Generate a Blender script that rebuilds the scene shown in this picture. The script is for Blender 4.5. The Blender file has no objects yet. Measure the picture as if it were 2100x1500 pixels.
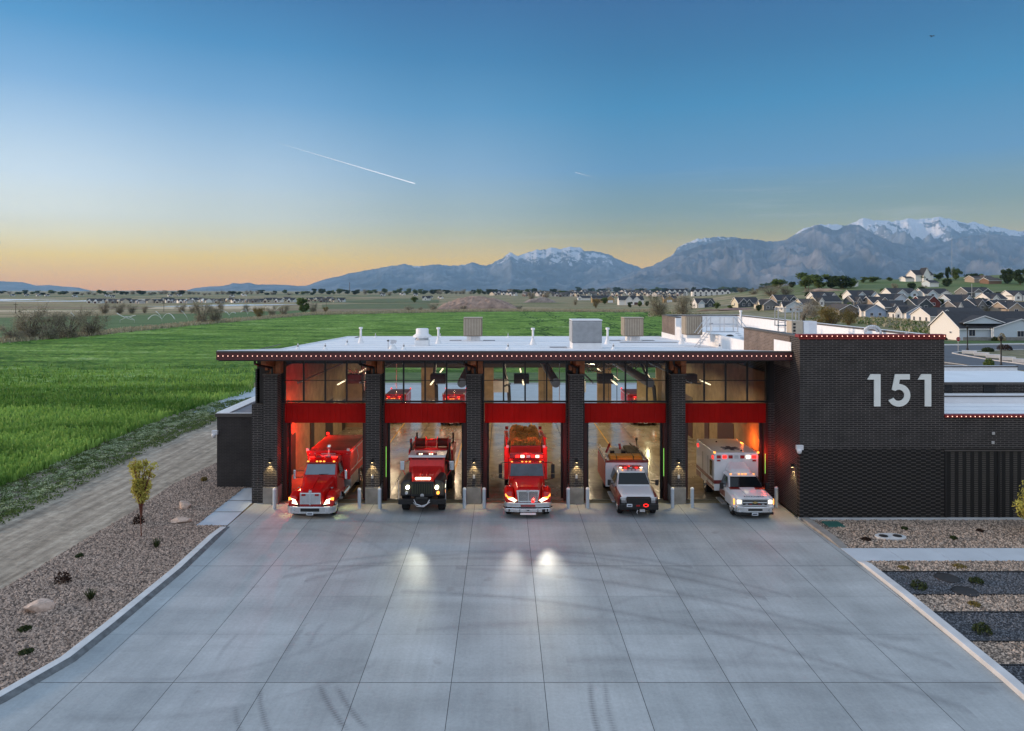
import bpy, bmesh, math, random
import numpy as np
from mathutils import Vector, Matrix
R = math.radians
random.seed(7); rng = np.random.default_rng(7)
SC = bpy.context.scene; COL = SC.collection
# ---- survey of the place: depth, sideways and height figures ----
CX, HY, F, H = 1032.0, 596.0, 1450.0, 11.7
def gy(py): return H*F/(py-HY)
def wx(px, Y): return (px-CX)*Y/F
def wz(py, Y): return H-(py-HY)*Y/F
def P(px, py, z=0.0):
    Y = (H-z)*F/(py-HY); return (wx(px, Y), Y, z)
# ---------------------------------------------------------------- helpers
def lin(c):
    return tuple(((v/255)/12.92 if v/255 <= .04045 else ((v/255+.055)/1.055)**2.4) for v in c)
class MB:
    def __init__(s): s.V=[]; s.F=[]; s.M=[]
    def add(s, vs, fs, m=0):
        o=len(s.V); s.V += [tuple(v) for v in vs]
        for f in fs: s.F.append(tuple(i+o for i in f)); s.M.append(m)
        return s
    def box(s, x0,x1,y0,y1,z0,z1, m=0):
        return s.add([(x0,y0,z0),(x1,y0,z0),(x1,y1,z0),(x0,y1,z0),(x0,y0,z1),(x1,y0,z1),(x1,y1,z1),(x0,y1,z1)],
            [(0,3,2,1),(4,5,6,7),(0,1,5,4),(1,2,6,5),(2,3,7,6),(3,0,4,7)], m)
    def cyl(s, p0, p1, r0, r1=None, n=8, m=0, cap=True):
        r1 = r0 if r1 is None else r1
        a=Vector(p0); b=Vector(p1); d=(b-a).normalized()
        u = d.orthogonal().normalized(); v=d.cross(u)
        vs=[]
        for c,r in ((a,r0),(b,r1)):
            for k in range(n):
                t=2*math.pi*k/n; vs.append(c+u*math.cos(t)*r+v*math.sin(t)*r)
        fs=[(k,(k+1)%n,n+(k+1)%n,n+k) for k in range(n)]
        if cap: fs += [tuple(range(n-1,-1,-1)), tuple(range(n,2*n))]
        return s.add(vs, fs, m)
    def tube(s, pts, r, n=6, m=0):
        for i in range(len(pts)-1):
            ra = r[i] if isinstance(r,(list,tuple)) else r; rb = r[i+1] if isinstance(r,(list,tuple)) else r
            s.cyl(pts[i], pts[i+1], ra, rb, n, m)
        return s
    def loft(s, rings, m=0, cap=True):
        n=len(rings[0]); vs=[p for r in rings for p in r]; fs=[]
        for i in range(len(rings)-1):
            for k in range(n): fs.append((i*n+k, i*n+(k+1)%n, (i+1)*n+(k+1)%n, (i+1)*n+k))
        if cap: fs += [tuple(range(n-1,-1,-1)), tuple(range((len(rings)-1)*n, len(rings)*n))]
        return s.add(vs, fs, m)
    def prism(s, poly, vec, m=0):
        n=len(poly); v=Vector(vec)
        vs=[Vector(p) for p in poly]+[Vector(p)+v for p in poly]
        return s.add(vs, [tuple(range(n)), tuple(range(2*n-1,n-1,-1))]+[(k,n+k,n+(k+1)%n,(k+1)%n) for k in range(n)], m)
    def quad(s, a,b,c,d, m=0): return s.add([a,b,c,d],[(0,1,2,3)],m)
    def lathe(s, prof, c, n=12, m=0):
        rings=[[(c[0]+r*math.cos(2*math.pi*k/n), c[1]+r*math.sin(2*math.pi*k/n), c[2]+z) for k in range(n)] for r,z in prof]
        return s.loft(rings, m)
    def build(s, name, mats, parent=None, smooth=False, bevel=0, rec=True):
        me = bpy.data.meshes.new(name); me.from_pydata(s.V, [], s.F)
        if not isinstance(mats,(list,tuple)): mats=[mats]
        for m in mats: me.materials.append(m)
        me.polygons.foreach_set('material_index', s.M)
        if rec:
            bm=bmesh.new(); bm.from_mesh(me); bmesh.ops.recalc_face_normals(bm, faces=bm.faces); bm.to_mesh(me); bm.free()
        if smooth: me.shade_smooth()
        o = bpy.data.objects.new(name, me); COL.objects.link(o)
        if parent: o.parent = parent
        if bevel:
            b=o.modifiers.new('bevel','BEVEL'); b.width=bevel; b.segments=2; b.limit_method='ANGLE'; b.angle_limit=R(35)
            b.harden_normals=False
        return o
def npmesh(name, V, Fc, mats, tone=None, parent=None, smooth=False):
    me = bpy.data.meshes.new(name); V=np.asarray(V,np.float32); Fc=np.asarray(Fc,np.int32); k=Fc.shape[1]
    me.vertices.add(len(V)); me.vertices.foreach_set('co', V.ravel())
    me.loops.add(Fc.size); me.loops.foreach_set('vertex_index', Fc.ravel())
    me.polygons.add(len(Fc)); me.polygons.foreach_set('loop_start', np.arange(0,Fc.size,k,dtype=np.int32))
    me.polygons.foreach_set('loop_total', np.full(len(Fc),k,np.int32))
    me.update(calc_edges=True); me.validate()
    if tone is not None:
        a = me.attributes.new('tone','FLOAT','POINT'); a.data.foreach_set('value', np.asarray(tone,np.float32))
    for m in (mats if isinstance(mats,(list,tuple)) else [mats]): me.materials.append(m)
    if smooth: me.shade_smooth()
    o = bpy.data.objects.new(name, me); COL.objects.link(o)
    if parent: o.parent = parent
    return o
def tag(o, label=None, cat=None, group=None, kind=None):
    if label: o['label']=label
    if cat: o['category']=cat
    if group: o['group']=group
    if kind: o['kind']=kind
    return o
def struct(o): o['kind']='structure'; return o
def thing(name, label, cat, loc=(0,0,0), rz=0, group=None):
    o=bpy.data.objects.new(name,None); COL.objects.link(o); o.location=loc; o.rotation_euler=(0,0,rz)
    return tag(o,label,cat,group)
KIDS={}
def kids(o): return [c for c in COL.objects if c.parent is o]
def tree_of(o): return [(c, tree_of(c)) for c in kids(o)]
def dup(t, tr, loc, rz=0, label=None, group=None, scale=None):
    r=t.copy(); COL.objects.link(r); r.location=loc; r.rotation_euler=(0,0,rz)
    if scale is not None: r.scale = scale if isinstance(scale,(tuple,list)) else (scale,)*3
    if label: r['label']=label
    if group: r['group']=group
    def rec(trs, par):
        for c,sub in trs:
            k=c.copy(); COL.objects.link(k); k.parent=par; rec(sub,k)
    rec(tr, r); return r
# value noise in numpy
_perm = np.random.default_rng(3).random((256,256))
def vn(x, y):
    x=np.asarray(x,float); y=np.asarray(y,float)
    xi=np.floor(x).astype(int); yi=np.floor(y).astype(int); fx=x-xi; fy=y-yi
    fx=fx*fx*(3-2*fx); fy=fy*fy*(3-2*fy)
    a=_perm[xi&255,yi&255]; b=_perm[(xi+1)&255,yi&255]; c=_perm[xi&255,(yi+1)&255]; d=_perm[(xi+1)&255,(yi+1)&255]
    return (a*(1-fx)+b*fx)*(1-fy)+(c*(1-fx)+d*fx)*fy
def fbm(x,y,o=4):
    t=0; a=.5
    for i in range(o): t=t+a*vn(x*2**i+17*i,y*2**i+9*i); a*=.5
    return t
# ---------------------------------------------------------------- materials
def newmat(name):
    m=bpy.data.materials.new(name); m.use_nodes=True; nt=m.node_tree; b=nt.nodes['Principled BSDF']; return m,nt,b
def N(nt,t,**kw):
    n=nt.nodes.new(t)
    for k,v in kw.items():
        if k in n.inputs.keys() if isinstance(k,str) else False: n.inputs[k].default_value=v
        else: setattr(n,k,v)
    return n
def L(nt,a,b): nt.links.new(a,b)
def math_(nt,op,a,b=None,clamp=False):
    n=nt.nodes.new('ShaderNodeMath'); n.operation=op; n.use_clamp=clamp
    for i,v in enumerate((a,b)):
        if v is None: continue
        if isinstance(v,(int,float)): n.inputs[i].default_value=v
        else: L(nt,v,n.inputs[i])
    return n.outputs[0]
def mixc(nt,f,a,b,mode='MIX'):
    n=nt.nodes.new('ShaderNodeMix'); n.data_type='RGBA'; n.blend_type=mode
    for sock,v in ((n.inputs[0],f),(n.inputs[6],a),(n.inputs[7],b)):
        if isinstance(v,(int,float)): sock.default_value=v
        elif isinstance(v,(tuple,list)): sock.default_value=(*v[:3],1)
        else: L(nt,v,sock)
    return n.outputs[2]
def ramp(nt,f,stops,interp='LINEAR'):
    n=nt.nodes.new('ShaderNodeValToRGB'); n.color_ramp.interpolation=interp; e=n.color_ramp.elements
    while len(e)>1: e.remove(e[-1])
    e[0].position=stops[0][0]; c=stops[0][1]; e[0].color=(c,c,c,1) if isinstance(c,(int,float)) else (*c,1)
    for p,c in stops[1:]:
        q=e.new(p); q.color=(c,c,c,1) if isinstance(c,(int,float)) else (*c,1)
    L(nt,f,n.inputs[0]); return n.outputs[0]
def noise(nt,vec,scale,detail=4,rough=.55):
    n=nt.nodes.new('ShaderNodeTexNoise'); n.inputs['Scale'].default_value=scale; n.inputs['Detail'].default_value=detail; n.inputs['Roughness'].default_value=rough
    if vec is not None: L(nt,vec,n.inputs['Vector'])
    return n.outputs[0]
def coord(nt,scale=(1,1,1),world=False):
    if world:
        g=nt.nodes.new('ShaderNodeNewGeometry').outputs['Position']
    else: g=nt.nodes.new('ShaderNodeTexCoord').outputs['Object']
    m=nt.nodes.new('ShaderNodeMapping'); m.inputs['Scale'].default_value=scale; L(nt,g,m.inputs[0]); return m.outputs[0]
def bump(nt,b,h,strength=.3,dist=.02):
    n=nt.nodes.new('ShaderNodeBump'); n.inputs['Strength'].default_value=strength; n.inputs['Distance'].default_value=dist
    L(nt,h,n.inputs['Height']); L(nt,n.outputs[0],b.inputs['Normal'])
def M(name,col,rough=.6,metal=0,var=.12,vs=3,bmp=0,bs=20,coat=0,emit=None,es=1,tone=0,alpha=None,spec=None):
    m,nt,b=newmat(name); b.inputs['Roughness'].default_value=rough; b.inputs['Metallic'].default_value=metal
    if emit:
        b.inputs['Emission Color'].default_value=(*emit,1); b.inputs['Emission Strength'].default_value=es
    c=coord(nt); f=noise(nt,c,vs,5)
    lo=tuple(v*(1-var) for v in col); hi=tuple(min(1,v*(1+var)) for v in col)
    out=mixc(nt,ramp(nt,f,[(.3,0.),(.7,1.)]),lo,hi)
    if tone:
        a=nt.nodes.new('ShaderNodeAttribute'); a.attribute_name='tone'
        k=math_(nt,'ADD',math_(nt,'MULTIPLY',a.outputs['Fac'],tone),1-tone*.5)
        out=mixc(nt,1.,out,k,'MULTIPLY')
    L(nt,out,b.inputs['Base Color'])
    if bmp: bump(nt,b,noise(nt,c,bs,4),bmp)
    if coat: b.inputs['Coat Weight'].default_value=coat; b.inputs['Coat Roughness'].default_value=.06
    if alpha is not None: b.inputs['Alpha'].default_value=alpha
    if spec is not None: b.inputs['Specular IOR Level'].default_value=spec
    return m
def emis(name,col,s):
    m,nt,b=newmat(name); b.inputs['Base Color'].default_value=(*[min(1,c) for c in col],1)
    b.inputs['Emission Color'].default_value=(*col,1); b.inputs['Emission Strength'].default_value=s
    b.inputs['Roughness'].default_value=.3; return m
def brickmat(name,c1,c2,mort,w=.3,h=.085,ms=.014,off=.5,strength=.5):
    m,nt,b=newmat(name); tc=nt.nodes.new('ShaderNodeTexCoord'); s=nt.nodes.new('ShaderNodeSeparateXYZ'); L(nt,tc.outputs['Object'],s.inputs[0])
    u=math_(nt,'ADD',s.outputs[0],s.outputs[1]); cb=nt.nodes.new('ShaderNodeCombineXYZ'); L(nt,u,cb.inputs[0]); L(nt,s.outputs[2],cb.inputs[1])
    t=nt.nodes.new('ShaderNodeTexBrick'); L(nt,cb.outputs[0],t.inputs['Vector']); t.inputs['Scale'].default_value=1; t.offset=off
    t.inputs['Brick Width'].default_value=w; t.inputs['Row Height'].default_value=h; t.inputs['Mortar Size'].default_value=ms; t.inputs['Mortar Smooth'].default_value=.2
    t.inputs['Color1'].default_value=(*c1,1); t.inputs['Color2'].default_value=(*c2,1); t.inputs['Mortar'].default_value=(*mort,1)
    n=noise(nt,tc.outputs['Object'],1.3,6); c=mixc(nt,1.,t.outputs['Color'],ramp(nt,n,[(.3,.72),(.7,1.2)]),'MULTIPLY')
    L(nt,c,b.inputs['Base Color']); b.inputs['Roughness'].default_value=.75
    hgt=math_(nt,'SUBTRACT',1.,t.outputs['Fac']); bump(nt,b,hgt,strength,.01); return m
MT={}
MT['brick']=brickmat('dark_brick',(.017,.014,.014),(.007,.006,.006),(.125,.112,.105),w=.42,h=.098,ms=.016)
MT['brick_lo']=brickmat('dark_brick_relief',(.062,.052,.046),(.008,.007,.007),(.02,.018,.018),w=.34,h=.095,ms=.02,strength=1)
MT['brick_scr']=brickmat('dark_brick_screen',(.05,.045,.04),(.004,.004,.004),(.006,.006,.006),w=.26,h=.11,ms=.035,strength=1)
MT['brick_warm']=brickmat('brown_brick',(.16,.115,.09),(.10,.07,.055),(.2,.17,.15))
MT['conc']=M('concrete',(.24,.235,.225),.85,var=.2,vs=2,bmp=.2)
MT['conc_lt']=M('pale_concrete',(.52,.54,.56),.85,var=.12,vs=1.2,bmp=.15)
MT['conc_walk']=M('walk_concrete',(.46,.52,.58),.8,var=.08,vs=.8,bmp=.1)
MT['roofw']=M('roof_membrane',(.84,.85,.87),.55,var=.06,vs=.5,bmp=.05,bs=3)
MT['white']=M('white_paint',(.78,.79,.80),.45,var=.05)
MT['padg']=M('walkway_pad',(.25,.25,.28),.8)
MT['fascia']=M('maroon_metal',(.105,.032,.035),.45,metal=.2,var=.12,vs=1)
MT['redtrim']=M('red_trim',(.22,.012,.012),.45,var=.1)
MT['redpanel']=M('red_panel',(.40,.005,.003),.75,var=.13,vs=1.2,spec=.15)
MT['jamb']=M('door_jamb',(.055,.012,.010),.5)
MT['black']=M('black_metal',(.012,.012,.013),.45,metal=.2)
MT['dkpanel']=M('dark_panel',(.022,.018,.017),.6)
MT['wood']=M('glulam',(.30,.085,.02),.5,var=.35,vs=6,bmp=.1)
MT['coping']=M('coping',(.08,.07,.065),.5)
MT['duskglass']=M('dusk_windshield',(.04,.06,.085),.08,var=.3,vs=2,coat=.3)
MT['tan']=M('plaster_tan',(.27,.205,.12),.8,var=.25,vs=1.5,bmp=.1)
MT['ceil']=M('dark_ceiling',(.06,.05,.04),.8)
MT['steel']=M('galvanised',(.45,.46,.47),.4,metal=.8)
MT['alum']=M('aluminium',(.62,.63,.65),.35,metal=.7)
MT['tanmetal']=M('tan_hvac',(.46,.39,.30),.5,var=.08)
MT['tanslat']=M('tan_slat_gap',(.24,.19,.14),.6)
MT['greygap']=M('grey_slat_gap',(.20,.21,.23),.6)
MT['greymetal']=M('grey_louvre',(.42,.44,.46),.5)
MT['num']=M('number_white',(.86,.89,.85),.5,var=.03)
MT['bulb']=emis('bulb',(1,.55,.42),2.6)
MT['tube']=emis('tube_lamp',(1,.80,.52),2.2)
MT['sconce']=emis('sconce_lamp',(1,.75,.35),12)
MT['greenled']=emis('green_led',(.35,1,.15),.7)
MT['lred']=emis('red_beacon',(1,.018,.012),2.4)
MT['lredoff']=M('red_lens',(.35,.01,.01),.2,coat=.6)
MT['lamber']=emis('amber_marker',(1,.34,.05),2.4)
MT['lwhite']=emis('headlight',(1,.84,.6),2.6)
MT['lyel']=emis('lightbar_white',(1,.98,.62),7)
MT['lens']=M('clear_lens',(.5,.52,.55),.15,coat=.6)
MT['red']=M('red_paint',(.46,.007,.007),.28,coat=.5,var=.06,spec=.3)
MT['red2']=M('matte_red_paint',(.62,.020,.018),.45,coat=.3,var=.12,spec=.3)
MT['vwhite']=M('vehicle_white',(.72,.73,.76),.3,coat=.6,var=.03)
MT['silver']=M('vehicle_silver',(.70,.72,.76),.3,metal=.0,coat=.6,var=.03)
MT['chrome']=M('chrome',(.80,.81,.83),.14,metal=1,var=.03)
MT['tyre']=M('tyre',(.0008,.0008,.0008),.85,bmp=.3,bs=40)
MT['rim']=M('alloy_rim',(.6,.6,.6),.25,metal=.9)
MT['vglass']=M('windshield',(.006,.008,.010),.05,var=.02,coat=0,spec=.35)
MT['chassis']=M('chassis_black',(.01,.01,.01),.6)
MT['tread']=M('diamond_plate',(.5,.5,.5),.35,metal=.8,bmp=.3,bs=30)
MT['hose']=M('canvas_hose',(.42,.19,.03),.8,var=.7,vs=9,bmp=.8,bs=8)
MT['orange']=M('orange_cover',(.55,.22,.02),.6,var=.2)
MT['tarp']=M('brown_tarp',(.10,.016,.010),.75,var=.35,bmp=.3,bs=5)
MT['maroonst']=M('maroon_stripe',(.17,.015,.012),.35,coat=.5)
MT['blue']=M('star_blue',(.02,.03,.07),.5)
MT['plate']=M('number_plate',(.6,.65,.7),.4)
MT['iron']=M('cast_iron',(.02,.02,.022),.6)
MT['greenlid']=M('green_plastic',(.02,.10,.085),.6)
MT['rock']=M('boulder',(.52,.40,.33),.9,var=.3,vs=3,bmp=.6,bs=6)
MT['bark']=M('bark',(.10,.075,.055),.9,var=.3)
MT['barkred']=M('sapling_bark',(.14,.05,.03),.8)
MT['gravelbase']=M('gravel_bed',(.13,.10,.088),.95,var=.3,vs=12,bmp=.8,bs=14)
MT['stone']=M('pink_gravel',(.30,.225,.18),.9,var=.25,vs=9,tone=1.5)
MT['stonet']=M('tan_gravel',(.36,.275,.215),.9,var=.25,vs=9,tone=1.5)
MT['gbase2']=M('tan_gravel_bed',(.15,.12,.095),.95,var=.3,vs=12,bmp=.8,bs=14)
MT['stoned']=M('slate_gravel',(.10,.105,.118),.8,var=.3,vs=9,tone=1.5)
MT['gbased']=M('slate_bed',(.035,.038,.046),.95,var=.3,vs=12,bmp=.8,bs=14)
MT['asphalt']=M('asphalt',(.085,.10,.12),.85,var=.12,vs=.4,bmp=.2)
MT['wood_new']=M('osb',(.45,.28,.13),.8,var=.2,vs=1)
MT['shingle']=M('roof_shingle',(.030,.033,.040),.85,var=.25,vs=1.5,bmp=.2)
MT['shingle2']=M('brown_shingle',(.075,.065,.06),.85,var=.25,vs=1.5)
MT['hwin']=M('house_window',(.03,.04,.06),.15)
MT['garage']=M('garage_door',(.09,.035,.03),.6)
def leafmat(name,c1,c2,tr=.25):
    m,nt,b=newmat(name); a=nt.nodes.new('ShaderNodeAttribute'); a.attribute_name='tone'
    n=noise(nt,coord(nt,world=True),.35,3)
    f=math_(nt,'ADD',math_(nt,'MULTIPLY',a.outputs['Fac'],.7),math_(nt,'MULTIPLY',n,.4),True)
    c=mixc(nt,f,c1,c2); L(nt,c,b.inputs['Base Color']); b.inputs['Roughness'].default_value=.7
    b.inputs['Specular IOR Level'].default_value=.2
    t=nt.nodes.new('ShaderNodeBsdfTranslucent'); L(nt,c,t.inputs[0]); mx=nt.nodes.new('ShaderNodeMixShader'); mx.inputs[0].default_value=tr
    L(nt,b.outputs[0],mx.inputs[1]); L(nt,t.outputs[0],mx.inputs[2]); L(nt,mx.outputs[0],nt.nodes['Material Output'].inputs[0]); return m
MT['lf_olive']=leafmat('olive_twigs',(.16,.145,.10),(.44,.41,.30))
MT['lf_green']=leafmat('green_leaves',(.04,.075,.02),(.18,.25,.075))
MT['lf_dark']=leafmat('dark_leaves',(.018,.036,.018),(.075,.12,.05))
MT['lf_yel']=leafmat('yellow_leaves',(.30,.27,.05),(.72,.66,.16))
MT['lf_gold']=leafmat('golden_twigs',(.12,.09,.03),(.28,.22,.07))
MT['lf_pale']=leafmat('blossom',(.25,.22,.18),(.6,.55,.48))
MT['lf_shrub']=leafmat('shrub_leaves',(.018,.03,.012),(.06,.085,.03))
MT['lf_brown']=leafmat('dark_shrub',(.02,.012,.010),(.05,.028,.02))
MT['flower']=leafmat('weed_flowers',(.03,.07,.015),(.62,.72,.46))
MT['crop']=leafmat('crop_blades',(.035,.125,.014),(.37,.58,.13))
MT['dry']=leafmat('dry_grass',(.20,.18,.11),(.50,.47,.34))
# glass that lets the lamps' light through
def ribmat(nm,wd,off,hi):
    m,nt,b=newmat(nm); s=nt.nodes.new('ShaderNodeSeparateXYZ'); L(nt,nt.nodes.new('ShaderNodeTexCoord').outputs['Object'],s.inputs[0])
    row=math_(nt,'FLOOR',math_(nt,'MULTIPLY',s.outputs[2],1/.098)); fx=math_(nt,'FRACT',math_(nt,'ADD',math_(nt,'MULTIPLY',s.outputs[0],1/wd),math_(nt,'MULTIPLY',row,off))); fz=math_(nt,'FRACT',math_(nt,'MULTIPLY',s.outputs[2],1/.098))
    a=math_(nt,'MULTIPLY',ramp(nt,fx,[(0,0.),(.12,0.),(.18,1.),(.62,1.),(.68,0.),(1,0.)]),ramp(nt,fz,[(0,0.),(.3,0.),(.4,1.),(.9,1.),(1,0.)]))
    L(nt,mixc(nt,a,(.004,.0035,.003),hi),b.inputs['Base Color']); b.inputs['Roughness'].default_value=.8; bump(nt,b,a,1,.03); return m
MT['brick_scr']=ribmat('dark_brick_screen',.40,0.,(.085,.075,.065)); MT['brick_lo']=ribmat('dark_brick_relief',.50,.5,(.064,.055,.050))
def glassmat():
    m,nt,b=newmat('window_glass'); g=nt.nodes.new('ShaderNodeBsdfGlossy'); g.inputs['Roughness'].default_value=.01
    t=nt.nodes.new('ShaderNodeBsdfTransparent'); t.inputs[0].default_value=(.84,.87,.85,1)
    fr=nt.nodes.new('ShaderNodeFresnel'); fr.inputs[0].default_value=1.6
    mx=nt.nodes.new('ShaderNodeMixShader'); L(nt,math_(nt,'MULTIPLY',fr.outputs[0],1.5,True),mx.inputs[0]); L(nt,t.outputs[0],mx.inputs[1]); L(nt,g.outputs[0],mx.inputs[2])
    L(nt,mx.outputs[0],nt.nodes['Material Output'].inputs[0]); return m
MT['glass']=glassmat()
# ---------------------------------------------------------------- camera, sky, sun
cam=bpy.data.cameras.new('camera'); co=bpy.data.objects.new('camera',cam); COL.objects.link(co); SC.camera=co
co.location=(0,0,H); co.rotation_euler=(R(90),0,0); cam.sensor_width=36; cam.lens=F/2100*36
cam.shift_x=18/2100; cam.shift_y=-154/2100; cam.clip_start=.5; cam.clip_end=90000
SC.view_settings.view_transform='Standard'; SC.view_settings.look='None'; SC.view_settings.exposure=0
try:
    SC.cycles.use_denoising=True; SC.render.filter_size=1.15; SC.cycles.denoiser='OPENIMAGEDENOISE'
except Exception: pass
SC.cycles.max_bounces=8; SC.cycles.transparent_max_bounces=16; SC.cycles.caustics_reflective=False; SC.cycles.caustics_refractive=False
SC.cycles.sample_clamp_indirect=6; SC.cycles.volume_bounces=3
SUN_AZ, SUN_EL = -84, 8      # degrees left of the view direction (+Y), degrees above the horizon
w=bpy.data.worlds.new('World'); SC.world=w; w.use_nodes=True; nt=w.node_tree; bg=nt.nodes['Background']
tc=nt.nodes.new('ShaderNodeTexCoord'); sp=nt.nodes.new('ShaderNodeSeparateXYZ'); L(nt,tc.outputs['Generated'],sp.inputs[0])
z=math_(nt,'MAXIMUM',sp.outputs[2],0.)
HZD,HZT,HZF,HZI=2.8e-5,2450.,23600.,(.22,.39,.64)
def SR(l):      # what the sky must give off to look like these colours through the air in front of it
    o=[]
    for p,c in l:
        d=min(HZF,HZT/max(p,.001)); tr=math.exp(-HZD*d); o.append((p,tuple(max(.02,(v-(1-tr)*i)/tr) for v,i in zip(lin(c),HZI))))
    return o
left=ramp(nt,z,SR([(0,(210,170,106)),(.015,(218,182,92)),(.043,(228,206,126)),(.066,(222,218,192)),(.094,(212,222,222)),(.139,(196,217,234)),(.194,(168,200,229)),(.247,(130,177,219)),(.312,(90,154,204)),(.41,(46,114,166)),(.55,(120,168,214))]))
right=ramp(nt,z,SR([(0,(214,176,110)),(.04,(196,180,138)),(.08,(152,166,160)),(.11,(130,159,172)),(.165,(104,153,192)),(.245,(78,142,187)),(.309,(58,126,172)),(.41,(42,106,156)),(.55,(120,168,214))]))
az=math_(nt,'ARCTAN2',sp.outputs[0],sp.outputs[1])   # 0 ahead, negative left
fa=ramp(nt,math_(nt,'ADD',math_(nt,'MULTIPLY',az,.5),.5),[(.12,0.),(.20,0.),(.32,.30),(.46,.70),(.60,1.),(1,1.)],'EASE')
vis=mixc(nt,fa,left,right)
# wisps low in the west
cm=nt.nodes.new('ShaderNodeMapping'); cm.inputs['Scale'].default_value=(3,3,55); L(nt,tc.outputs['Generated'],cm.inputs[0])
wn=ramp(nt,noise(nt,cm.outputs[0],1.6,5),[(.56,0.),(.74,.22)])
wm=math_(nt,'MULTIPLY',wn,ramp(nt,z,[(.04,0.),(.07,1.),(.12,.6),(.2,0.)]))
vis=mixc(nt,wm,vis,(.82,.78,.70))
# the sky overhead and behind the camera, brighter than the band in front
up=ramp(nt,z,[(0,(.66,.62,.62)),(.3,(.68,.74,.86)),(1,(.70,.87,1.10))])
fb=math_(nt,'MAXIMUM',ramp(nt,sp.outputs[1],[(0.05,1.),(.42,0.)]) if False else ramp(nt,math_(nt,'ADD',math_(nt,'MULTIPLY',sp.outputs[1],.5),.5),[(.30,1.),(.60,0.)]), ramp(nt,z,[(.46,0.),(.75,1.)]))
vis=mixc(nt,fb,vis,up)
sky=nt.nodes.new('ShaderNodeTexSky'); sky.sky_type='NISHITA'; sky.sun_disc=False; sky.sun_elevation=R(SUN_EL); sky.sun_rotation=R(SUN_AZ)
tot=mixc(nt,1.,vis,mixc(nt,1.,sky.outputs[0],(.0008,.0008,.0008),'MULTIPLY'),'ADD')
L(nt,tot,bg.inputs[0]); bg.inputs[1].default_value=1.0
sl=bpy.data.lights.new('sun','SUN'); sl.energy=4.6; sl.angle=R(4); sl.color=(1,.72,.5); so=bpy.data.objects.new('sun',sl); COL.objects.link(so)
sd=Vector((math.sin(R(SUN_AZ))*math.cos(R(SUN_EL)), math.cos(R(SUN_AZ))*math.cos(R(SUN_EL)), math.sin(R(SUN_EL))))
so.rotation_euler=sd.to_track_quat('Z','Y').to_euler()
def lamp(kind,name,loc,energy,col,rot=None,parent=None,**kw):
    l=bpy.data.lights.new(name,kind); l.energy=energy; l.color=col
    for k,v in kw.items(): setattr(l,k,v)
    o=bpy.data.objects.new(name,l); COL.objects.link(o); o.location=loc
    if rot: o.rotation_euler=rot
    if parent: o.parent=parent
    return o
# ---------------------------------------------------------------- terrain
def sstep(a,b,x): t=np.clip((x-a)/(b-a),0,1); return t*t*(3-2*t)
PY=[0,285,320,350,385,430,520,600,800,1500,4000]; PZ=[0,0,2,4.7,7.2,10.5,18.5,21,17,8,0]
def terr(X,Y):
    X=np.asarray(X,float); Y=np.asarray(Y,float)
    r=X/np.maximum(Y,1.)
    a=sstep(.16,.52,r)+.22*sstep(.55,.75,r)*sstep(300,500,Y)
    return a*np.interp(Y,PY,PZ)*np.where(Y>260,1,0)+ (fbm(X/90+5,Y/90)-.45)*1.6*sstep(420,700,Y)*sstep(3500,2500,Y)
def T(px,py):
    """where the line of sight over the surveyed point meets the land"""
    ys=np.concatenate([np.linspace(60,700,2600),np.linspace(701,6000,4000)])
    X=(px-CX)*ys/F; zz=H-(py-HY)*ys/F; t=terr(X,ys); k=np.where(zz<=t)[0]
    Y=ys[k[0]] if len(k) else 3500.
    return (wx(px,Y),Y,float(terr(wx(px,Y),Y)))
# ================================================================= GROUND
def groundmat():
    m,nt,b=newmat('dry_land'); c=coord(nt,world=True)
    n1=noise(nt,c,.012,6,.6); n2=noise(nt,c,.25,6,.65); n3=noise(nt,coord(nt,(.004,.05,.05),True),1,5)
    col=mixc(nt,ramp(nt,n1,[(.40,0.),(.60,1.)]),(.25,.195,.105),(.085,.12,.03))
    col=mixc(nt,ramp(nt,n3,[(.45,0.),(.62,.75)]),col,(.36,.29,.18))
    col=mixc(nt,1.,col,ramp(nt,n2,[(.25,.55),(.75,1.45)]),'MULTIPLY')
    s=nt.nodes.new('ShaderNodeSeparateXYZ'); L(nt,c,s.inputs[0])
    hill=ramp(nt,math_(nt,'DIVIDE',s.outputs[2],25.),[(.28,0.),(.5,1.)])
    col=mixc(nt,math_(nt,'MULTIPLY',hill,.8),col,mixc(nt,n1,(.05,.11,.022),(.10,.16,.04)))
    L(nt,col,b.inputs['Base Color']); b.inputs['Roughness'].default_value=.95; bump(nt,b,n2,.5,.3); return m
# one land sheet to the horizon
ys=np.concatenate([[-60,0,30,60,100,150,200,250],np.linspace(280,640,60),np.linspace(660,1500,40),np.geomspace(1600,34000,34)])
us=np.linspace(-1.6,1.6,260)
XX=[];VV=[]
for y in ys:
    W=max(y,180); xs=us*W*1.1; zz=terr(xs,np.full_like(xs,max(y,1)))-.06
    VV.append(np.stack([xs,np.full_like(xs,y),zz],1))
VV=np.concatenate(VV); nx=len(us); ii=np.arange(len(ys)-1)[:,None]*nx+np.arange(nx-1)[None]
FF=np.stack([ii,ii+1,ii+1+nx,ii+nx],-1).reshape(-1,4)
tag(npmesh('ground',VV,FF,groundmat(),smooth=True),kind='structure')
def sheet(name,pts,z,mat,kind='structure'):
    mb=MB(); mb.add([(p[0],p[1],z) for p in pts],[tuple(range(len(pts)))]); o=mb.build(name,mat); tag(o,kind=kind); return o
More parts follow.
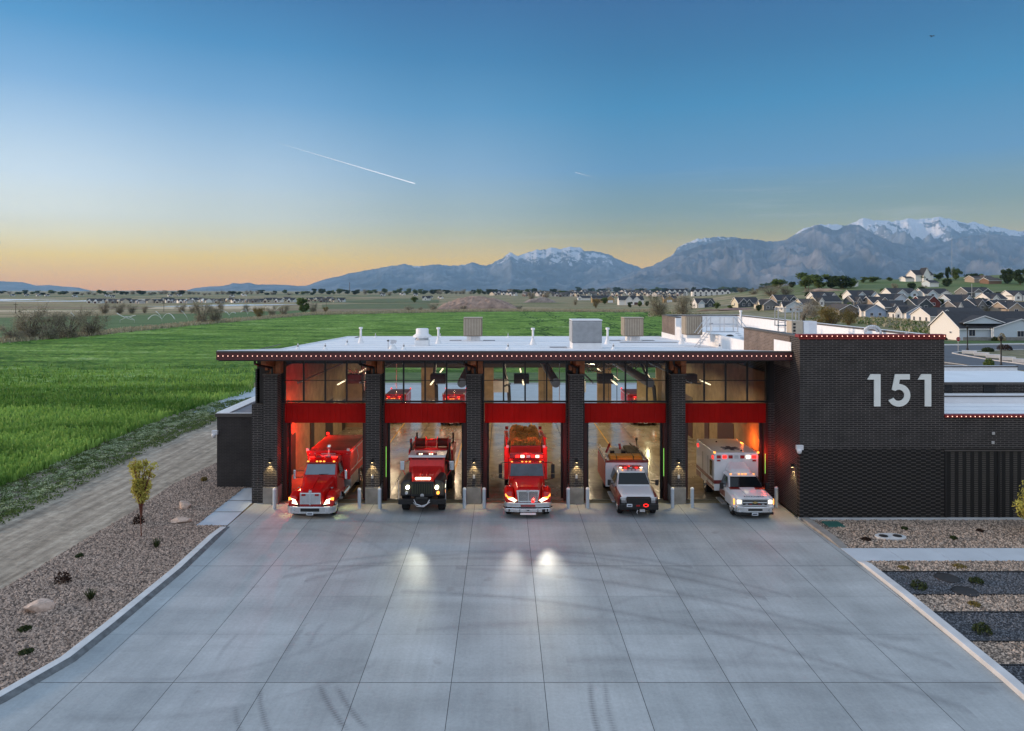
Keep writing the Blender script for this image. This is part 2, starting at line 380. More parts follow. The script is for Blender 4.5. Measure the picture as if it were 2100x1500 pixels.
def stripmat(name,c1,c2,sc=(.02,.2,1),bs=.6):
    m,nt,b=newmat(name); c=coord(nt,sc,True); n=noise(nt,c,1,6,.6); n2=noise(nt,coord(nt,world=True),bs,5,.7)
    col=mixc(nt,ramp(nt,n,[(.35,0.),(.65,1.)]),c1,c2); col=mixc(nt,1.,col,ramp(nt,n2,[(.25,.65),(.75,1.3)]),'MULTIPLY')
    L(nt,col,b.inputs['Base Color']); b.inputs['Roughness'].default_value=.95; bump(nt,b,n2,.5,.1); return m
def PP(l,z=0): return [P(a,b,z)[:2] for a,b in l]
# dirt road and its bare verge
def dirtmat():
    m,nt,b=newmat('dirt_road'); c=coord(nt,world=True)
    rot=nt.nodes.new('ShaderNodeMapping'); rot.inputs['Rotation'].default_value=(0,0,R(-31)); rot.inputs['Scale'].default_value=(1.6,.12,1); 
    L(nt,nt.nodes.new('ShaderNodeNewGeometry').outputs['Position'],rot.inputs[0])
    n=noise(nt,rot.outputs[0],1.2,6,.6); n2=noise(nt,c,1.6,8,.75)
    col=mixc(nt,ramp(nt,n,[(.3,0.),(.7,1.)]),(.20,.165,.125),(.50,.44,.355))
    col=mixc(nt,1.,col,ramp(nt,n2,[(.3,.5),(.7,1.3)]),'MULTIPLY'); L(nt,col,b.inputs['Base Color']); b.inputs['Roughness'].default_value=.95
    bump(nt,b,n2,.7,.08); return m
# grid meshes whose density follows distance
def grid_region(xmin,xmax,y0,y1,ny,nxm):
    yy=np.geomspace(y0,y1,ny); t=np.linspace(0,1,nxm)
    X=xmin(yy)[:,None]*(1-t)+xmax(yy)[:,None]*t; Y=np.repeat(yy[:,None],nxm,1); return X,Y
def gridfaces(ny,nx):
    i=np.arange(ny-1)[:,None]*nx+np.arange(nx-1)[None]; return np.stack([i,i+1,i+1+nx,i+nx],-1).reshape(-1,4)
near_edge=[P(-400,1290),P(0,990),P(103,950),P(231,895),P(351,850),P(444,822),P(560,760)]   # field side of the weedy verge
ex=np.array([p[0] for p in near_edge]); ey=np.array([p[1] for p in near_edge])
def xedge(Y): return np.interp(Y,ey,ex,right=None)
# farther boundary of the crop field (a bank of pale grass)
fb_=[P(-500,768),P(0,706),P(210,688),P(400,668),P(640,647),P(760,642),P(1050,640),P(1365,642),P(1500,652)]
fbx=np.array([p[0] for p in fb_]); fby=np.array([p[1] for p in fb_])
def cropmat():
    m,nt,b=newmat('crop_field'); g=nt.nodes.new('ShaderNodeNewGeometry').outputs['Position']
    a=nt.nodes.new('ShaderNodeMapping'); a.inputs['Rotation'].default_value=(0,0,R(12)); a.inputs['Scale'].default_value=(.06,.26,1); L(nt,g,a.inputs[0])
    n1=noise(nt,a.outputs[0],1,6,.62)
    b2=nt.nodes.new('ShaderNodeMapping'); b2.inputs['Scale'].default_value=(1.2,2.2,1); L(nt,g,b2.inputs[0]); n2=noise(nt,b2.outputs[0],1.6,6,.75)
    n3=noise(nt,g,.02,3)
    col=mixc(nt,ramp(nt,n1,[(.36,0.),(.62,1.)]),(.035,.10,.012),(.21,.36,.065))
    col=mixc(nt,ramp(nt,n1,[(.58,0.),(.72,.85)]),col,(.34,.44,.20))
    col=mixc(nt,1.,col,ramp(nt,n2,[(.30,.30),(.70,1.8)]),'MULTIPLY')
    col=mixc(nt,ramp(nt,n3,[(.4,0.),(.65,.35)]),col,(.13,.26,.035))
    s=nt.nodes.new('ShaderNodeSeparateXYZ'); L(nt,g,s.inputs[0])
    wv=math_(nt,'ADD',s.outputs[0],math_(nt,'MULTIPLY',noise(nt,g,.02,2),26.)); fr=math_(nt,'FRACT',math_(nt,'MULTIPLY',wv,.085))
    tram=math_(nt,'MULTIPLY',ramp(nt,fr,[(0,1.),(.05,1.),(.08,0.),(.13,0.),(.14,.9),(.17,.9),(.2,0.)]),ramp(nt,math_(nt,'DIVIDE',s.outputs[0],80.),[(.0,0.),(.12,1.)]))
    col=mixc(nt,math_(nt,'MULTIPLY',tram,.8),col,(.010,.045,.006))
    L(nt,col,b.inputs['Base Color']); b.inputs['Roughness'].default_value=.85; b.inputs['Specular IOR Level'].default_value=.2
    bump(nt,b,n2,.9,.35); return m
Yg=np.geomspace(34,395,620); t=np.linspace(0,1,700)
fo=np.argsort(fbx); 
def fmaxY(X): return np.interp(X,fbx[fo],fby[fo])
xl=-.78*Yg-22; xr=np.minimum(110,.30*Yg)
X=xl[:,None]*(1-t)+xr[:,None]*t; Y=np.repeat(Yg[:,None],700,1)
eo=np.argsort(ey); xe=np.interp(Y,ey[eo],ex[eo])+1.2*(fbm(Y*.3,X*0,3)-.45); nearD=np.where(Y<101,xe-X,np.maximum(xe-X,Y-101))
Z=.30+.34*(fbm(X*.14+Y*.05,Y*.5,3)-.45)+.26*(vn(X*1.1,Y*1.6)-.5)+.12*(vn(X*3.1,Y*3.3)-.5)
edge=np.clip(nearD/1.2,0,1)*np.clip((fmaxY(X)-Y)/4,0,1); Z=Z*edge-.055*(edge<=0)
ok=edge>0; q=gridfaces(620,700); keep=ok.ravel()[q].any(1)
npf=npmesh('crop_field',np.stack([X,Y,Z],-1).reshape(-1,3),q[keep],cropmat(),smooth=True); tag(npf,kind='structure')
# standing crop blades in the near part of the field
def scatter_poly(poly,n,rg):
    poly=np.array(poly)[:,:2]; lo=poly.min(0); hi=poly.max(0); out=[]
    tot=0
    while tot<n:
        p=rg.random((n*2,2))*(hi-lo)+lo; ins=np.zeros(len(p),bool); j=len(poly)-1
        for i in range(len(poly)):
            xi,yi=poly[i]; xj,yj=poly[j]
            c=((yi>p[:,1])!=(yj>p[:,1])); 
            with np.errstate(divide='ignore',invalid='ignore'): xx=(xj-xi)*(p[:,1]-yi)/(yj-yi)+xi
            ins^=c&(p[:,0]<xx); j=i
        p=p[ins]; out.append(p); tot+=len(p)
    return np.concatenate(out)[:n]
def blades(name,pts,z,h,wd,mat,rg,tone=None,lean=.35,label=None):
    n=len(pts); a=rg.random(n)*2*np.pi; hh=h*(.5+rg.random(n)); ww=wd*(.6+.8*rg.random(n))
    b=np.column_stack([pts,np.broadcast_to(z,(n,))]); d=np.column_stack([np.cos(a),np.sin(a),np.zeros(n)])*ww[:,None]
    le=(rg.random((n,2))-.5)*2*lean*hh[:,None]; tip=b+np.column_stack([le,hh])
    V=np.stack([b-d,b+d,tip+d*.5,tip-d*.5],1).reshape(-1,3); Fq=np.arange(4*n).reshape(n,4)
    tn=np.repeat(rg.random(n) if tone is None else tone,4)
    o=npmesh(name,V,Fq,mat,tn); return o
cropnear=[P(-60,1052),P(0,1004),P(103,962),P(231,905),P(351,858),P(430,832),P(520,806),P(520,730),P(-60,760)]
rg=np.random.default_rng(11); pts=scatter_poly(cropnear,95000,rg); pts=pts[rg.random(len(pts))<np.clip((116-pts[:,1])/66,0,1)**2.2]
zz=.05+.20*fbm(pts[:,0]*.14+pts[:,1]*.05,pts[:,1]*.5,3)
tn=np.clip(-.02+2.4*(fbm(pts[:,0]*.05+pts[:,1]*.02,pts[:,1]*.24+3,4)-.32)+.35*(rg.random(len(pts))-.5),0,1)
tag(blades('crop_grass',pts,zz,.42,.085,MT['crop'],rg,tn),kind='stuff')
# sheets beyond the field
far=sheet('far_field',PP([(-300,715),(0,703),(205,686),(400,666),(560,652),(640,644),(640,636),(300,646),(0,652),(-400,655)]),-.02,stripmat('far_field_green',(.035,.10,.02),(.075,.15,.045)))
bank=MB()
bp=[(-500,771),(0,709),(210,690),(400,670),(640,648.5),(760,643),(1050,640.5),(1365,642.5),(1500,652)]; bq=[(-500,757),(0,699),(210,682),(400,663.5),(640,643.5),(760,639),(1050,637),(1365,638),(1500,644)]
for i in range(len(bp)-1):
    a,b_,c,d=P(*bp[i]),P(*bp[i+1]),P(*bq[i+1]),P(*bq[i]); bank.quad((*a[:2],.01),(*b_[:2],.01),(*c[:2],.35),(*d[:2],.35))
struct(bank.build('grass_bank',stripmat('pale_bank',(.20,.19,.13),(.36,.34,.25),(.1,.3,1),1.2)))
# pale bare plots and dark plots in the plain
pl=stripmat('pale_plot',(.42,.34,.21),(.56,.47,.33),(.004,.06,1),.1); dk=stripmat('brown_plot',(.14,.105,.055),(.26,.205,.12),(.004,.06,1),.1); gp=stripmat('green_plot',(.06,.10,.03),(.11,.14,.06),(.004,.06,1),.1)
k=0
for (a,b_,c,d,m) in [((-300,652),(0,640),(320,638),(-300,634),pl),((-300,633),(300,634),(330,628),(-300,627),dk),((300,634),(560,634),(560,628),(330,628),pl),((560,640),(900,641),(900,634),(570,633),dk),((350,627),(640,628),(640,623),(350,622),dk),((660,634),(900,633),(880,622),(660,624),gp),((900,641),(1500,643),(1500,636),(900,636),gp),((640,621),(900,621),(900,613),(640,613),gp),((-300,611),(700,611),(900,604),(-300,604),gp)]:
    sheet('plot',PP([a,b_,c,d]),-.045+.004*k,m); k+=1
# the long white band of greenhouse roofs / water
wm_=M('pale_water',(.62,.70,.80),.25,var=.15,vs=.02)
sheet('water',PP([(-400,620.5),(200,618.5),(380,616.5),(570,614.8),(570,613.6),(380,613.6),(-400,614.5)]),.02,wm_)
sheet('water',PP([(300,629),(370,629.3),(560,626.3),(640,624.2),(560,624.2),(300,626.5)]),.02,wm_)
# dirt road, weeds
road=[(-500,1290),(0,990),(103,950),(231,895),(351,850),(444,822),(540,800),(620,800),(470,925),(440,985),(351,1010),(269,1065),(182,1115),(87,1170),(0,1218),(-300,1420)]
rd=sheet('dirt_road',PP(road),-.012,dirtmat())
weedband=[P(-60,1090),P(0,1062),P(103,1014),P(231,945),P(320,900),P(400,868),P(450,850),P(448,826),P(351,856),P(231,905),P(103,962),P(0,1004),P(-60,1030)]
rg=np.random.default_rng(5)
def clumps(poly,nc,per,rad,hgt,rg,size):
    c=scatter_poly(poly,nc,rg); r=rad*(.5+rg.random(nc)); n=nc*per
    ci=np.repeat(np.arange(nc),per); a=rg.random(n)*2*np.pi; rr=np.sqrt(rg.random(n))*r[ci]
    hh=hgt*(.4+.6*rg.random(nc))[ci]*np.sqrt(np.clip(1-(rr/r[ci])**2,0,1))
    ctr=np.column_stack([c[ci,0]+rr*np.cos(a),c[ci,1]+rr*np.sin(a),hh+.02]); s=size*(.5+rg.random(n))[:,None]
    u=rg.normal(size=(n,3)); u/=np.linalg.norm(u,axis=1)[:,None]; v=np.cross(u,rg.normal(size=(n,3))); v/=np.linalg.norm(v,axis=1)[:,None]
    V=np.stack([ctr-u*s,ctr+v*s*.8,ctr+u*s,ctr-v*s*.8],1).reshape(-1,3); tn=np.repeat(np.clip(hh/hgt*.8+.5*(rg.random(n)-.35),0,1),4)
    return V,np.arange(4*n).reshape(n,4),tn
V_,F_,t_=clumps(weedband,480,40,.32,.28,rg,.036); tag(npmesh('flowering_weeds',V_,F_,MT['flower'],t_),kind='stuff')
verge=[P(-60,1100),P(0,1075),P(120,1020),P(250,950),P(380,890),P(460,860),P(520,815),P(440,830),P(231,900),P(0,1000)]
V_,F_,t_=clumps(verge,1500,22,.34,.18,rg,.045); tag(npmesh('verge_grass',V_,F_,MT['lf_green'],t_),kind='stuff')
bankpoly=[P(-40,712),P(210,690),P(400,670),P(640,648),P(1000,640.5),P(1365,642),P(1365,638),P(1000,637),P(640,644),P(400,664),P(210,683),P(-40,702)]
pts=scatter_poly(bankpoly,26000,rg); tag(blades('dry_grass',pts,.15,.8,.16,MT['dry'],rg,lean=.5),kind='stuff')
# ================================================================= DRIVEWAY
def drivemat():
    m,nt,b=newmat('driveway_concrete'); g=nt.nodes.new('ShaderNodeNewGeometry').outputs['Position']
    def mp(s,r=0):
        q=nt.nodes.new('ShaderNodeMapping'); q.inputs['Scale'].default_value=s; q.inputs['Rotation'].default_value=(0,0,r); L(nt,g,q.inputs[0]); return q.outputs[0]
    a=nt.nodes.new('ShaderNodeAttribute'); a.attribute_name='tone'
    col=mixc(nt,a.outputs['Fac'],(.325,.36,.375),(.38,.415,.43))
    n1=noise(nt,mp((.22,.34,1),.5),1,6,.6); n2=noise(nt,mp((6,.12,1)),1,4,.6); n3=noise(nt,mp((1,1,1)),3,8,.7); n4=noise(nt,mp((.9,.16,1),R(-52)),1,5,.6); n5=noise(nt,mp((.12,.9,1)),1,4,.55)
    col=mixc(nt,1.,col,ramp(nt,n1,[(.32,.80),(.64,1.08)]),'MULTIPLY')
    col=mixc(nt,1.,col,ramp(nt,n2,[(.3,.94),(.7,1.04)]),'MULTIPLY')
    col=mixc(nt,1.,col,ramp(nt,noise(nt,mp((1,1,1)),9,6,.8),[(.3,.86),(.7,1.12)]),'MULTIPLY')
    col=mixc(nt,1.,col,ramp(nt,n4,[(.32,.90),(.55,1.03)]),'MULTIPLY')
    col=mixc(nt,1.,col,ramp(nt,n5,[(.36,.92),(.50,1.01)]),'MULTIPLY')
    s=nt.nodes.new('ShaderNodeSeparateXYZ'); L(nt,g,s.inputs[0])
    def arc(cx,cy,r,wd,dark,mn,mx_,axis=0):
        dx=math_(nt,'SUBTRACT',s.outputs[0],cx); dy=math_(nt,'SUBTRACT',s.outputs[1],cy)
        d=math_(nt,'SQRT',math_(nt,'ADD',math_(nt,'MULTIPLY',dx,dx),math_(nt,'MULTIPLY',dy,dy)))
        e=math_(nt,'ABSOLUTE',math_(nt,'SUBTRACT',d,r)); k=math_(nt,'SUBTRACT',1.,math_(nt,'DIVIDE',e,wd),True)
        sx=math_(nt,'GREATER_THAN',s.outputs[axis],mn); sy=math_(nt,'LESS_THAN',s.outputs[axis],mx_)
        k=math_(nt,'MULTIPLY',math_(nt,'MULTIPLY',k,sx),sy); k=math_(nt,'MULTIPLY',k,ramp(nt,n3,[(.25,.35),(.6,1.)]))
        return math_(nt,'MULTIPLY',k,dark)
    tot=None
    arcs=[(-1,14,16.9,.30,.22,-9,10),(-1,14.1,17.6,.22,.16,-9,11),(1,17.5,14.2,.3,.20,-8,8),(-5,3,24.5,.28,.22,-4,13),(-5,3.4,26.6,.3,.20,-2,14),(-11,28,6.8,.22,.12,-12,-4),(-10.5,28,8.7,.22,.12,-12,-4),(6.,24.5,2.6,.2,.10,2,9),
          (4,-12,37,.35,.16,-3,14),(4,-12.6,35,.4,.16,2,14.5)]
    for A in arcs[:]:
        cx,cy,r,wd,dk_,mn,mx_=A; dk_=min(.5,dk_*1.7); k=arc(cx,cy,r,wd,dk_,mn,mx_)
        tot=k if tot is None else math_(nt,'MAXIMUM',tot,k)
    for (a_,b_2,w2,dk2) in [((-5.56,21.2),(-4.0,18.6),.14,.62),((-4.95,21.0),(-3.5,18.7),.14,.55),((-7.2,20.9),(-6.0,18.4),.13,.55),((-7.55,20.0),(-6.7,18.4),.12,.42),((2.62,21.2),(2.55,18.2),.13,.6),((3.05,21.2),(3.0,18.2),.13,.45),((-6.9,24.6),(-7.0,22.6),.16,.34),((-6.3,25.0),(-6.35,22.9),.16,.34),((-9.0,24.2),(-9.05,22.3),.12,.25)]:
        vx,vy=b_2[0]-a_[0],b_2[1]-a_[1]; ln=math.hypot(vx,vy); vx/=ln; vy/=ln
        dx=math_(nt,'SUBTRACT',s.outputs[0],a_[0]); dy=math_(nt,'SUBTRACT',s.outputs[1],a_[1])
        al=math_(nt,'DIVIDE',math_(nt,'ADD',math_(nt,'MULTIPLY',dx,vx),math_(nt,'MULTIPLY',dy,vy)),ln)
        pe=math_(nt,'ADD',math_(nt,'SUBTRACT',math_(nt,'MULTIPLY',dx,vy),math_(nt,'MULTIPLY',dy,vx)),math_(nt,'MULTIPLY',math_(nt,'MULTIPLY',al,math_(nt,'SUBTRACT',1.,al)),-.35))
        k=math_(nt,'MULTIPLY',math_(nt,'SUBTRACT',1.,math_(nt,'DIVIDE',math_(nt,'ABSOLUTE',pe),w2),True),ramp(nt,al,[(0,0.),(.15,1.),(.8,1.),(1,0.)]))
        tr=math_(nt,'GREATER_THAN',math_(nt,'FRACT',math_(nt,'MULTIPLY',al,ln*9.)),.35)
        tot=math_(nt,'MAXIMUM',tot,math_(nt,'MULTIPLY',k,math_(nt,'ADD',math_(nt,'MULTIPLY',tr,dk2*.6),dk2*.4)))

    col=mixc(nt,tot,col,(.085,.085,.095))
    sp_=ramp(nt,noise(nt,mp((1,1,1)),1.1,3,.5),[(.66,0.),(.73,.45)]); col=mixc(nt,sp_,col,(.22,.22,.22))
    L(nt,col,b.inputs['Base Color']); L(nt,ramp(nt,n1,[(.3,.45),(.7,.62)]),b.inputs['Roughness']); b.inputs['Specular IOR Level'].default_value=.5
    bump(nt,b,n2,.12,.01); return m
LX=[-22,-18.2,-15.4,-12.62,-9.85,-7.08,-4.29,-1.55,1.22,4.02,6.75,9.54,12.26,15.05,17.8]
LY=[2,6.2,9.2,12.2,15.2,18.15,21.1,24.06,27.06,30.03,32.85,35.8,38.9]
strong={21.1,30.03,12.2}
edgeL=[(-18.4,2),(-18.0,15),(-15.8,17.5),(-14.3,20.1),(-13.65,22.3),(-13.55,24.5),(-13.45,29.5),(-13.7,35.2),(-13.7,38.9)]
edgeR=[(15.0,2),(14.85,20.1),(14.95,21.2),(15.28,30.5),(15.28,32.07),(15.14,36.1),(15.14,38.9)]
def ix(e,y): return float(np.interp(y,[p[1] for p in e],[p[0] for p in e]))
V_=[];F_=[];T_=[]
rg=np.random.default_rng(21)
for j in range(len(LY)-1):
    gy0=.013 if LY[j] in strong else .0035; gy1=.013 if LY[j+1] in strong else .0035
    sub=np.linspace(LY[j]+gy0,LY[j+1]-gy1,4)
    for i in range(len(LX)-1):
        tn=rg.random()
        for a,b_ in zip(sub[:-1],sub[1:]):
            def cl(x,y): return min(max(x,ix(edgeL,y)),ix(edgeR,y))
            p=[(cl(LX[i]+.010,a),a),(cl(LX[i+1]-.010,a),a),(cl(LX[i+1]-.010,b_),b_),(cl(LX[i]+.010,b_),b_)]
            if p[1][0]-p[0][0]<.01 and p[2][0]-p[3][0]<.01: continue
            o=len(V_); V_+=[(x,y,0.) for x,y in p]; F_.append((o,o+1,o+2,o+3)); T_+=[tn]*4
dr=npmesh('driveway',V_,F_,drivemat(),T_); struct(dr)
jb=[(x,y) for x,y in edgeL]+[(x,y) for x,y in reversed(edgeR)]
sheet('driveway_joint_filler',jb,-.006,M('joint_filler',(.09,.09,.095),.9))
# near road behind the camera side
sheet('street',[(-60,-50),(60,-50),(60,1.9),(-60,1.9)],-.008,MT['asphalt'])
# curbs
def curb(name,line,w_,h_,side,mat=MT['conc_lt']):
    rings=[]; n=len(line)
    for i,(x,y) in enumerate(line):
        hh=h_[i] if isinstance(h_,list) else h_
        rings.append([(x,y,-.05),(x,y,hh),(x+side*w_,y,hh),(x+side*w_,y,-.05)])
    mb=MB().loft(rings); o=mb.build(name,mat,bevel=.02); struct(o)
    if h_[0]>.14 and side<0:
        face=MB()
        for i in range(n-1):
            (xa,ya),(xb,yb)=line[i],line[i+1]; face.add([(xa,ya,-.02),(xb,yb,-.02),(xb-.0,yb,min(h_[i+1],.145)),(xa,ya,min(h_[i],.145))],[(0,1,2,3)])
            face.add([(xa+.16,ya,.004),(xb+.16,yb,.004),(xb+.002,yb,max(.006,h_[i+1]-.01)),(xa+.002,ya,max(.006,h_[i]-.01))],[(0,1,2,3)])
        struct(face.build('curb_face',M('shaded_curb_face',(.13,.145,.155),.8,var=.35,vs=4,bmp=.3)))  # darker colour stands in for shade on the face turned from the sunset
    return o
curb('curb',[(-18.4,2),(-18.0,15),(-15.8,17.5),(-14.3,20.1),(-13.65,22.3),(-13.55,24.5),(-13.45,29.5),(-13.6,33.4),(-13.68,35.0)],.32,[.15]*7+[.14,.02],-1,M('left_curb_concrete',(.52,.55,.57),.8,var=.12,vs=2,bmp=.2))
curb('curb',[(15.0,2),(14.85,20.1),(14.95,21.2),(15.2,27),(15.27,30.0),(15.28,30.55)],.34,[.16]*4+[.13,.02],1)
curb('curb',[(15.29,32.09),(15.26,33.2),(15.16,36.05)],.42,[.02,.12,.13],1,MT['conc'])
# left side apron and paths
sheet('path',PP([(402,1078),(466,1078),(521,1028),(521,1000),(445,1000),(497,1003)][:4]+[(521,1001),(499,1001)]),.004,MT['conc_walk'])
mb=MB()
for a,b_ in (((433,1050),(497,1050.3)),((462,1027),(521,1027.3))):
    q=[P(a[0],a[1]-.5,.008),P(b_[0],a[1]-.5,.008),P(b_[0],a[1]+.5,.008),P(a[0],a[1]+.5,.008)]; mb.quad(*q)
struct(mb.build('path_joint',MT['coping']))
# right hand walk with joints
mb=MB(); x=15.3
for k in range(12):
    x0=15.30+2.05*k+(.0 if k else 0); x1=15.30+2.05*(k+1)-.02; mb.box(x0,x1,30.57,32.07,-.05,.012)
struct(mb.build('walk',MT['conc_walk']))
# gravel beds
bedL=[P(0,1212),P(87,1160),P(182,1103),P(269,1053),P(351,996),P(444,950),P(525,950),P(520,1000),P(499,1002),P(402,1078),P(463,1079)]
bedL=[p[:2] for p in bedL]+[(-13.98,34.9),(-13.92,33.4),(-13.77,29.5),(-13.87,24.5),(-13.97,22.3),(-14.62,20.1),(-16.1,17.5),(-18.3,15),(-26,14)]+[P(-120,1285)[:2]]
sheet('gravel_bed',bedL,-.004,MT['gravelbase'])
def stones(name,poly,n,size,mat,rg,base=.0):
    p=scatter_poly(poly,n,rg); s=size*(.55+.9*rg.random(n)); 
    oct_=np.array([(1,0,0),(0,1,0),(-1,0,0),(0,-1,0),(0,0,.8),(0,0,-.3)])
    V=oct_[None]*(.65+.7*rg.random((n,6,1))); a=rg.random(n)*6.28; ca,sa=np.cos(a),np.sin(a)
    sx=(.7+.6*rg.random(n)); V[:,:,0]*=sx[:,None]
    V[:,4,:2]+=(rg.random((n,2))-.5)*.6
    xr=V[:,:,0]*ca[:,None]-V[:,:,1]*sa[:,None]; yr=V[:,:,0]*sa[:,None]+V[:,:,1]*ca[:,None]
    Vx=np.stack([xr*s[:,None]+p[:,0:1],yr*s[:,None]+p[:,1:2],V[:,:,2]*s[:,None]+base+.25*s[:,None]],-1)
    f=np.array([(0,1,4),(1,2,4),(2,3,4),(3,0,4)]); Fc=(np.arange(n)[:,None,None]*6+f[None]).reshape(-1,3)
    o=npmesh(name,Vx.reshape(-1,3),Fc,mat,np.repeat(rg.random(n),6)); tag(o,kind='stuff'); return o
rg=np.random.default_rng(77)
stones('gravel',bedL,75000,.043,MT['stone'],rg)
XR=36
def rbed(y0,y1,dark,n):
    poly=[(15.64,y0),(XR,y0),(XR,y1),(15.64,y1)]
    if y1<30: 
        poly=[(ix(edgeR,y0)+.34,y0),(XR,y0),(XR,y1),(ix(edgeR,y1)+.34,y1)]
    sheet('gravel_bed',poly,-.003,MT['gbased'] if dark else MT['gbase2'])
    stones('slate_gravel' if dark else 'gravel',poly,n,.028 if dark else .040,MT['stoned'] if dark else MT['stonet'],rg)
rbed(32.09,36.0,False,22000)
YY=[gy(1151),gy(1174),gy(1221),gy(1257),gy(1317),gy(1366),gy(1440),gy(1500),gy(1600)]
for k in range(8): rbed(YY[k+1]+.02,YY[k]-.02,k%2==1,[8000,24000,11000,18000,9000,14000,5000,7000][k])
mb=MB()
for y in YY[1:]: mb.box(ix(edgeR,y)+.36,XR,y-.02,y+.02,-.02,.05)
struct(mb.build('bed_edging',MT['iron']))
# wide gravel bed ends under the wall: pale footing
# ================================================================= FIRE STATION
ST=thing('fire_station','dark brick fire station with five open bay doors under a flat white roof','fire station',(0,0,0))
def part(name,mb,mat,parent=None,**k): return mb.build(name,mat,parent or ST,**k)
YF=38.7; PXS=[wx(c,YF) for c in (554.5,764,972,1182,1391.5)]   # pillar fronts
YD=39.5                                                          # plane of the doors
DCX=[(a+b)/2+.02 for a,b in zip(PXS,PXS[1:]+[PXS[-1]+PXS[-1]-PXS[-2]])]
XT=15.14; XL=-13.75; YR=67.5
def ztop(py,Y): return wz(py,Y)
for x in PXS:
    hw=.38
    pl_=part('pillar',MB().box(x-hw,x+hw,YF,YF+.8,.92,7.05),MT['brick'])
    b1=part('pillar_base',MB().box(x-hw-.03,x+hw+.03,YF-.03,YF+.8,0,.92),MT['conc'],pl_,bevel=.02)
    part('pillar_cap',MB().box(x-hw-.05,x+hw+.05,YF-.05,YF+.8,7.05,7.12),MT['coping'],pl_)
    # glulam bracket above the pillar
    wd=part('roof_bracket',MB().box(x-.14,x+.14,YF+.3,YF+1.0,7.12,8.0).prism([(x-.14,37.6,7.75),(x-.14,37.6,8.05),(x-.14,YF+.9,8.05),(x-.14,YF+.9,7.4)],(.28,0,0)).box(x+.2,x+.48,YF+.2,YF+.75,7.12,8.02).box(x-.36,x-.2,YF+.2,YF+.75,7.3,8.02),MT['wood'],bevel=.01)
    part('downpipe',MB().tube([(x-.5,37.7,8.0),(x-.5,37.7,7.78),(x+.05,YF+.1,7.45),(x+.05,YF+.1,7.12)],.07),MT['black'])
# wall piers behind the pillars, jambs, headers, windows

lefts=[c-2.28 for c in DCX]; rights=[c+2.28 for c in DCX]
bounds=[(XL,lefts[0])]+[(rights[i],lefts[i+1]) for i in range(4)]+[(rights[4],XT)]
for a,b_ in bounds: part('brick_wall',MB().box(a,b_,YD-.02,YD+.28,0,5.42),MT['brick'])

for a,b_ in bounds: part('upper_wall',MB().box(a,b_,YD+.0,YD+.26,5.42,8.0),MT['dkpanel'])
part('end_pier',MB().box(-13.85,-13.15,38.95,39.48,0,5.42),MT['brick'])
for i,c in enumerate(DCX):
    a,b_=lefts[i],rights[i]
    part('door_header',MB().box(a+.02,b_-.02,YD+.02,YD+.22,4.30,5.38),MT['redpanel'])
    for s_,e_ in ((1,a),(-1,b_)):
        fr=part('door_jamb',MB().prism([(e_,YD-.06,0),(e_+s_*.14,YD-.06,0),(e_+s_*.14,YD+.5,0),(e_,YD+.5,0)],(0,0,4.3)).prism([(e_-s_*.05,YD-.1,0),(e_,YD-.1,0),(e_,YD-.02,0),(e_-s_*.05,YD-.02,0)],(0,0,5.42)),MT['jamb'])
        part('door_track',MB().prism([(e_+s_*.14,YD+.3,0),(e_+s_*.26,YD+.3,0),(e_+s_*.26,YD+.42,0),(e_+s_*.14,YD+.42,0)],(0,0,4.3)),MT['black'],fr)
    # clerestory window
    wl=a-.12; wr=b_+.12; z0,z1=5.45,7.98
    m=MB().box(wl,wr,YD-.07,YD-.01,z0,z0+.10).box(wl,wr,YD-.07,YD-.01,z1-.08,z1)
    for k in range(5):
        xx=wl+(wr-wl)*k/4; m.box(xx-.045,xx+.045,YD-.075,YD-.005,z0+.10,z1-.08)
    m.box(wl,wr,YD-.06,YD-.02,6.66,6.70)
    wn_=part('window',m,MT['black']); 
    for k in range(4):
        x0=wl+(wr-wl)*k/4+.045; x1=wl+(wr-wl)*(k+1)/4-.045
        part('pane',MB().quad((x0,YD-.04,z0+.1),(x1,YD-.04,z0+.1),(x1,YD-.04,z1-.08),(x0,YD-.04,z1-.08)),MT['glass'],wn_,rec=False)
sm_=MT['redpanel'].node_tree; bs_=sm_.nodes['Principled BSDF']; xs_=sm_.nodes.new('ShaderNodeSeparateXYZ'); L(sm_,sm_.nodes.new('ShaderNodeTexCoord').outputs['Object'],xs_.inputs[0])
bump(sm_,bs_,ramp(sm_,math_(sm_,'FRACT',math_(sm_,'MULTIPLY',xs_.outputs[0],3.3)),[(0,0.),(.08,1.),(.92,1.),(1,0.)]),.8,.02)
# green door-status lights
for i in (3,):
    b_=rights[i]; part('status_light',MB().box(b_-.165,b_-.14,YD-.1,YD-.07,1.35,2.9),MT['greenled'])
part('status_light',MB().box(lefts[1]+.1,lefts[1]+.122,YD-.1,YD-.07,1.3,3.0),MT['greenled'])
part('status_light',MB().box(rights[4]-.112,rights[4]-.09,YD-.13,YD-.10,1.5,2.6),MT['greenled'])
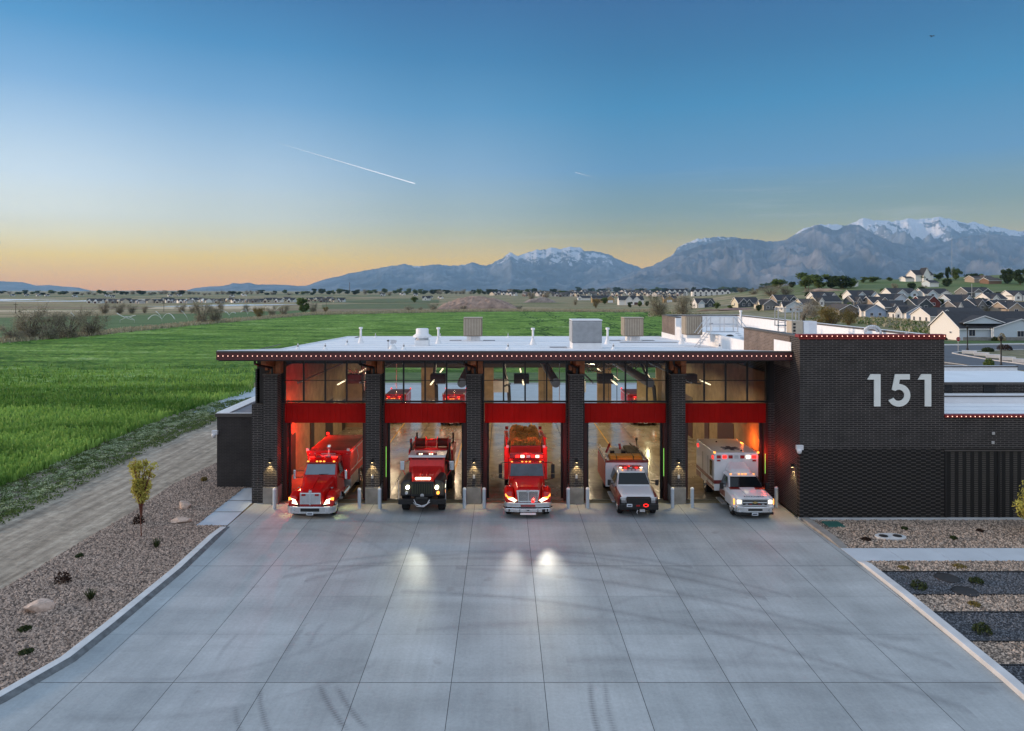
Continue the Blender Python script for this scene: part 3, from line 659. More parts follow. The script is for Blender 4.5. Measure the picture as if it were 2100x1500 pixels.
# roof slab: follows the slope from canopy to rear
prof=[(37.0,8.50),(47.5,7.74),(67.9,7.24)]
m=MB(); x0,x1=-14.98,XT
for (ya,za),(yb,zb) in zip(prof,prof[1:]): m.add([(x0,ya,za),(x1,ya,za),(x1,yb,zb),(x0,yb,zb)],[(0,1,2,3)])
m.add([(x0,37.0,8.12),(x1,37.0,8.12),(x1,47.5,7.4),(x0,47.5,7.4),(x1,67.9,6.95),(x0,67.9,6.95)],[(0,1,2,3),(3,2,4,5)],1)
rf=part('roof',m,[MT['roofw'],MT['ceil']],rec=False)
m=MB()   # raised edges left and rear
for (ya,za),(yb,zb) in zip(prof,prof[1:]): m.prism([(x0,ya,za-.3),(x0,yb,zb-.3),(x0,yb,zb+.06),(x0,ya,za+.06)],(.16,0,0))
m.box(x0,x1,67.8,67.95,6.9,7.31); part('roof_edge',m,MT['white'])
# seams on the membrane
m=MB()
for y in (39.5,42,44.5,49.5,52.5,55.5,58.5,61.5,64.5):
    z_=np.interp(y,[p[0] for p in prof],[p[1] for p in prof]); m.box(x0+.2,x1,y,y+.09,z_-.02,z_+.012)
part('roof_seam',m,M('seam',(.60,.64,.70),.5))
# fascia in panels with its metal cap
m=MB(); xx=-14.98; widths=3.82
while xx<XT-.05:
    xe=min(xx+widths,XT-.01); m.box(xx+.008,xe-.008,36.94,37.0,8.06,8.46); xx=xe
m.box(-14.97,XT-.01,36.96,37.0,8.05,8.44)
part('fascia',m,MT['fascia'])
part('fascia_cap',MB().box(-15.0,XT-.01,36.9,37.06,8.46,8.53).box(-15.0,-14.94,36.9,47.5,8.06,8.1),MT['coping'])
part('side_fascia',MB().prism([(-15.02,37,8.06),(-15.02,47.5,7.36),(-15.02,67.9,6.9),(-15.02,67.9,7.22),(-15.02,47.5,7.7),(-15.02,37,8.46)],(.04,0,0)),MT['fascia'])
part('soffit',MB().box(-14.9,XT-.02,37.02,39.4,8.0,8.05),MT['dkpanel'])
# long side wall on the left, rear wall
part('side_wall',MB().box(XL-.1,XL+.14,39.5,YR,0,7.3),MT['brick'])
rc=[wx(0,1)*0+c for c in DCX]
rb=[(XL,rc[0]-2.13)]+[(rc[i]+2.13,rc[i+1]-2.13) for i in range(4)]+[(rc[4]+2.13,XT)]
for a,b_ in rb: part('rear_wall',MB().box(a,b_,YR-.25,YR,0,4.35),MT['tan'])
part('rear_header',MB().box(XL,XT,YR-.25,YR,4.352,7.2),MT['dkpanel'])
# interior
fl=newmat('bay_floor'); m_,nt_,b_n=fl; cc=coord(nt_,world=True); nn=noise(nt_,cc,.8,7,.65); n2_=noise(nt_,coord(nt_,(1,.35,1),True),.6,5)
L(nt_,mixc(nt_,ramp(nt_,nn,[(.3,0.),(.7,1.)]),(.15,.125,.085),(.34,.30,.22)),b_n.inputs['Base Color']); L(nt_,ramp(nt_,n2_,[(.3,.10),(.7,.34)]),b_n.inputs['Roughness']); b_n.inputs['Specular IOR Level'].default_value=.8
bump(nt_,b_n,nn,.08,.02)
part('floor',MB().box(XL+.14,XT,39.6,YR,-.05,.004),m_)
m=MB()
for x in (PXS[1],PXS[2],PXS[3],PXS[4]): m.box(x-1.6,x-1.5,41,66,.004,.009)
part('floor_stripe',m,M('yellow_line',(.50,.28,.03),.5))
m=MB()
for x in (PXS[1]+.6,PXS[2]+.6,PXS[3]+.6,PXS[4]+.6): m.box(x,x+.05,39.9,66,.004,.0085)
part('floor_drain',m,MT['black'])
part('inner_wall',MB().box(XL+.15,XL+.3,39.8,67,0,7.0),MT['tan'])
part('inner_wall',MB().box(XT-.14,XT-.02,39.8,67,0,7.0),MT['tan'])
# things set in the inner walls: dark door openings and lockers
for y,w_ in ((44.5,1.2),(49.2,1.0),(53.5,2.2),(59.0,1.1)): part('inner_door',MB().box(XL+.3,XL+.34,y,y+w_,0,2.5 if w_<2 else 3.2),MT['dkpanel'])
for y,w_,zt in ((41.5,1.2,2.2),(46.0,3.4,3.0),(51.5,1.1,2.3),(56,2.5,3.2)): part('inner_door',MB().box(XT-.18,XT-.14,y,y+w_,0,zt),MT['jamb'])
for k,(x,y) in enumerate(((XL+1.0,60.5),(XL+1.2,63.8),(XT-2.8,62.0))):
    part('partition',MB().box(x-.6,x+1.2,y,y+.2,0,4.0),MT['tan'])
for k in range(5):
    y=42+5.4*k; zb_=float(np.interp(y,[37,47.5,67.9],[8.12,7.4,6.95])); part('ceiling_beam',MB().box(XL+.3,XT-.5,y,y+.28,zb_-.42,zb_-.03),MT['wood'] if k%2 else MT['black'])
m=MB()
for x in (-11.9,-8.3,-2.6,2.9,5.2,10.9): m.cyl((x,41,6.35),(x,66,6.2),.05,n=6); 
part('ceiling_pipe',m,MT['steel'])
for c in DCX[1:4]: part('air_duct',MB().cyl((c+1.9,42,6.2),(c+1.9,65,6.05),.28,n=12),MT['steel'])
for c in DCX:      # exhaust hoses hanging, door motors
    part('exhaust_hose',MB().tube([(c-1.2,58,6.0),(c-1.1,56,5.1),(c-.8,54.5,4.3),(c-.75,54.2,3.1)],.14,8),MT['black'])
    part('rail_box',MB().box(c-.5,c+.5,47,47.8,5.5,6.1),MT['dkpanel'])
    part('door_leaf',MB().box(c-2.1,c+2.1,YD+.6,YD+4.6,4.62,4.68),MT['dkpanel'])
for c in (DCX[2]-1.4,DCX[3]-1.3): part('unit_heater',MB().box(c-.55,c+.55,52,52.9,4.2,5.1),MT['greymetal'])
for c in (DCX[2]+1.7,DCX[3]+.7,DCX[3]+1.3): part('cord_drop',MB().cyl((c,50.5,6.2),(c,50.5,2.6),.025,n=5).box(c-.05,c+.05,50.45,50.55,2.45,2.6),MT['black'])
for k,(x,y,r_) in enumerate(((DCX[3]-1.0,48,1.3),(DCX[3]+1.6,52,1.2),(DCX[0]+.6,47,1.1))):
    m=MB().cyl((x,y,6.5),(x,y,7.1),.05,n=6)
    for q in range(14):
        a=q*math.pi/7; m.tube([(x+.15*math.cos(a),y+.15*math.sin(a),6.45),(x+r_*.6*math.cos(a),y+r_*.6*math.sin(a),6.2),(x+r_*math.cos(a),y+r_*math.sin(a),6.5)],.018,4)
    part('cage_fan',m,MT['alum'])
g_=np.random.default_rng(44)
for k in range(22):
    x=XL+1.5+g_.random()*26; y=41.5+g_.random()*18; z_=5.6+g_.random()*1.0
    if k%3: part('conduit',MB().tube([(x,y,z_),(x+g_.normal()*.8,y+2+g_.random()*3,z_+.2*g_.normal())],.03+.03*g_.random(),5),MT['steel'] if k%2 else MT['black'])
    else: part('hanging_rod',MB().cyl((x,y,7.0),(x,y,4.2+g_.random()),.025,n=5),MT['alum'])
# lamps under the ceiling
WARM=(1,.78,.50)
for c in DCX:
    for y in (43.5,50.0,57.5,63.5):
        t_=part('tube_light',MB().box(c-.04+.0,c+.04,y-1.1,y+1.1,6.02,6.07),MT['tube'])
        lamp('AREA','bay_lamp',(c,y,5.98),125,WARM,(0,0,0),shape='RECTANGLE',size=.3,size_y=2.2)
# ---- office block / tower on the right
T1,T2=XT,22.52; YT=36.1; ZT=9.30
part('tower_wall',MB().box(T1,T2,YT,YT+.35,3.62,ZT),MT['brick'])
part('tower_base_wall',MB().box(T1,T2,YT,YT+.35,.1,3.60),MT['brick_lo'])
part('tower_side_wall',MB().box(T1,T1+.35,YT+.35,44.4,.1,ZT-.004),MT['brick'])
part('tower_side_wall',MB().box(T2-.35,T2,YT+.35,67.3,.1,ZT-.004),MT['brick'])
part('footing',MB().box(T1-.02,XR,YT-.05,YT+.2,-.05,.1),MT['conc_lt'])
# warm brown brick returns above the bay roof
part('parapet',MB().box(T1-.03,T1-.004,37.3,44.4,7.6,ZT-.03),MT['brick_warm'])
part('parapet',MB().box(T1-.03,T1+.32,62.2,67.3,7.3,ZT),MT['brick_warm'])
part('parapet_flashing',MB().box(T1-.06,T1-.035,37.05,39.4,8.1,8.98),MT['white']); part('parapet_flashing',MB().box(T1-.05,T1-.03,62.2,67.4,7.25,7.75),MT['white']); part('parapet_flashing',MB().box(T1-.04,T1+.33,61.9,62.18,7.2,ZT-.01),MT['white'])
part('curb_wall',MB().box(T1+.0,T1+.3,44.42,61.9,6.9,8.55),MT['white'])
part('office_roof',MB().box(T1+.3,T2-.35,YT+.35,67.0,8.0,8.25),MT['roofw'])
part('parapet_lining',MB().box(T1+.3,T2-.36,66.9,67.3,8.25,ZT-.02).box(T2-.42,T2-.36,YT+.4,66.9,8.25,ZT-.02).box(T1+.35,T1+.4,YT+.4,44.4,8.25,ZT-.02).box(T1+.4,T2-.42,YT+.36,YT+.42,8.25,ZT-.02),MT['white'])
m=MB().box(T1-.06,T2+.04,66.86,67.36,ZT+.002,ZT+.09).box(T2-.44,T2+.04,YT+.45,66.85,ZT+.002,ZT+.09).box(T1-.06,T1+.42,YT+.45,44.45,ZT+.002,ZT+.09).box(T1-.06,T1+.42,61.85,66.85,ZT+.002,ZT+.09)
part('coping',m,MT['coping'])
m=MB().box(T2-.40,T2-.02,YT+.45,66.8,ZT+.092,ZT+.10).box(T1+.3,T2-.1,66.9,67.1,ZT+.092,ZT+.11); part('coping_edge',m,MT['white'])
part('tower_trim',MB().box(T1-.07,T2+.07,YT-.06,YT+.44,ZT+.0,ZT+.16).box(T1-.05,T2+.05,YT-.03,YT-.0,ZT-.1,ZT-.002),MT['redtrim'],bevel=.01)
# low wing to the right
W1=T2+.0; W2=XR; 
part('wing_wall',MB().box(W1,W2,YT+.02,YT+.3,3.62,5.22),MT['brick'])
part('wing_screen',MB().box(W1+.05,W2,YT+.02,YT+.3,.1,3.5),MT['brick_scr'])
for k in range(8): part('screen_post',MB().box(W1+.02+2.72*k,W1+.14+2.72*k,YT-.01,YT+.018,.1,3.5),MT['black'])
part('sill',MB().box(W1,W2,YT-.04,YT+.3,3.50,3.56),MT['coping'])
part('wing_trim',MB().box(W1,W2,YT-.06,YT+.3,5.22,5.36),MT['redtrim'])
part('wing_roof',MB().box(W1,W2,YT+.3,42.6,4.6,4.98).box(W1,W2,42.3,42.6,4.98,5.40),MT['roofw'])
m=MB()
for k in range(3): m.box(W1,W2,38+1.4*k,38.06+1.4*k,4.98,4.99)
part('roof_seam',m,M('seam_grey',(.5,.54,.6),.6))
part('ledge',MB().box(W1,W2,42.2,42.9,5.42,5.47),MT['white'])
part('coping',MB().box(W1,W2,42.19,42.29,5.34,5.418),MT['coping'])
part('clerestory_wall',MB().box(W1,W2,43.1,43.5,4.9,6.02),MT['brick'])
for k in range(5):
    x=W1+1.45+2.65*k; part('clerestory_window',MB().box(x,x+.72,43.06,43.099,5.1,6.0),M('black_window',(.004,.004,.005),.2) if k==0 else bpy.data.materials['black_window'])
part('upper_roof',MB().box(W1,W2,43.0,49.8,6.02,6.10),MT['roofw'])
part('upper_roof_edge',MB().box(W1,W2,49.5,49.75,6.10,6.42),MT['white'])
part('coping',MB().box(W1,W2,42.95,43.02,5.98,6.12).box(W1,W2,49.42,49.49,6.33,6.42),MT['coping'])
part('wing_body',MB().box(W1,W2,43.6,49.7,0,6.0),MT['dkpanel'])
# annex on the left
AX=-17.25; AY=gy(1000)
AX=wx(445,AY)
m=MB().box(AX,XL-.11,AY,62,.0,4.34); part('annex_wall',m,brickmat('annex_brick',(.034,.028,.026),(.028,.023,.022),(.05,.045,.044)))
part('annex_coping',MB().box(AX-.06,XL-.11,AY-.06,AY+.12,4.34,4.42).box(AX-.06,AX+.7,AY+.12,62,4.34,4.44),MT['white'])
part('annex_roof',MB().box(AX+.7,XL-.11,AY+.12,62,4.34,4.36),MT['padg'])
part('annex_edge',MB().box(AX-.08,XL-.11,AY-.09,AY-.061,4.20,4.40),MT['coping'])
# rear apron and kerb seen through the bays
sheet('rear_apron',[(-30,67.6),(40,67.6),(40,88),(-30,88)],.0,MT['conc_walk'])
struct(MB().box(-30,40,88,88.5,-.02,.14).build('curb',MT['conc_lt']))
sheet('verge',[(-30,88.5),(40,88.5),(40,101),(-30,101)],-.01,stripmat('verge_green',(.06,.12,.03),(.12,.19,.06),(.2,.5,1)))
# ---- sign: station number
def px_poly(pts,Y): return [(wx(a,Y),Y,wz(b,Y)) for a,b in pts]
YN=YT-.10
SG=thing('house_number','large white numerals 151 mounted high on the dark brick tower wall','sign',(wx(1845,YN),YT-.02,wz(834,YN)))
def digit(pts): 
    o=Vector(SG.location); q=[Vector(p)-o for p in px_poly(pts,YN)]; MB().prism(q,(0,.06,0)).build('digit',MT['num'],SG,bevel=0)
digit([(1779,779),(1786,768),(1806,768),(1806,834),(1793,834),(1793,779)])
five=[(1836,768),(1866,768),(1866,779),(1845.5,779),(1843.5,789)]
for k in range(0,25):
    a=R(84-k*(84+153)/24); five.append((1843.5+23.5*math.cos(a),811.2-23.3*math.sin(a)))
for k in range(0,25):
    a=R(-153+k*(153+128)/24); five.append((1843.5+11.6*math.cos(a),811.2-11.6*math.sin(a)))
five+=[(1829.5,800)]
digit(five)
digit([(1883,779),(1890,768),(1910,768),(1910,834),(1897,834),(1897,779)])
# ---- strings of bulbs
def bulbs(label,name,pts,cat='string lights'):
    t=thing(name,label,cat,pts[0])
    o=Vector(pts[0]); me=None; extra=MB()
    MB().tube([Vector(pts[0])-o,Vector(pts[-1])-o],.008,4).build('cable',MT['black'],t)
    for i,p in enumerate(pts):
        q=Vector(p)-o
        if i<100:
            if me is None:
                b0=MB().lathe([(.0,-.026),(.022,-.013),(.022,.013),(.0,.026)],(0,0,0),6).build('bulb',MT['bulb'],t,smooth=True); me=b0; b0.location=q
            else: b=me.copy(); COL.objects.link(b); b.location=q
        else: extra.lathe([(.0,-.026),(.022,-.013),(.022,.013),(.0,.026)],q,6)
    if extra.V: tag(extra.build('bulb_run',MT['bulb'],t),kind='stuff')
    return t
n=118; bulbs('string of small pink-white bulbs along the long maroon canopy fascia','light_string',[(-14.88+i*(XT+14.80)/(n-1)*.9985,36.90,8.275) for i in range(n)])
bulbs('string of bulbs on the dark red trim at the top of the brick tower','light_string',[(T1+.05+i*(T2-T1-.1)/28,YT-.10,ZT+.07) for i in range(29)])
bulbs('string of bulbs on the dark red trim above the low right wing wall','light_string',[(W1+.12+i*.232,YT-.10,5.28) for i in range(34)])
# ---- wall lamps
def sconce(label,loc,face=(0,-1)):
    t=thing('wall_lamp',label,'wall lamp',loc,0,'downlights on the brick walls'); fx,fy=face
    if fx==0: bx_=(-.07,.07,-.16,0)
    else: bx_=(-.16,0,-.07,.07)
    MB().box(*bx_,0,.16).build('housing',MT['black'],t,bevel=.01)
    MB().box(bx_[0]+.03,bx_[1]-.03,bx_[2]+.03,bx_[3]-.03,-.012,-.002).build('lens',MT['sconce'],t)
    lamp('SPOT','wall_lamp_beam',(fx*.13,fy*.13,-.03),120,(1,.72,.32),(R(0),0,0),t,spot_size=R(85),spot_blend=.7,shadow_soft_size=.02)
    return t
names=['pillar at the far left end by the first bay','second pillar, between the tanker and the black-fronted truck','third pillar, left of the middle engine','fourth pillar, right of the middle engine','fifth pillar, beside the ambulance bay']
for x,nm in zip(PXS,names): sconce('lit downlight on the brick '+nm,(x,YF-.005,wz(948,YF)))
sconce('lit downlight on the side wall of the tower beside the ambulance',(XT-.005,36.85,wz(958,36.85)),(-1,0))
# small outlet boxes on pillars
for i,x in enumerate(PXS[1:]):
    o=MB().box(x-.06,x+.06,YF-.07,YF-.002,1.42,1.62).build('outlet_box',MT['alum'],bevel=.01)
    tag(o,'small metal socket box low on the brick '+['second pillar','third pillar','fourth pillar','fifth pillar'][i]+' from the left','socket box','socket boxes on the pillars')
# security cameras
def seccam(label,loc,sx):
    t=thing('security_camera',label,'security camera',loc)
    MB().box(min(0,-sx*.35),max(0,-sx*.35),-.18,0,-.02,.22).build('mount',MT['vwhite'],t,bevel=.02)
    MB().lathe([(0,-.16),(.10,-.12),(.13,0),(.13,.08),(0,.1)],(-sx*.22,-.16,-.06),10).build('dome',MT['vwhite'],t,smooth=True)
seccam('white camera on the left corner of the low dark annex',(AX+.1,AY-.02,wz(890,AY)),1)
seccam('white camera on the front corner of the tower near the ambulance',(XT+.12,YT-.02,wz(921,YT)),1)
# bollards
bl=[563,737,778.5,952.5,993,1165,1205,1379,1419.5,1592]
bb=[1043,1043,1043,1042.5,1042.5,1042.5,1042,1042,1041.5,1040.5]
lab=['left of the red tanker in the first bay','right of the red tanker, second along','left of the black-fronted truck','right of the black-fronted truck','left of the middle fire engine','right of the middle fire engine','left of the white crew-cab truck','right of the white crew-cab truck','left of the ambulance','right of the ambulance, against the tower']
B0=None
for x,y,l_ in zip(bl,bb,lab):
    p=P(x,y)
    if B0 is None:
        B0=thing('bollard','pale grey steel bollard '+l_,'bollard',p,0,'bollards beside the bay doors')
        MB().cyl((0,0,0),(0,0,1.0),.095,n=16).build('post',MT['conc_walk'],B0,smooth=False); MB().lathe([(.095,1.0),(.10,1.02),(.08,1.08),(.04,1.105),(0,1.11)],(0,0,0),16).build('cap',MT['white'],B0,smooth=True)
        BT=tree_of(B0)
    else: dup(B0,BT,p,0,'pale grey steel bollard '+l_)
# ================================================================= ROOFTOP THINGS
def roofz(Y): return float(np.interp(Y,[p[0] for p in prof],[p[1] for p in prof]))
def onroof(px,py):
    Y=50.
    for _ in range(20): Y=(H-roofz(Y))*F/(py-HY)
    return (wx(px,Y),Y,roofz(Y))
def pxm(Y): return Y/F
vt=None
for i,(px,py,l_) in enumerate([(740,704,'nearest the left roof end'),(899,705,'just right of the mushroom fan'),(1093,707,'standing alone mid-roof between the tan and grey units'),(1246,706,'right beside the big grey louvred unit'),(1398,706,'near the steps at the office roof')]):
    p=onroof(px,py)
    if vt is None:
        vt=thing('vent_pipe','tall white capped vent pipe '+l_,'vent pipe',p,0,'tall white vent pipes on the bay roof')
        MB().lathe([(.26,0),(.24,.04),(.10,.42),(.10,.5),(0,.5)],(0,0,0),12).build('boot',MT['white'],vt,smooth=True)
        MB().cyl((0,0,.4),(0,0,1.2),.085,n=12).build('pipe',MT['white'],vt,smooth=True)
        MB().lathe([(.0,1.12),(.15,1.12),(.15,1.26),(.0,1.28)],(0,0,0),12).build('cap',MT['white'],vt); vtt=tree_of(vt)
    else: dup(vt,vtt,p,0,'tall white capped vent pipe '+l_)
st_=None
for i,(px,py,l_) in enumerate([(611,717.5,'first from the left end of the roof'),(667,717,'second from the left end of the roof'),(712,708,'behind the second, near the left rear corner'),(770,693,'at the rear edge behind the tall left pipe'),(828,717,'in front of the mushroom fan'),(903,693,'at the rear edge behind the second tall pipe'),(1042,693,'at the rear edge mid-roof'),(1042,717,'at the front edge between the tan and grey units'),(1258,717,'at the foot of the grey louvred unit'),(1476,716.5,'near the right end of the canopy')]):
    p=onroof(px,py)
    if st_ is None:
        st_=thing('roof_vent','short white vent stub '+l_,'roof vent',p,0,'short vent stubs on the bay roof')
        MB().lathe([(.17,0),(.15,.03),(.06,.2),(0,.2)],(0,0,0),10).build('boot',MT['white'],st_,smooth=True)
        MB().cyl((0,0,.2),(0,0,.27),.055,n=8).build('collar',MT['black'],st_); MB().cyl((0,0,.27),(0,0,.40),.05,.03,n=8).build('cap',MT['alum'],st_); stt=tree_of(st_)
    else: dup(st_,stt,p,0,'short white vent stub '+l_)
p=onroof(866,709); t=thing('exhaust_fan','white mushroom-shaped exhaust fan on a square curb on the roof','exhaust fan',p)
MB().box(-.5,.5,-.5,.5,0,.42).build('curb_box',MT['white'],t,bevel=.02)
MB().cyl((0,0,.42),(0,0,.62),.46,n=20).build('mesh_screen',MT['greymetal'],t)
MB().lathe([(.5,.58),(.68,.62),(.70,.72),(.52,.84),(.47,.9),(.47,1.2),(.42,1.27),(0,1.28)],(0,0,0),24).build('hood',MT['white'],t,smooth=True)
MB().tube([(-.5,-.3,.1),(-.47,-.42,.5),(-.3,-.45,.62)],.02,5).build('conduit',MT['black'],t)
p=onroof(805,716); t=thing('gas_regulator','cluster of pipes and valves under a white boot on the roof','pipework',p)
MB().lathe([(.3,0),(.26,.05),(.16,.25),(0,.28)],(0,0,0),12).build('boot',MT['white'],t,smooth=True)
MB().tube([(-.3,0,0),(-.3,0,.55),(-.1,0,.6),(.1,0,.6),(.2,0,.35)],.035,6).cyl((0,-.1,.45),(0,.1,.45),.14,n=12).cyl((.18,-.05,.5),(.18,.12,.5),.1,n=10).build('valve_pipes',MT['alum'],t)
MB().lathe([(.03,.5),(.1,.56),(.02,.62)],(-.3,0,0),8).build('wheel',MT['black'],t)
# swamp coolers / hvac
def louvbox(t,w_,d,h,z0,mat,vert=True,n=10,cap=MT['tanmetal']):
    b=MB().box(-w_/2,w_/2,-d/2,d/2,z0,z0+h).build('casing',MT['tanslat'] if vert else MT['greygap'],t,bevel=.02)
    m=MB()
    for k in range(n):
        if vert:
            x=-w_/2+.04+(w_-.08)*k/n; m.box(x,x+(w_-.08)/n*.55,-d/2-.035,-d/2-.002,z0+.08,z0+h-.06)
            y=-d/2+.04+(d-.08)*k/n; m.box(-w_/2-.03,-w_/2-.002,y,y+(d-.08)/n*.55,z0+.08,z0+h-.06)
        else:
            zz=z0+.05+(h-.1)*k/n; m.prism([(-w_/2+.02,-d/2-.002,zz),(-w_/2+.02,-d/2-.05,zz),(-w_/2+.02,-d/2-.002,zz+(h-.1)/n*.8)],(w_-.04,0,0)); m.prism([(-w_/2-.002,-d/2+.02,zz),(-w_/2-.05,-d/2+.02,zz),(-w_/2-.002,-d/2+.02,zz+(h-.1)/n*.8)],(0,d-.04,0))
    m.build('louvres',mat,t); return b
for px,l_,w_ in ((970.5,'tan slatted rooftop cooler on the left, between two vent pipes',1.52),(1296.5,'tan slatted rooftop cooler on the right, beyond the grey unit',1.62)):
    p=onroof(px,699); t=thing('rooftop_cooler',l_,'air cooler',p,0,'tan coolers on the bay roof')
    louvbox(t,w_,w_,1.52,.42,MT['tanmetal'],True,11)
    MB().box(-w_/2-.03,w_/2+.03,-w_/2-.03,w_/2+.03,1.94,1.99).build('lid',MT['tanmetal'],t)
    MB().box(-.52,.58,-.5,.5,0,.42).build('curb_box',MT['white'],t,bevel=.02); MB().tube([(-.2,-.56,0),(-.2,-.56,.45)],.05,6).tube([(.25,-.56,0),(.25,-.56,.4)],.04,6).build('pipe',MT['white'],t)
    for k,dx in enumerate((-1.5,1.35)):
        z0=roofz(p[1]-.2)-p[2]; tag(MB().box(-.5,.5,-.4,.4,.014,.03).build('walkway_pad',MT['padg']),'grey walkway pad '+('left' if k==0 else 'right')+' of the '+('left' if px<1000 else 'right')+' tan rooftop cooler','roof pad').location=(p[0]+dx,p[1]-.0,p[2])
p=onroof(1204.5,716); t=thing('louvred_intake','big pale grey horizontally louvred intake housing on a white curb','roof intake',(p[0],p[1]+1.1,roofz(p[1]+1.1)))
louvbox(t,2.02,2.0,1.52,.42,MT['greymetal'],False,18); MB().box(-1.0,1.0,-.99,.99,-.1,.42).build('curb_box',MT['white'],t,bevel=.02); MB().box(-1.04,1.04,-1.03,1.03,1.94,2.0).build('lid',MT['white'],t)
tag(MB().box(-.6,.6,-.4,.4,.014,.03).build('walkway_pad',MT['padg']),'grey walkway pad left of the big louvred intake at the front edge','roof pad').location=onroof(1145,713)
tag(MB().box(-2.3,2.3,-.35,.35,.014,.03).build('walkway_pad',MT['padg']),'long grey walkway pad between the intake and the office roof curb','roof pad').location=onroof(1330,703)
# office roof things (roof at z=8.25)
ZO=8.25
def P2(px,py): Y=(H-ZO)*F/(py-HY); return (wx(px,Y),Y,ZO)
p=P2(1433,697); t=thing('rooftop_cooler','tan slatted cooler on the office roof behind the crossover steps','air cooler',(p[0],p[1]+1.8,ZO)); louvbox(t,1.2,1.2,1.35,.25,MT['tanmetal'],True,9); MB().box(-.5,.5,-.5,.5,0,.25).build('curb_box',MT['white'],t)
# crossover platform
p=(XT+.6,50.0,0); t=thing('crossover_steps','aluminium crossover steps with guard rails bridging the low white roof curb','roof steps',(XT+.3,50.2,8.75)); m=MB()
m.box(-.9,1.1,-.5,.5,.0,.05); m.build('platform',MT['alum'],t)
m=MB()
for s_ in (-.48,.48):
    for x in (-.85,.1,1.05): m.cyl((x,s_,.05),(x,s_,1.1),.028,n=6)
    for z_ in (.55,1.1): m.cyl((-.85,s_,z_),(1.05,s_,z_),.028,n=6)
    m.cyl((-.85,s_,1.1),(-1.75,s_,-.1),.028,n=6).cyl((1.05,s_,1.1),(1.7,s_,.3),.028,n=6)
m.build('guard_rail',MT['alum'],t)
m=MB()
for k in range(5): m.box(-.98-.17*k,-.80-.17*k,-.36,.36,-.2*k-.18,-.2*k-.15)
m.cyl((-.9,-.38,0),(-1.8,-.38,-1.15),.03,n=6).cyl((-.9,.38,0),(-1.8,.38,-1.15),.03,n=6)
for k in range(3): m.box(1.15+.17*k,1.33+.17*k,-.36,.36,-.15*k-.14,-.15*k-.11)
m.build('stair',MT['alum'],t)
# hatch ladder over the parapet (right), cabinets, coil, vents
def ladder(loc,h):
    t=thing('roof_ladder','tall grey steel access ladder with a boxed platform above the office roof','ladder',loc); m=MB()
    for x in (-.22,.22): m.box(x-.03,x+.03,-.03,.03,0,h)
    for k in range(int(h/.3)): m.box(-.2,.2,-.015,.015,.2+.3*k,.23+.3*k)
    m.build('rails',MT['steel'],t); m=MB().box(-.25,1.15,-.03,.6,h-1.15,h-1.1)
    for x,y in ((.9,0),(1.1,.0),(.9,.55),(-.22,.55)): m.box(x-.025,x+.025,y-.025,y+.025,h-1.1,h)
    m.box(-.25,1.15,.52,.57,h-.05,h).box(.85,1.15,-.03,0,h-.05,h); m.build('platform',MT['steel'],t)
p=P2(1604,705); ladder((wx(1603,45),45.,ZO),11.7-36*45/1450-ZO+.0)
t=thing('condenser_cabinet','white steel cabinet with slotted side panels on the office roof','roof cabinet',(wx(1652,42.5),43.2,ZO))
MB().box(.0,.80,-.45,.45,0,1.58).build('casing',MT['vwhite'],t,bevel=.02); MB().box(-.72,-.02,-.40,.40,0,1.60).build('side_cabinet',MT['tanmetal'],t,bevel=.02)
m=MB()
for k in range(7): m.box(-.62,-.48,-.43,-.402,.15+.2*k,.27+.2*k)
m.build('slots',MT['black'],t); MB().box(.02,.30,-.47,-.452,.05,1.5).build('door',MT['white'],t)
t=thing('refrigerant_coil','shiny silver curled duct loop behind the tower trim','duct',(wx(1789,41),41,ZO)); m=MB()
for r_ in (.48,.36): m.tube([(r_*math.cos(a)*1.0,(.1 if r_<.4 else 0),1.02+r_*math.sin(a)*.75) for a in np.linspace(0,math.pi,14)],.075,8)
m.build('coil',MT['alum'],t,smooth=True); MB().cyl((-.48,0,0),(-.48,0,1.02),.07,n=8).cyl((.48,0,0),(.48,0,1.02),.07,n=8).build('legs',MT['alum'],t)
for i,(px,Y,h_,l_) in enumerate([(1519,65.5,1.45,'at the far corner of the office roof parapet'),(1459,58,.62,'with a black cap beside the crossover steps')]):
    t=thing('vent_pipe','slim white vent pipe '+l_,'vent pipe',(wx(px,Y),Y,ZO)); MB().cyl((0,0,0),(0,0,h_),.09,n=10).build('pipe',MT['white'],t); MB().cyl((0,0,h_),(0,0,h_+.15),.14,n=10).build('cap',MT['white'] if i==0 else MT['black'],t)
t=thing('roof_drain','small black drain dome on the white office roof','roof drain',P2(1497,690)); MB().lathe([(.3,0),(.28,.05),(.15,.12),(0,.14)],(0,0,0),12).build('dome',MT['black'],t)
t=thing('satellite_mount','small tangle of grey brackets behind the tower trim near its right end','bracket',(wx(1858,38.5),38.5,ZO)); MB().tube([(-.2,0,0),(-.15,0,1.05),(.1,0,1.12),(.25,0,1.0)],.03,6).tube([(.0,0,1.0),(.05,0,1.18)],.04,6).box(-.25,.3,-.03,.03,.98,1.03).build('frame',MT['steel'],t)
# small wall fittings on the low wing
for k,(px,py) in enumerate(((2037,889),(2036,908))):
    o=MB().box(-.07,.07,-.05,0,-.07,.07).build('wall_fitting',MT['alum'],bevel=.01); o.location=(wx(px,YT),YT+.015,wz(py,YT)); tag(o,['upper','lower'][k]+' small metal fitting on the dark low wing wall','wall fitting')
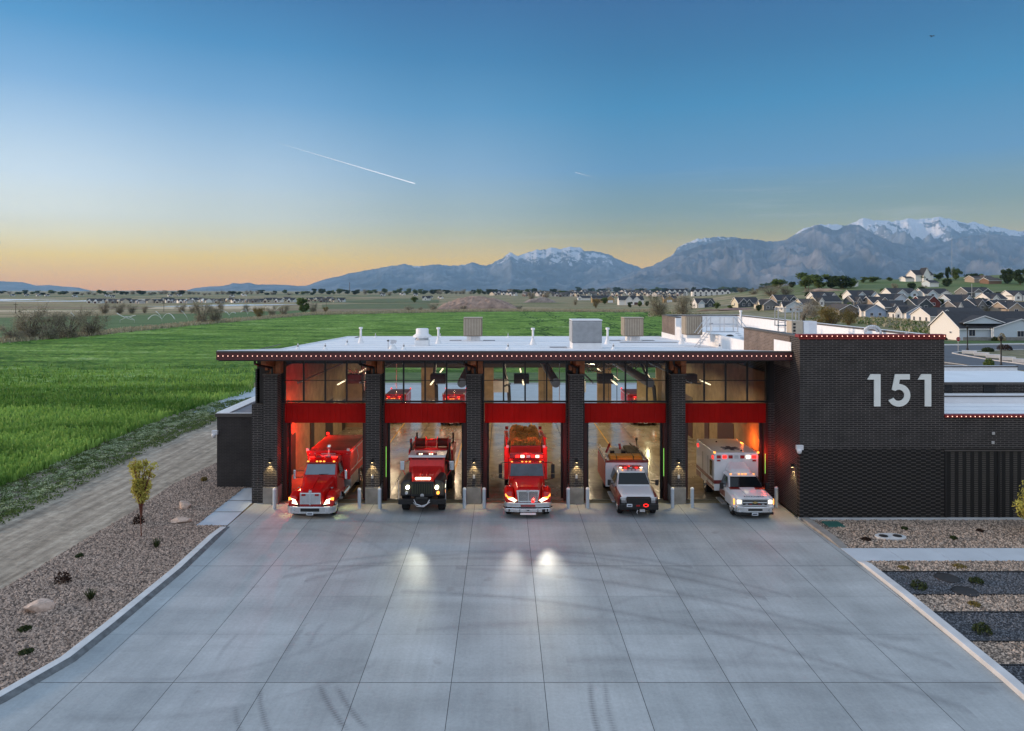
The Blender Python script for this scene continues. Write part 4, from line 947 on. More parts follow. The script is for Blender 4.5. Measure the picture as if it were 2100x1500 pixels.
# ================================================================= SITE THINGS
def boulder(label,px,py,r_,seed,sq=.62):
    g=np.random.default_rng(seed); bm=bmesh.new(); bmesh.ops.create_icosphere(bm,subdivisions=3,radius=1)
    cuts=[Vector(g.normal(size=3)).normalized() for _ in range(9)]
    for v in bm.verts:
        n_=v.co.normalized(); d=1.
        for c in cuts:
            k=n_.dot(c)
            if k>.55: d=min(d,.62/k*.95)
        v.co=n_*d; v.co.x*=1.25; v.co.z*=sq*1.3
    me=bpy.data.meshes.new('boulder'); bm.to_mesh(me); bm.free(); me.materials.append(MT['rock'])
    o=bpy.data.objects.new('boulder',me); COL.objects.link(o); q=P(px,py); o.location=(q[0],q[1],r_*.3); o.scale=(r_,r_,r_); tag(o,label,'boulder','landscape boulders in the left gravel bed'); return o
boulder('pale angular boulder with a pink side, upper of the two near the annex',379,1042,.36,1,.8)
boulder('low pale boulder just below the upper one, near the concrete path',371,1072,.40,2,.5)
boulder('largest pinkish boulder lying by itself at the lower left',80,1252,.42,4,.62)
def shrubmesh(n,rad,h,seed,leaf,mat,spiky=False):
    g=np.random.default_rng(seed); a=g.random(n)*2*np.pi; el=g.random(n)**.7; rr=rad*np.sqrt(g.random(n))
    if spiky:
        b=np.column_stack([.04*np.cos(a),.04*np.sin(a),np.zeros(n)]); L_=(.5+.5*g.random(n)); tip=np.column_stack([np.cos(a)*rad*L_*(.3+.7*g.random(n)),np.sin(a)*rad*L_*(.3+.7*g.random(n)),h*L_])
        w_=leaf*np.column_stack([-np.sin(a),np.cos(a),np.zeros(n)]); V=np.stack([b-w_,b+w_,tip+w_*.3,tip-w_*.3],1).reshape(-1,3)
    else:
        c=np.column_stack([rr*np.cos(a),rr*np.sin(a),h*(.15+.85*g.random(n))*np.sqrt(np.clip(1-(rr/rad)**2*.8,0,1))])
        u=g.normal(size=(n,3)); u/=np.linalg.norm(u,axis=1)[:,None]; v=np.cross(u,g.normal(size=(n,3))); v/=np.linalg.norm(v,axis=1)[:,None]; s=leaf*(.5+g.random((n,1)))
        V=np.stack([c-u*s,c+v*s*.7,c+u*s,c-v*s*.7],1).reshape(-1,3)
    return V,np.arange(4*n).reshape(n,4),np.repeat(g.random(n),4)
for i,(px,py,rad,h,mat,sp_,l_) in enumerate([(284,1074,.40,.6,'lf_brown',0,'dark purple-brown shrub just left of the sapling stem'),(321,1124,.42,.5,'lf_shrub',1,'spiky dark green shrub right of the sapling'),(128,1196,.42,.6,'lf_brown',0,'dark brown leafy shrub left of the spiky one, lower bed'),(186,1230,.50,.5,'lf_shrub',1,'spiky dark green shrub at the lower left bed'),(50,1293,.30,.18,'lf_shrub',0,'flat dark green tuft below the largest boulder'),(163,1143,.22,.2,'lf_shrub',0,'tiny green tuft in the middle of the left bed'),(54,1340,.30,.15,'lf_shrub',0,'small dark tuft in the bottom left corner of the bed'),(418,987,.26,.35,'lf_gold',0,'small golden tuft under the annex wall'),
    (1884,1207,.42,.42,'lf_shrub',0,'round green shrub at the left end of the upper dark slate strip'),(2002,1195,.36,.25,'lf_shrub',0,'low green shrub between the two round lids'),(2014,1298,.42,.42,'lf_shrub',0,'round green shrub in the second dark slate strip'),(1776,1108,.3,.14,'lf_brown',0,'low dark tuft left of the twin covers'),(1855,1086,.2,.18,'lf_shrub',0,'tiny green tuft above the twin covers'),(1956,1106,.2,.2,'lf_shrub',0,'tiny green tuft right of the twin covers'),(1853,1166,.3,.10,'lf_gold',0,'flat golden tuft just below the walk, left one'),(1968,1163,.4,.10,'lf_gold',0,'flat golden tuft just below the walk, right one'),(1998,1241,.3,.12,'lf_gold',0,'flat golden tuft in the tan strip between dark strips'),(2010,1090,.22,.12,'lf_brown',0,'tiny brown tuft under the screen wall')]):
    rad*=.72; h*=.8; V_,F_,t_=shrubmesh(260 if not sp_ else 120,rad,h,i+50,.04 if not sp_ else .022,mat,sp_)
    o=npmesh('shrub',V_,F_,MT[mat],t_); o.location=P(px,py); tag(o,l_,'shrub','young shrubs in the gravel beds')
# lids and covers
def lid(px,py,r_,l_,z_=.0):
    t=thing('manhole_cover',l_,'manhole cover',P(px,py)); MB().lathe([(r_+.05,-.02),(r_+.05,.05),(r_,.06),(r_,.03)],(0,0,0),28).build('rim',MT['iron'],t); MB().lathe([(r_-.01,.0),(r_-.01,.05),(r_*.5,.065),(0,.07)],(0,0,0),28).build('plate',MT['iron'],t)
lid(1942,1187,.42,'round black cover in the upper dark strip, the one nearer the walk'); lid(1980,1215,.42,'round black cover in the upper dark strip, the lower right one')
p=P(1826,1103); t=thing('utility_cover','concrete slab with two round black lids in the gravel by the wall','utility cover',p); m=MB()
ov=[(.72*math.cos(a)*(1+.0),.42*math.sin(a)*(1-.22*math.cos(a)**8*0),0) for a in np.linspace(0,2*math.pi,28,endpoint=False)]
m.prism([(x,y,-.02) for x,y,_ in ov],(0,0,.10)); m.build('slab',MT['conc_lt'],t,bevel=.01)
for s_ in (-.33,.33): MB().cyl((s_,0,.08),(s_,0,.10),.2,n=20).build('lid',MT['iron'],t)
p=P(1709,1077); o=MB().box(-.42,.42,-.40,.40,-.02,.07).build('valve_box_lid',MT['greenlid'],bevel=.03); o.location=p; tag(o,'dark green plastic valve box lid flush in gravel at the tower foot','valve box')
# ================================================================= TREES
def tube_np(m,pts,r0,r1,n=5):
    k=len(pts)-1
    for i in range(k): m.cyl(pts[i],pts[i+1],r0+(r1-r0)*i/k,r0+(r1-r0)*(i+1)/k,n,0,False)
def make_tree(name,label,cat,h,cr,seed,leafmat_,n,leaf,trunk_h=.25,multi=1,squash=1.,nclump=14,bark='bark',fill=.5,up=0.,twig=0,tr0=.025,zp=1.):
    g=np.random.default_rng(seed); t=thing(name,label,cat); m=MB(); cl=[]
    for s in range(multi):
        bx_=(g.random()-.5)*cr*.5*(multi>1); by_=(g.random()-.5)*cr*.5*(multi>1); top=Vector((bx_*2,by_*2,h*(.55+.1*g.random()))); base=Vector((bx_*.3,by_*.3,0))
        mid=base.lerp(top,.5)+Vector((g.normal()*.03*h,g.normal()*.03*h,0)); tube_np(m,[base,mid,top],h*tr0,h*tr0*.3,6)
    for c in range(nclump):
        a=g.random()*2*math.pi; zf=g.random()**zp; r_=cr*(.25+.6*g.random())*math.sin(math.pi*min(1,.18+.82*(1-zf*.9)))**.6
        zc=h*(trunk_h+(1-trunk_h)*(.12+.76*zf)); ctr=Vector((r_*math.cos(a),r_*math.sin(a),zc)); cl.append((ctr,cr*(.28+.22*g.random())))
        st=Vector((0,0,h*trunk_h*(.6+.6*g.random()))).lerp(Vector((0,0,h*.5)),g.random()*.5); mdp=st.lerp(ctr,.5)+Vector((0,0,.04*h)); tube_np(m,[st,mdp,ctr],h*.012,h*.003,4)
        for q in range(twig):
            e=ctr+Vector(g.normal(size=3))*cr*.32; tube_np(m,[ctr,e],h*.004,h*.0012,3)
    m.build('trunk',MT[bark],t)
    per=n//nclump; Vs=[];ts=[]
    for ctr,r_ in cl:
        d=g.normal(size=(per,3)); d/=np.linalg.norm(d,axis=1)[:,None]; rad=r_*(g.random(per)**fill); c=np.array(ctr)[None]+d*rad[:,None]*np.array([1,1,squash])
        u=g.normal(size=(per,3)); u[:,2]+=up*2*np.sign(u[:,2]); u/=np.linalg.norm(u,axis=1)[:,None]; v=np.cross(u,g.normal(size=(per,3))); v/=np.linalg.norm(v,axis=1)[:,None]; s=leaf*(.5+g.random((per,1)))
        k=.35 if up else .75
        Vs.append(np.stack([c-u*s,c+v*s*k,c+u*s,c-v*s*k],1).reshape(-1,3)); ts.append(np.repeat(np.clip(.5+.35*g.normal()+.25*(g.random(per)-.5),0,1),4))
    V=np.concatenate(Vs); npmesh('crown',V,np.arange(len(V)).reshape(-1,4),MT[leafmat_],np.concatenate(ts),t); return t
# saplings near the station
t=make_tree('sapling','thin young tree with yellow-green leaves and a red-brown stem in the left gravel bed','tree',3.75,.60,31,'lf_yel',3300,.048,.40,1,1.1,36,'barkred',.6,.0,2,.007); t.location=P(290,1101); t.scale=(1,1,1.03)
t=make_tree('sapling','young tree with bright yellow-green leaves cut by the right edge of the picture','tree',2.7,1.0,32,'lf_yel',3600,.06,.12,1,1.,22,'barkred',.6,.2,2,.01); t.location=P(2120,1095)
protos={
 'scrub':[make_tree('scrub_tree','grey-olive multi-stemmed tree with sparse spring twigs','tree',7,4.2,40+i,'lf_olive',8000,.12,.0,5,.9,40,'bark',.8,.5,6,.018,1.6) for i in range(3)],
 'green':[make_tree('leafy_tree','x','tree',9,4.2,50+i,'lf_green',4200,.30,.15,1,.9,22) for i in range(3)],
 'dark':[make_tree('dark_tree','x','tree',9,3.6,60+i,'lf_dark',4200,.30,.08,1,1.1,22) for i in range(2)],
 'gold':[make_tree('golden_tree','x','tree',6,4.2,70,'lf_gold',5000,.16,.08,3,.9,24,'bark',.7,.4,3)],
 'pale':[make_tree('blossom_tree','x','tree',6,3.2,75,'lf_pale',3000,.14,.12,3,.9,20,'bark',.8,.4,4)],
}
HT={'scrub':7,'green':9,'dark':9,'gold':6,'pale':6}; WD={'scrub':4.2,'green':4.2,'dark':3.6,'gold':4.2,'pale':3.2}
used_p=set(); TRS={k:[tree_of(o) for o in v] for k,v in protos.items()}
def plant(kind,px,py,toppy,wpx,label,group,var=0):
    """tree with its foot at (px,py), top at toppy and crown wpx wide"""
    X_,Y_,Z_=T(px,py); hh=(py-toppy)*Y_/F; ww=wpx*Y_/F/2
    o=protos[kind][var%len(protos[kind])]; key=(kind,var%len(protos[kind])); sc=(ww/WD[kind],ww/WD[kind],hh/HT[kind])
    if key not in used_p:
        used_p.add(key); o.location=(X_,Y_,Z_-.1); o.scale=sc; o['label']=label; o['group']=group; return o
    return dup(o,TRS[kind][var%len(protos[kind])],(X_,Y_,Z_-.1),random.random()*6.28,label,group,sc)
ft='trees along the far edge of the crop field'
for a in [('scrub',62,698,630,84,'large grey-olive bush furthest left in the big thicket',0),('scrub',100,698,640,84,'spreading grey bush second in the big left thicket',1),('scrub',140,695,641,80,'rounded grey bush in the middle of the left thicket',2),('scrub',184,691,634,72,'tall grey-olive bush at the right end of the left thicket',0),('scrub',28,702,662,64,'low grey bush at the left picture edge under the thicket',1),
          ('scrub',214,643,622,30,'small grey bush in the plain right of the big thicket',2),('scrub',245,643,622,34,'twin grey bush in the plain above the sprinklers',0),('scrub',271,643,624,24,'third grey bush above the sprinklers',1),('scrub',297,642,628,16,'tiny round grey bush right of the twin bushes',2),('scrub',372,641,624,30,'grey bush above the middle sprinkler jets',0),('scrub',395,641,627,18,'low grey bush beside the middle bush',1),
          ('scrub',414,665,620,52,'tall grey-olive tree left of the pair by the bank',2),('scrub',440,664,624,44,'grey-olive tree right of the pair by the bank',0),('scrub',453,640,612,20,'slim upright grey tree behind the bank pair',1),('gold',531,655,629,30,'round orange-olive tree standing by the bank',0),('scrub',558,650,628,26,'grey bush right of the orange-olive tree',1),('scrub',582,649,626,28,'grey bush second right of the orange-olive tree',2),
          ('green',622,643,611,34,'full green-grey tree where the bank meets the field corner',0),('scrub',642,643,620,22,'grey bush leaning right of the corner tree',1),('gold',668,641,629,12,'small golden bush beyond the field corner',0),('scrub',505,640,625,24,'low reddish-grey bush beyond the sprinklers',2),
          ('green',850,621,609,14,'small round green tree alone in the plain left of the earth mound',1),('scrub',838,639,628,22,'low bush at the field edge left of the mound',0),('scrub',888,637,622,26,'grey bush at the left foot of the earth mound',1),('scrub',862,638,630,14,'tiny bush left of the mound foot',2),('dark',1013,634,625,6,'dark narrow shrub in front of the earth mound, left one',0),('dark',1043,634,624,7,'dark narrow shrub in front of the earth mound, right one',1),('scrub',950,637,627,18,'low bush before the middle of the mound',2),('scrub',1065,636,627,20,'low bush at the right foot of the mound',0),('scrub',1120,612,598,24,'reddish-grey tree behind the right of the mound',0),('scrub',1090,615,600,22,'grey tree behind the mound, further left',2),
          ('scrub',1353,649,602,58,'big grey-green tree at the right end of the crop field',1),('scrub',1402,646,606,58,'broad grey tree beside the white parapet',2),('gold',1222,632,612,16,'thin golden tree before the unfinished house',0),('dark',1292,631,620,12,'small dark bush before the white house with dark trim',0),('dark',1327,628,618,8,'small dark conifer left of the big grey-green tree',1),
          ('gold',1705,672,630,90,'wide golden-olive bush beyond the white parapet',0),('gold',1740,668,640,40,'low golden bush to the right of the wide one',0),('pale',1648,664,620,44,'tree with pale blossom behind the steel ladder',0),('scrub',1668,655,612,34,'bare grey tree above the blossom tree',0)]:
    plant(*a[:5],a[5],ft,a[6])
hg='trees on the hillside behind the houses'
rg=np.random.default_rng(8)
hill=[('green',1572,590,570,40,0,'bright round green tree on the left of the hillside wood'),('green',1594,592,573,34,1,'bright green tree next to the round one'),('scrub',1580,607,586,50,0,'grey-olive bushes below the bright round tree'),('scrub',1612,604,582,40,1,'grey-olive bushes left of the large willow'),('green',1652,592,560,52,2,'large pale green willow-like tree'),('green',1680,593,563,46,0,'second large pale green tree beside the willow-like one'),('dark',1705,592,567,36,0,'dark green tree right of the large pale ones'),('dark',1728,592,566,40,1,'second dark green tree in the hillside wood'),('green',1745,591,571,30,1,'green tree closing the right of the hillside wood'),
      ('green',1770,580,568,20,0,'small green tree between wood and the white hill house, left'),('green',1790,579,568,26,1,'small green tree between wood and the white hill house, middle'),('green',1825,577,569,16,2,'small green tree between wood and the white hill house, right'),('dark',1872,576,561,14,0,'dark tree directly left of the white hill house'),('green',1888,577,564,26,1,'green tree in front of the white hill house'),('dark',1870,594,580,16,1,'dark round tree on the open slope'),('green',1925,574,560,26,2,'green tree right of the white hill house'),('dark',1943,574,549,10,0,'narrow dark poplar on the hill crest'),('green',1960,575,551,22,1,'tall green tree beside the poplar'),('dark',1942,588,572,18,1,'dark tree below the poplar'),('dark',1991,578,562,26,0,'dark round tree right of the poplar group'),('green',2015,574,562,16,0,'light green tree left of the tan hill houses'),('dark',2066,582,552,26,1,'very dark tall tree second from the right edge'),('dark',2092,584,553,30,0,'very dark tall tree at the right picture edge'),('scrub',1835,594,581,18,2,'bare brown tree on the open slope'),('scrub',1520,600,590,22,0,'grey tree above the townhouse row'),('scrub',1893,596,584,16,1,'tan tree on the open slope'),
      ('scrub',1658,606,592,24,2,'grey-olive tree before the tan bank'),('scrub',1545,604,592,26,1,'grey-olive bushes left of the bright tree'),('green',1480,588,576,20,2,'green tree on the ridge above the townhouses, left'),('dark',1520,588,578,24,0,'dark tree on the ridge above the townhouses, right'),('dark',1624,590,578,14,1,'dark narrow tree between bushes and willow'),('green',2060,607,598,40,0,'pale green bush on the green slope at right')]
for k_,px,py,tp,w_,v,l_ in hill: plant(k_,px,py,tp,w_,l_,hg,v)
# ridge of trees on the skyline, each its own
k=0
xs_=list(np.arange(8,640,11.5))+list(np.arange(640,1180,9.5))+list(np.arange(1180,1560,9.))
for px in xs_:
    px=px+rg.normal()*3; py=604+rg.normal()*.9 if px<1180 else 600-(px-1180)/380*8+rg.normal()*1.2
    tp=py-(4.5+4.*rg.random()) if px<640 else py-(6+6*rg.random())
    if 640<=px<1180: py-=.5
    kd=['green','dark','scrub'][int(rg.integers(0,3))]
    side='over the western plain' if px<640 else ('below the snowy mountains' if px<1180 else 'behind the town rows')
    plant(kd,px,py,tp,(10+9*rg.random()),f'small {dict(green="green",dark="dark green",scrub="grey-olive")[kd]} tree in the distant skyline row {side}','distant trees on the skyline '+side,k); k+=1
def fontmesh(f):
    q=bpy.data.objects.new('q',f); COL.objects.link(q); bpy.context.view_layer.update(); me=bpy.data.meshes.new_from_object(q); bpy.data.objects.remove(q)
    if not me.materials: me.materials.append(f.materials[0])
    o=bpy.data.objects.new('lettering',me); COL.objects.link(o); return o
# ================================================================= VEHICLES (local: nose at y=0, body toward +y)
def rr(y,hw,z0,z1,c=.06,hwt=None,cx=0):
    ht=hw if hwt is None else hwt
    return [(cx-hw+c,y,z0),(cx+hw-c,y,z0),(cx+hw,y,z0+c),(cx+ht,y,z1-c),(cx+ht-c,y,z1),(cx-ht+c,y,z1),(cx-ht,y,z1-c),(cx-hw,y,z0+c)]
def wheel(t,x,y,r_,w_,rim='rim'):
    w0=MB().cyl((x-w_/2,y,r_),(x+w_/2,y,r_),r_,n=24).build('wheel',MT['tyre'],t,bevel=.04)
    for s in (-1,1):
        xo=x+s*w_/2; MB().cyl((xo-s*.02,y,r_),(xo+s*.012,y,r_),r_*.60,r_*.56,16).cyl((xo+s*.012,y,r_),(xo+s*.05,y,r_),r_*.2,r_*.14,10).build('rim',MT[rim],w0)
def arch(t,x,y,r_,w_,mat,name='fender',a0=-10,a1=190,th=.05):
    ring=[]
    for k in range(13):
        a=R(a0+(a1-a0)*k/12); ca,sa=math.cos(a),math.sin(a)
        ring.append([(x-w_/2,y-ca*r_,.45+sa*r_),(x+w_/2,y-ca*r_,.45+sa*r_),(x+w_/2,y-ca*(r_+th),.45+sa*(r_+th)),(x-w_/2,y-ca*(r_+th),.45+sa*(r_+th))])
    MB().loft(ring).build(name,MT[mat],t,smooth=False)
def lens(t,name,x0,x1,y,z0,z1,mat,d=.03,bev=.01): return MB().box(x0,x1,y-d,y,z0,z1).build(name,MT[mat],t,bevel=bev)
def pane(t,pts,mat='vglass',name='windshield',th=(0,-.012,.006)): return MB().prism(pts,th).build(name,MT[mat],t)
def mirror(t,x,y,z0,z1,s,mat='black',arm=.3,w_=.16):
    m=MB().box(x-w_/2,x+w_/2,y-.05,y+.05,z0,z1).build('mirror',MT[mat],t,bevel=.03)
    MB().tube([(x,y,z1-.08),(x-s*arm,y+.15,z1-.08)],.018,5).tube([(x,y,z0+.08),(x-s*arm,y+.15,z0+.08)],.018,5).build('mirror_arm',MT['black'],m)
def plate(t,x,y,z,w_=.30): 
    p_=lens(t,'number_plate',x-w_/2,x+w_/2,y,z,z+.15,'plate',.015,.004); MB().box(x-w_*.36,x+w_*.36,y-.0185,y-.0155,z+.04,z+.10).build('plate_print',MT['blue'],p_)
# ---------- tanker
def tanker(loc,label):
    t=thing('water_tanker',label,'fire truck',loc,R(-.6))
    MB().box(-.42,.42,.5,8.2,.5,.72).box(-.9,.9,3.9,4.0,.4,.6).build('chassis',MT['chassis'],t)
    # bumper
    MB().loft([[(x,yy,.30),(x,yy,.66),(x,yy+.2,.66),(x,yy+.2,.30)] for x,yy in ((-1.24,.34),(-1.05,.06),(-.55,0),(.55,0),(1.05,.06),(1.24,.34))]).build('bumper',MT['chrome'],t,bevel=.025)
    MB().box(-.48,.48,-.012,.0,.42,.58).build('bumper_intake',MT['black'],t)
    for s in (-1,1): MB().cyl((s*.86,.045,.50),(s*.86,.0,.50),.10 if s>0 else .07,n=16).build('fog_lamp',MT['lens'],t)
    plate(t,0,-.002,.24,.34)
    # hood
    MB().loft([rr(.12,.62,.66,1.34,.10,.55),rr(.30,.66,.66,1.44,.12,.60),rr(1.0,.78,.66,1.60,.14,.70),rr(1.85,.92,.66,1.76,.14,.86)]).build('hood',MT['red'],t,smooth=False,bevel=.03)
    MB().prism([(0,.28,1.445),(0,.34,1.50),(0,1.8,1.80),(0,1.8,1.76)],(.02,0,0)).build('hood_ridge',MT['red'],t)
    g=MB().box(-.54,.54,.06,.12,.76,1.36).build('grille',MT['chrome'],t,bevel=.03); m=MB()
    for k in range(15): m.box(-.49+.067*k,-.455+.067*k,.048,.062,.80,1.32)
    m.build('grille_bars',MT['greymetal'],g); MB().box(-.03,.03,.02,.06,.74,1.44).build('grille_spine',MT['chrome'],g)
    MB().prism([(-.09,.05,1.38),(.09,.05,1.38),(.05,.05,1.52),(0,.05,1.46),(-.05,.05,1.52)],(0,.04,0)).build('hood_emblem',MT['chrome'],t)
    for s in (-1,1):
        lens(t,'grille_beacon',s*.34-.10,s*.34+.10,.046,1.20,1.30,'lredoff',.02)
        # fenders
        MB().loft([rr(.18,.17,.62,.95,.08,None,s*.98),rr(.30,.22,.62,1.14,.10,None,s*.95),rr(.8,.26,.72,1.26,.12,None,s*.93),rr(1.4,.25,.76,1.22,.1,None,s*.94),rr(1.75,.2,.66,1.1,.08,None,s*.96)]).build('fender',MT['red'],t,smooth=False,bevel=.03)
        MB().prism([(s*.66,.10,.74),(s*1.14,.22,.80),(s*1.15,.24,1.06),(s*.80,.13,.98)],(0,.07,0)).build('headlight',MT['lwhite'],t,bevel=.01)
        MB().prism([(s*1.0,.155,.98),(s*1.16,.225,.92),(s*1.16,.225,1.08),(s*1.03,.16,1.08)],(0,.05,0)).build('turn_signal',MT['lamber'],t)
        MB().lathe([(.10,.0),(.10,.03),(.05,.04),(0,.04)],(s*.84,1.1,1.34),12).build('fender_mirror',MT['chrome'],t)
        wheel(t,s*.98,.95,.50,.30); wheel(t,s*.92,6.6,.50,.55)
        MB().cyl((s*1.28,1.2,.8),(s*1.28,1.2,.8001),.01,n=4)
    # cab
    MB().loft([rr(1.85,.94,.6,1.75,.08,.90),rr(1.95,.96,.6,1.80,.08,.92),rr(2.28,.98,.6,2.36,.12,.84),rr(2.75,.98,.6,2.56,.12,.84),rr(3.45,.98,.6,2.56,.12,.84)]).build('cab',MT['red'],t,bevel=.03)
    pane(t,[(-.80,1.935,1.80),(.80,1.935,1.80),(.76,2.235,2.29),(-.76,2.235,2.29)],'tankglass')
    MB().tube([(-.05,1.90,1.83),(.45,1.93,1.84)],.012,4).build('wiper',MT['black'],t)
    for s in (-1,1):
        pane(t,[(s*.965,2.35,1.72),(s*.965,3.25,1.72),(s*.86,3.2,2.28),(s*.86,2.45,2.28)],'vglass','side_window',(s*.014,0,.004))
        mirror(t,s*1.38,2.0,1.55,2.05,s,'chrome',.42,.14); MB().box(min(s*.98,s*1.12),max(s*.98,s*1.12),2.2,3.4,.42,.5).build('step',MT['tread'],t)
        MB().cyl((s*1.06,2.3,.62),(s*1.06,3.6,.62),.2,n=14).build('fuel_tank',MT['chrome'],t,smooth=False)
    MB().box(-.82,.82,2.22,2.36,2.32,2.38).build('visor',MT['maroonst'],t)
    for x in (-.74,-.26,-.07,.12,.66): lens(t,'marker_light',x-.055,x+.055,2.32,2.40,2.46,'lamber',.05)
    for x in (-.62,-.24,.26,.62): lens(t,'roof_beacon',x-.14,x+.14,2.64,2.55,2.63,'lred' if x>.5 or x<-.5 else 'lredoff',.1)
    MB().cyl((0.12,3.3,2.56),(0.12,3.3,2.95),.05,n=8).lathe([(.1,2.9),(.13,3.0),(.08,3.12),(0,3.14)],(.12,3.3,0),10).box(-.3,.5,3.28,3.32,2.60,2.64).build('water_monitor',MT['chrome'],t)
    # body: tank with tarp, side compartments
    MB().box(-1.2,1.2,3.75,8.25,1.05,2.66).build('tank_body',MT['red2'],t,bevel=.04)
    MB().loft([[(-1.16,y,2.665),(1.16,y,2.665),(1.1,y,2.69+.02*math.sin(y*3)),(-1.1,y,2.69+.02*math.cos(y*2))] for y in np.linspace(3.95,8.15,12)]).build('tarp',MT['tarp'],t)
    MB().box(-1.22,1.22,3.68,3.75,2.44,2.70).build('front_rail',MT['red'],t,bevel=.02)
    m=MB()
    for k in range(8): m.cyl((-1.05+.3*k,3.66,2.54),(-1.05+.3*k,3.68,2.54),.03,n=8)
    m.build('rail_bolt',MT['chrome'],t)
    for s in (-1,1):
        m=MB().box(min(s*1.2,s*1.23),max(s*1.2,s*1.23),4.0,8.1,2.5,2.56).box(min(s*1.2,s*1.23),max(s*1.2,s*1.23),4.0,8.1,1.5,1.54).prism([(s*1.205,5.4,2.45),(s*1.205,5.5,2.45),(s*1.205,5.9,1.9),(s*1.205,5.5,1.5),(s*1.205,5.4,1.5),(s*1.205,5.78,1.9)],(s*.02,0,0)); m.build('side_stripe',MT['vwhite'],t)
        MB().box(min(s*.75,s*1.22),max(s*.75,s*1.22),3.9,5.8,.55,1.2).box(min(s*.75,s*1.22),max(s*.75,s*1.22),7.3,8.2,.6,1.2).build('compartment',MT['tread'],t,bevel=.02)
        lens(t,'corner_beacon',s*1.14-.08,s*1.14+.08,3.67,2.70,2.84,'lens' ,.1); lens(t,'rear_beacon',s*1.16-.07,s*1.16+.07,8.1,2.70,2.84,'lred',.1)
        arch(t,s*1.0,6.6,.62,.45,'tread')
    return t
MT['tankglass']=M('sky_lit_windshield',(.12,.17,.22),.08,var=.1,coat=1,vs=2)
V1=tanker((-9.86,36.05,0),'red water tanker with chrome bumper and long covered tank in the first bay')
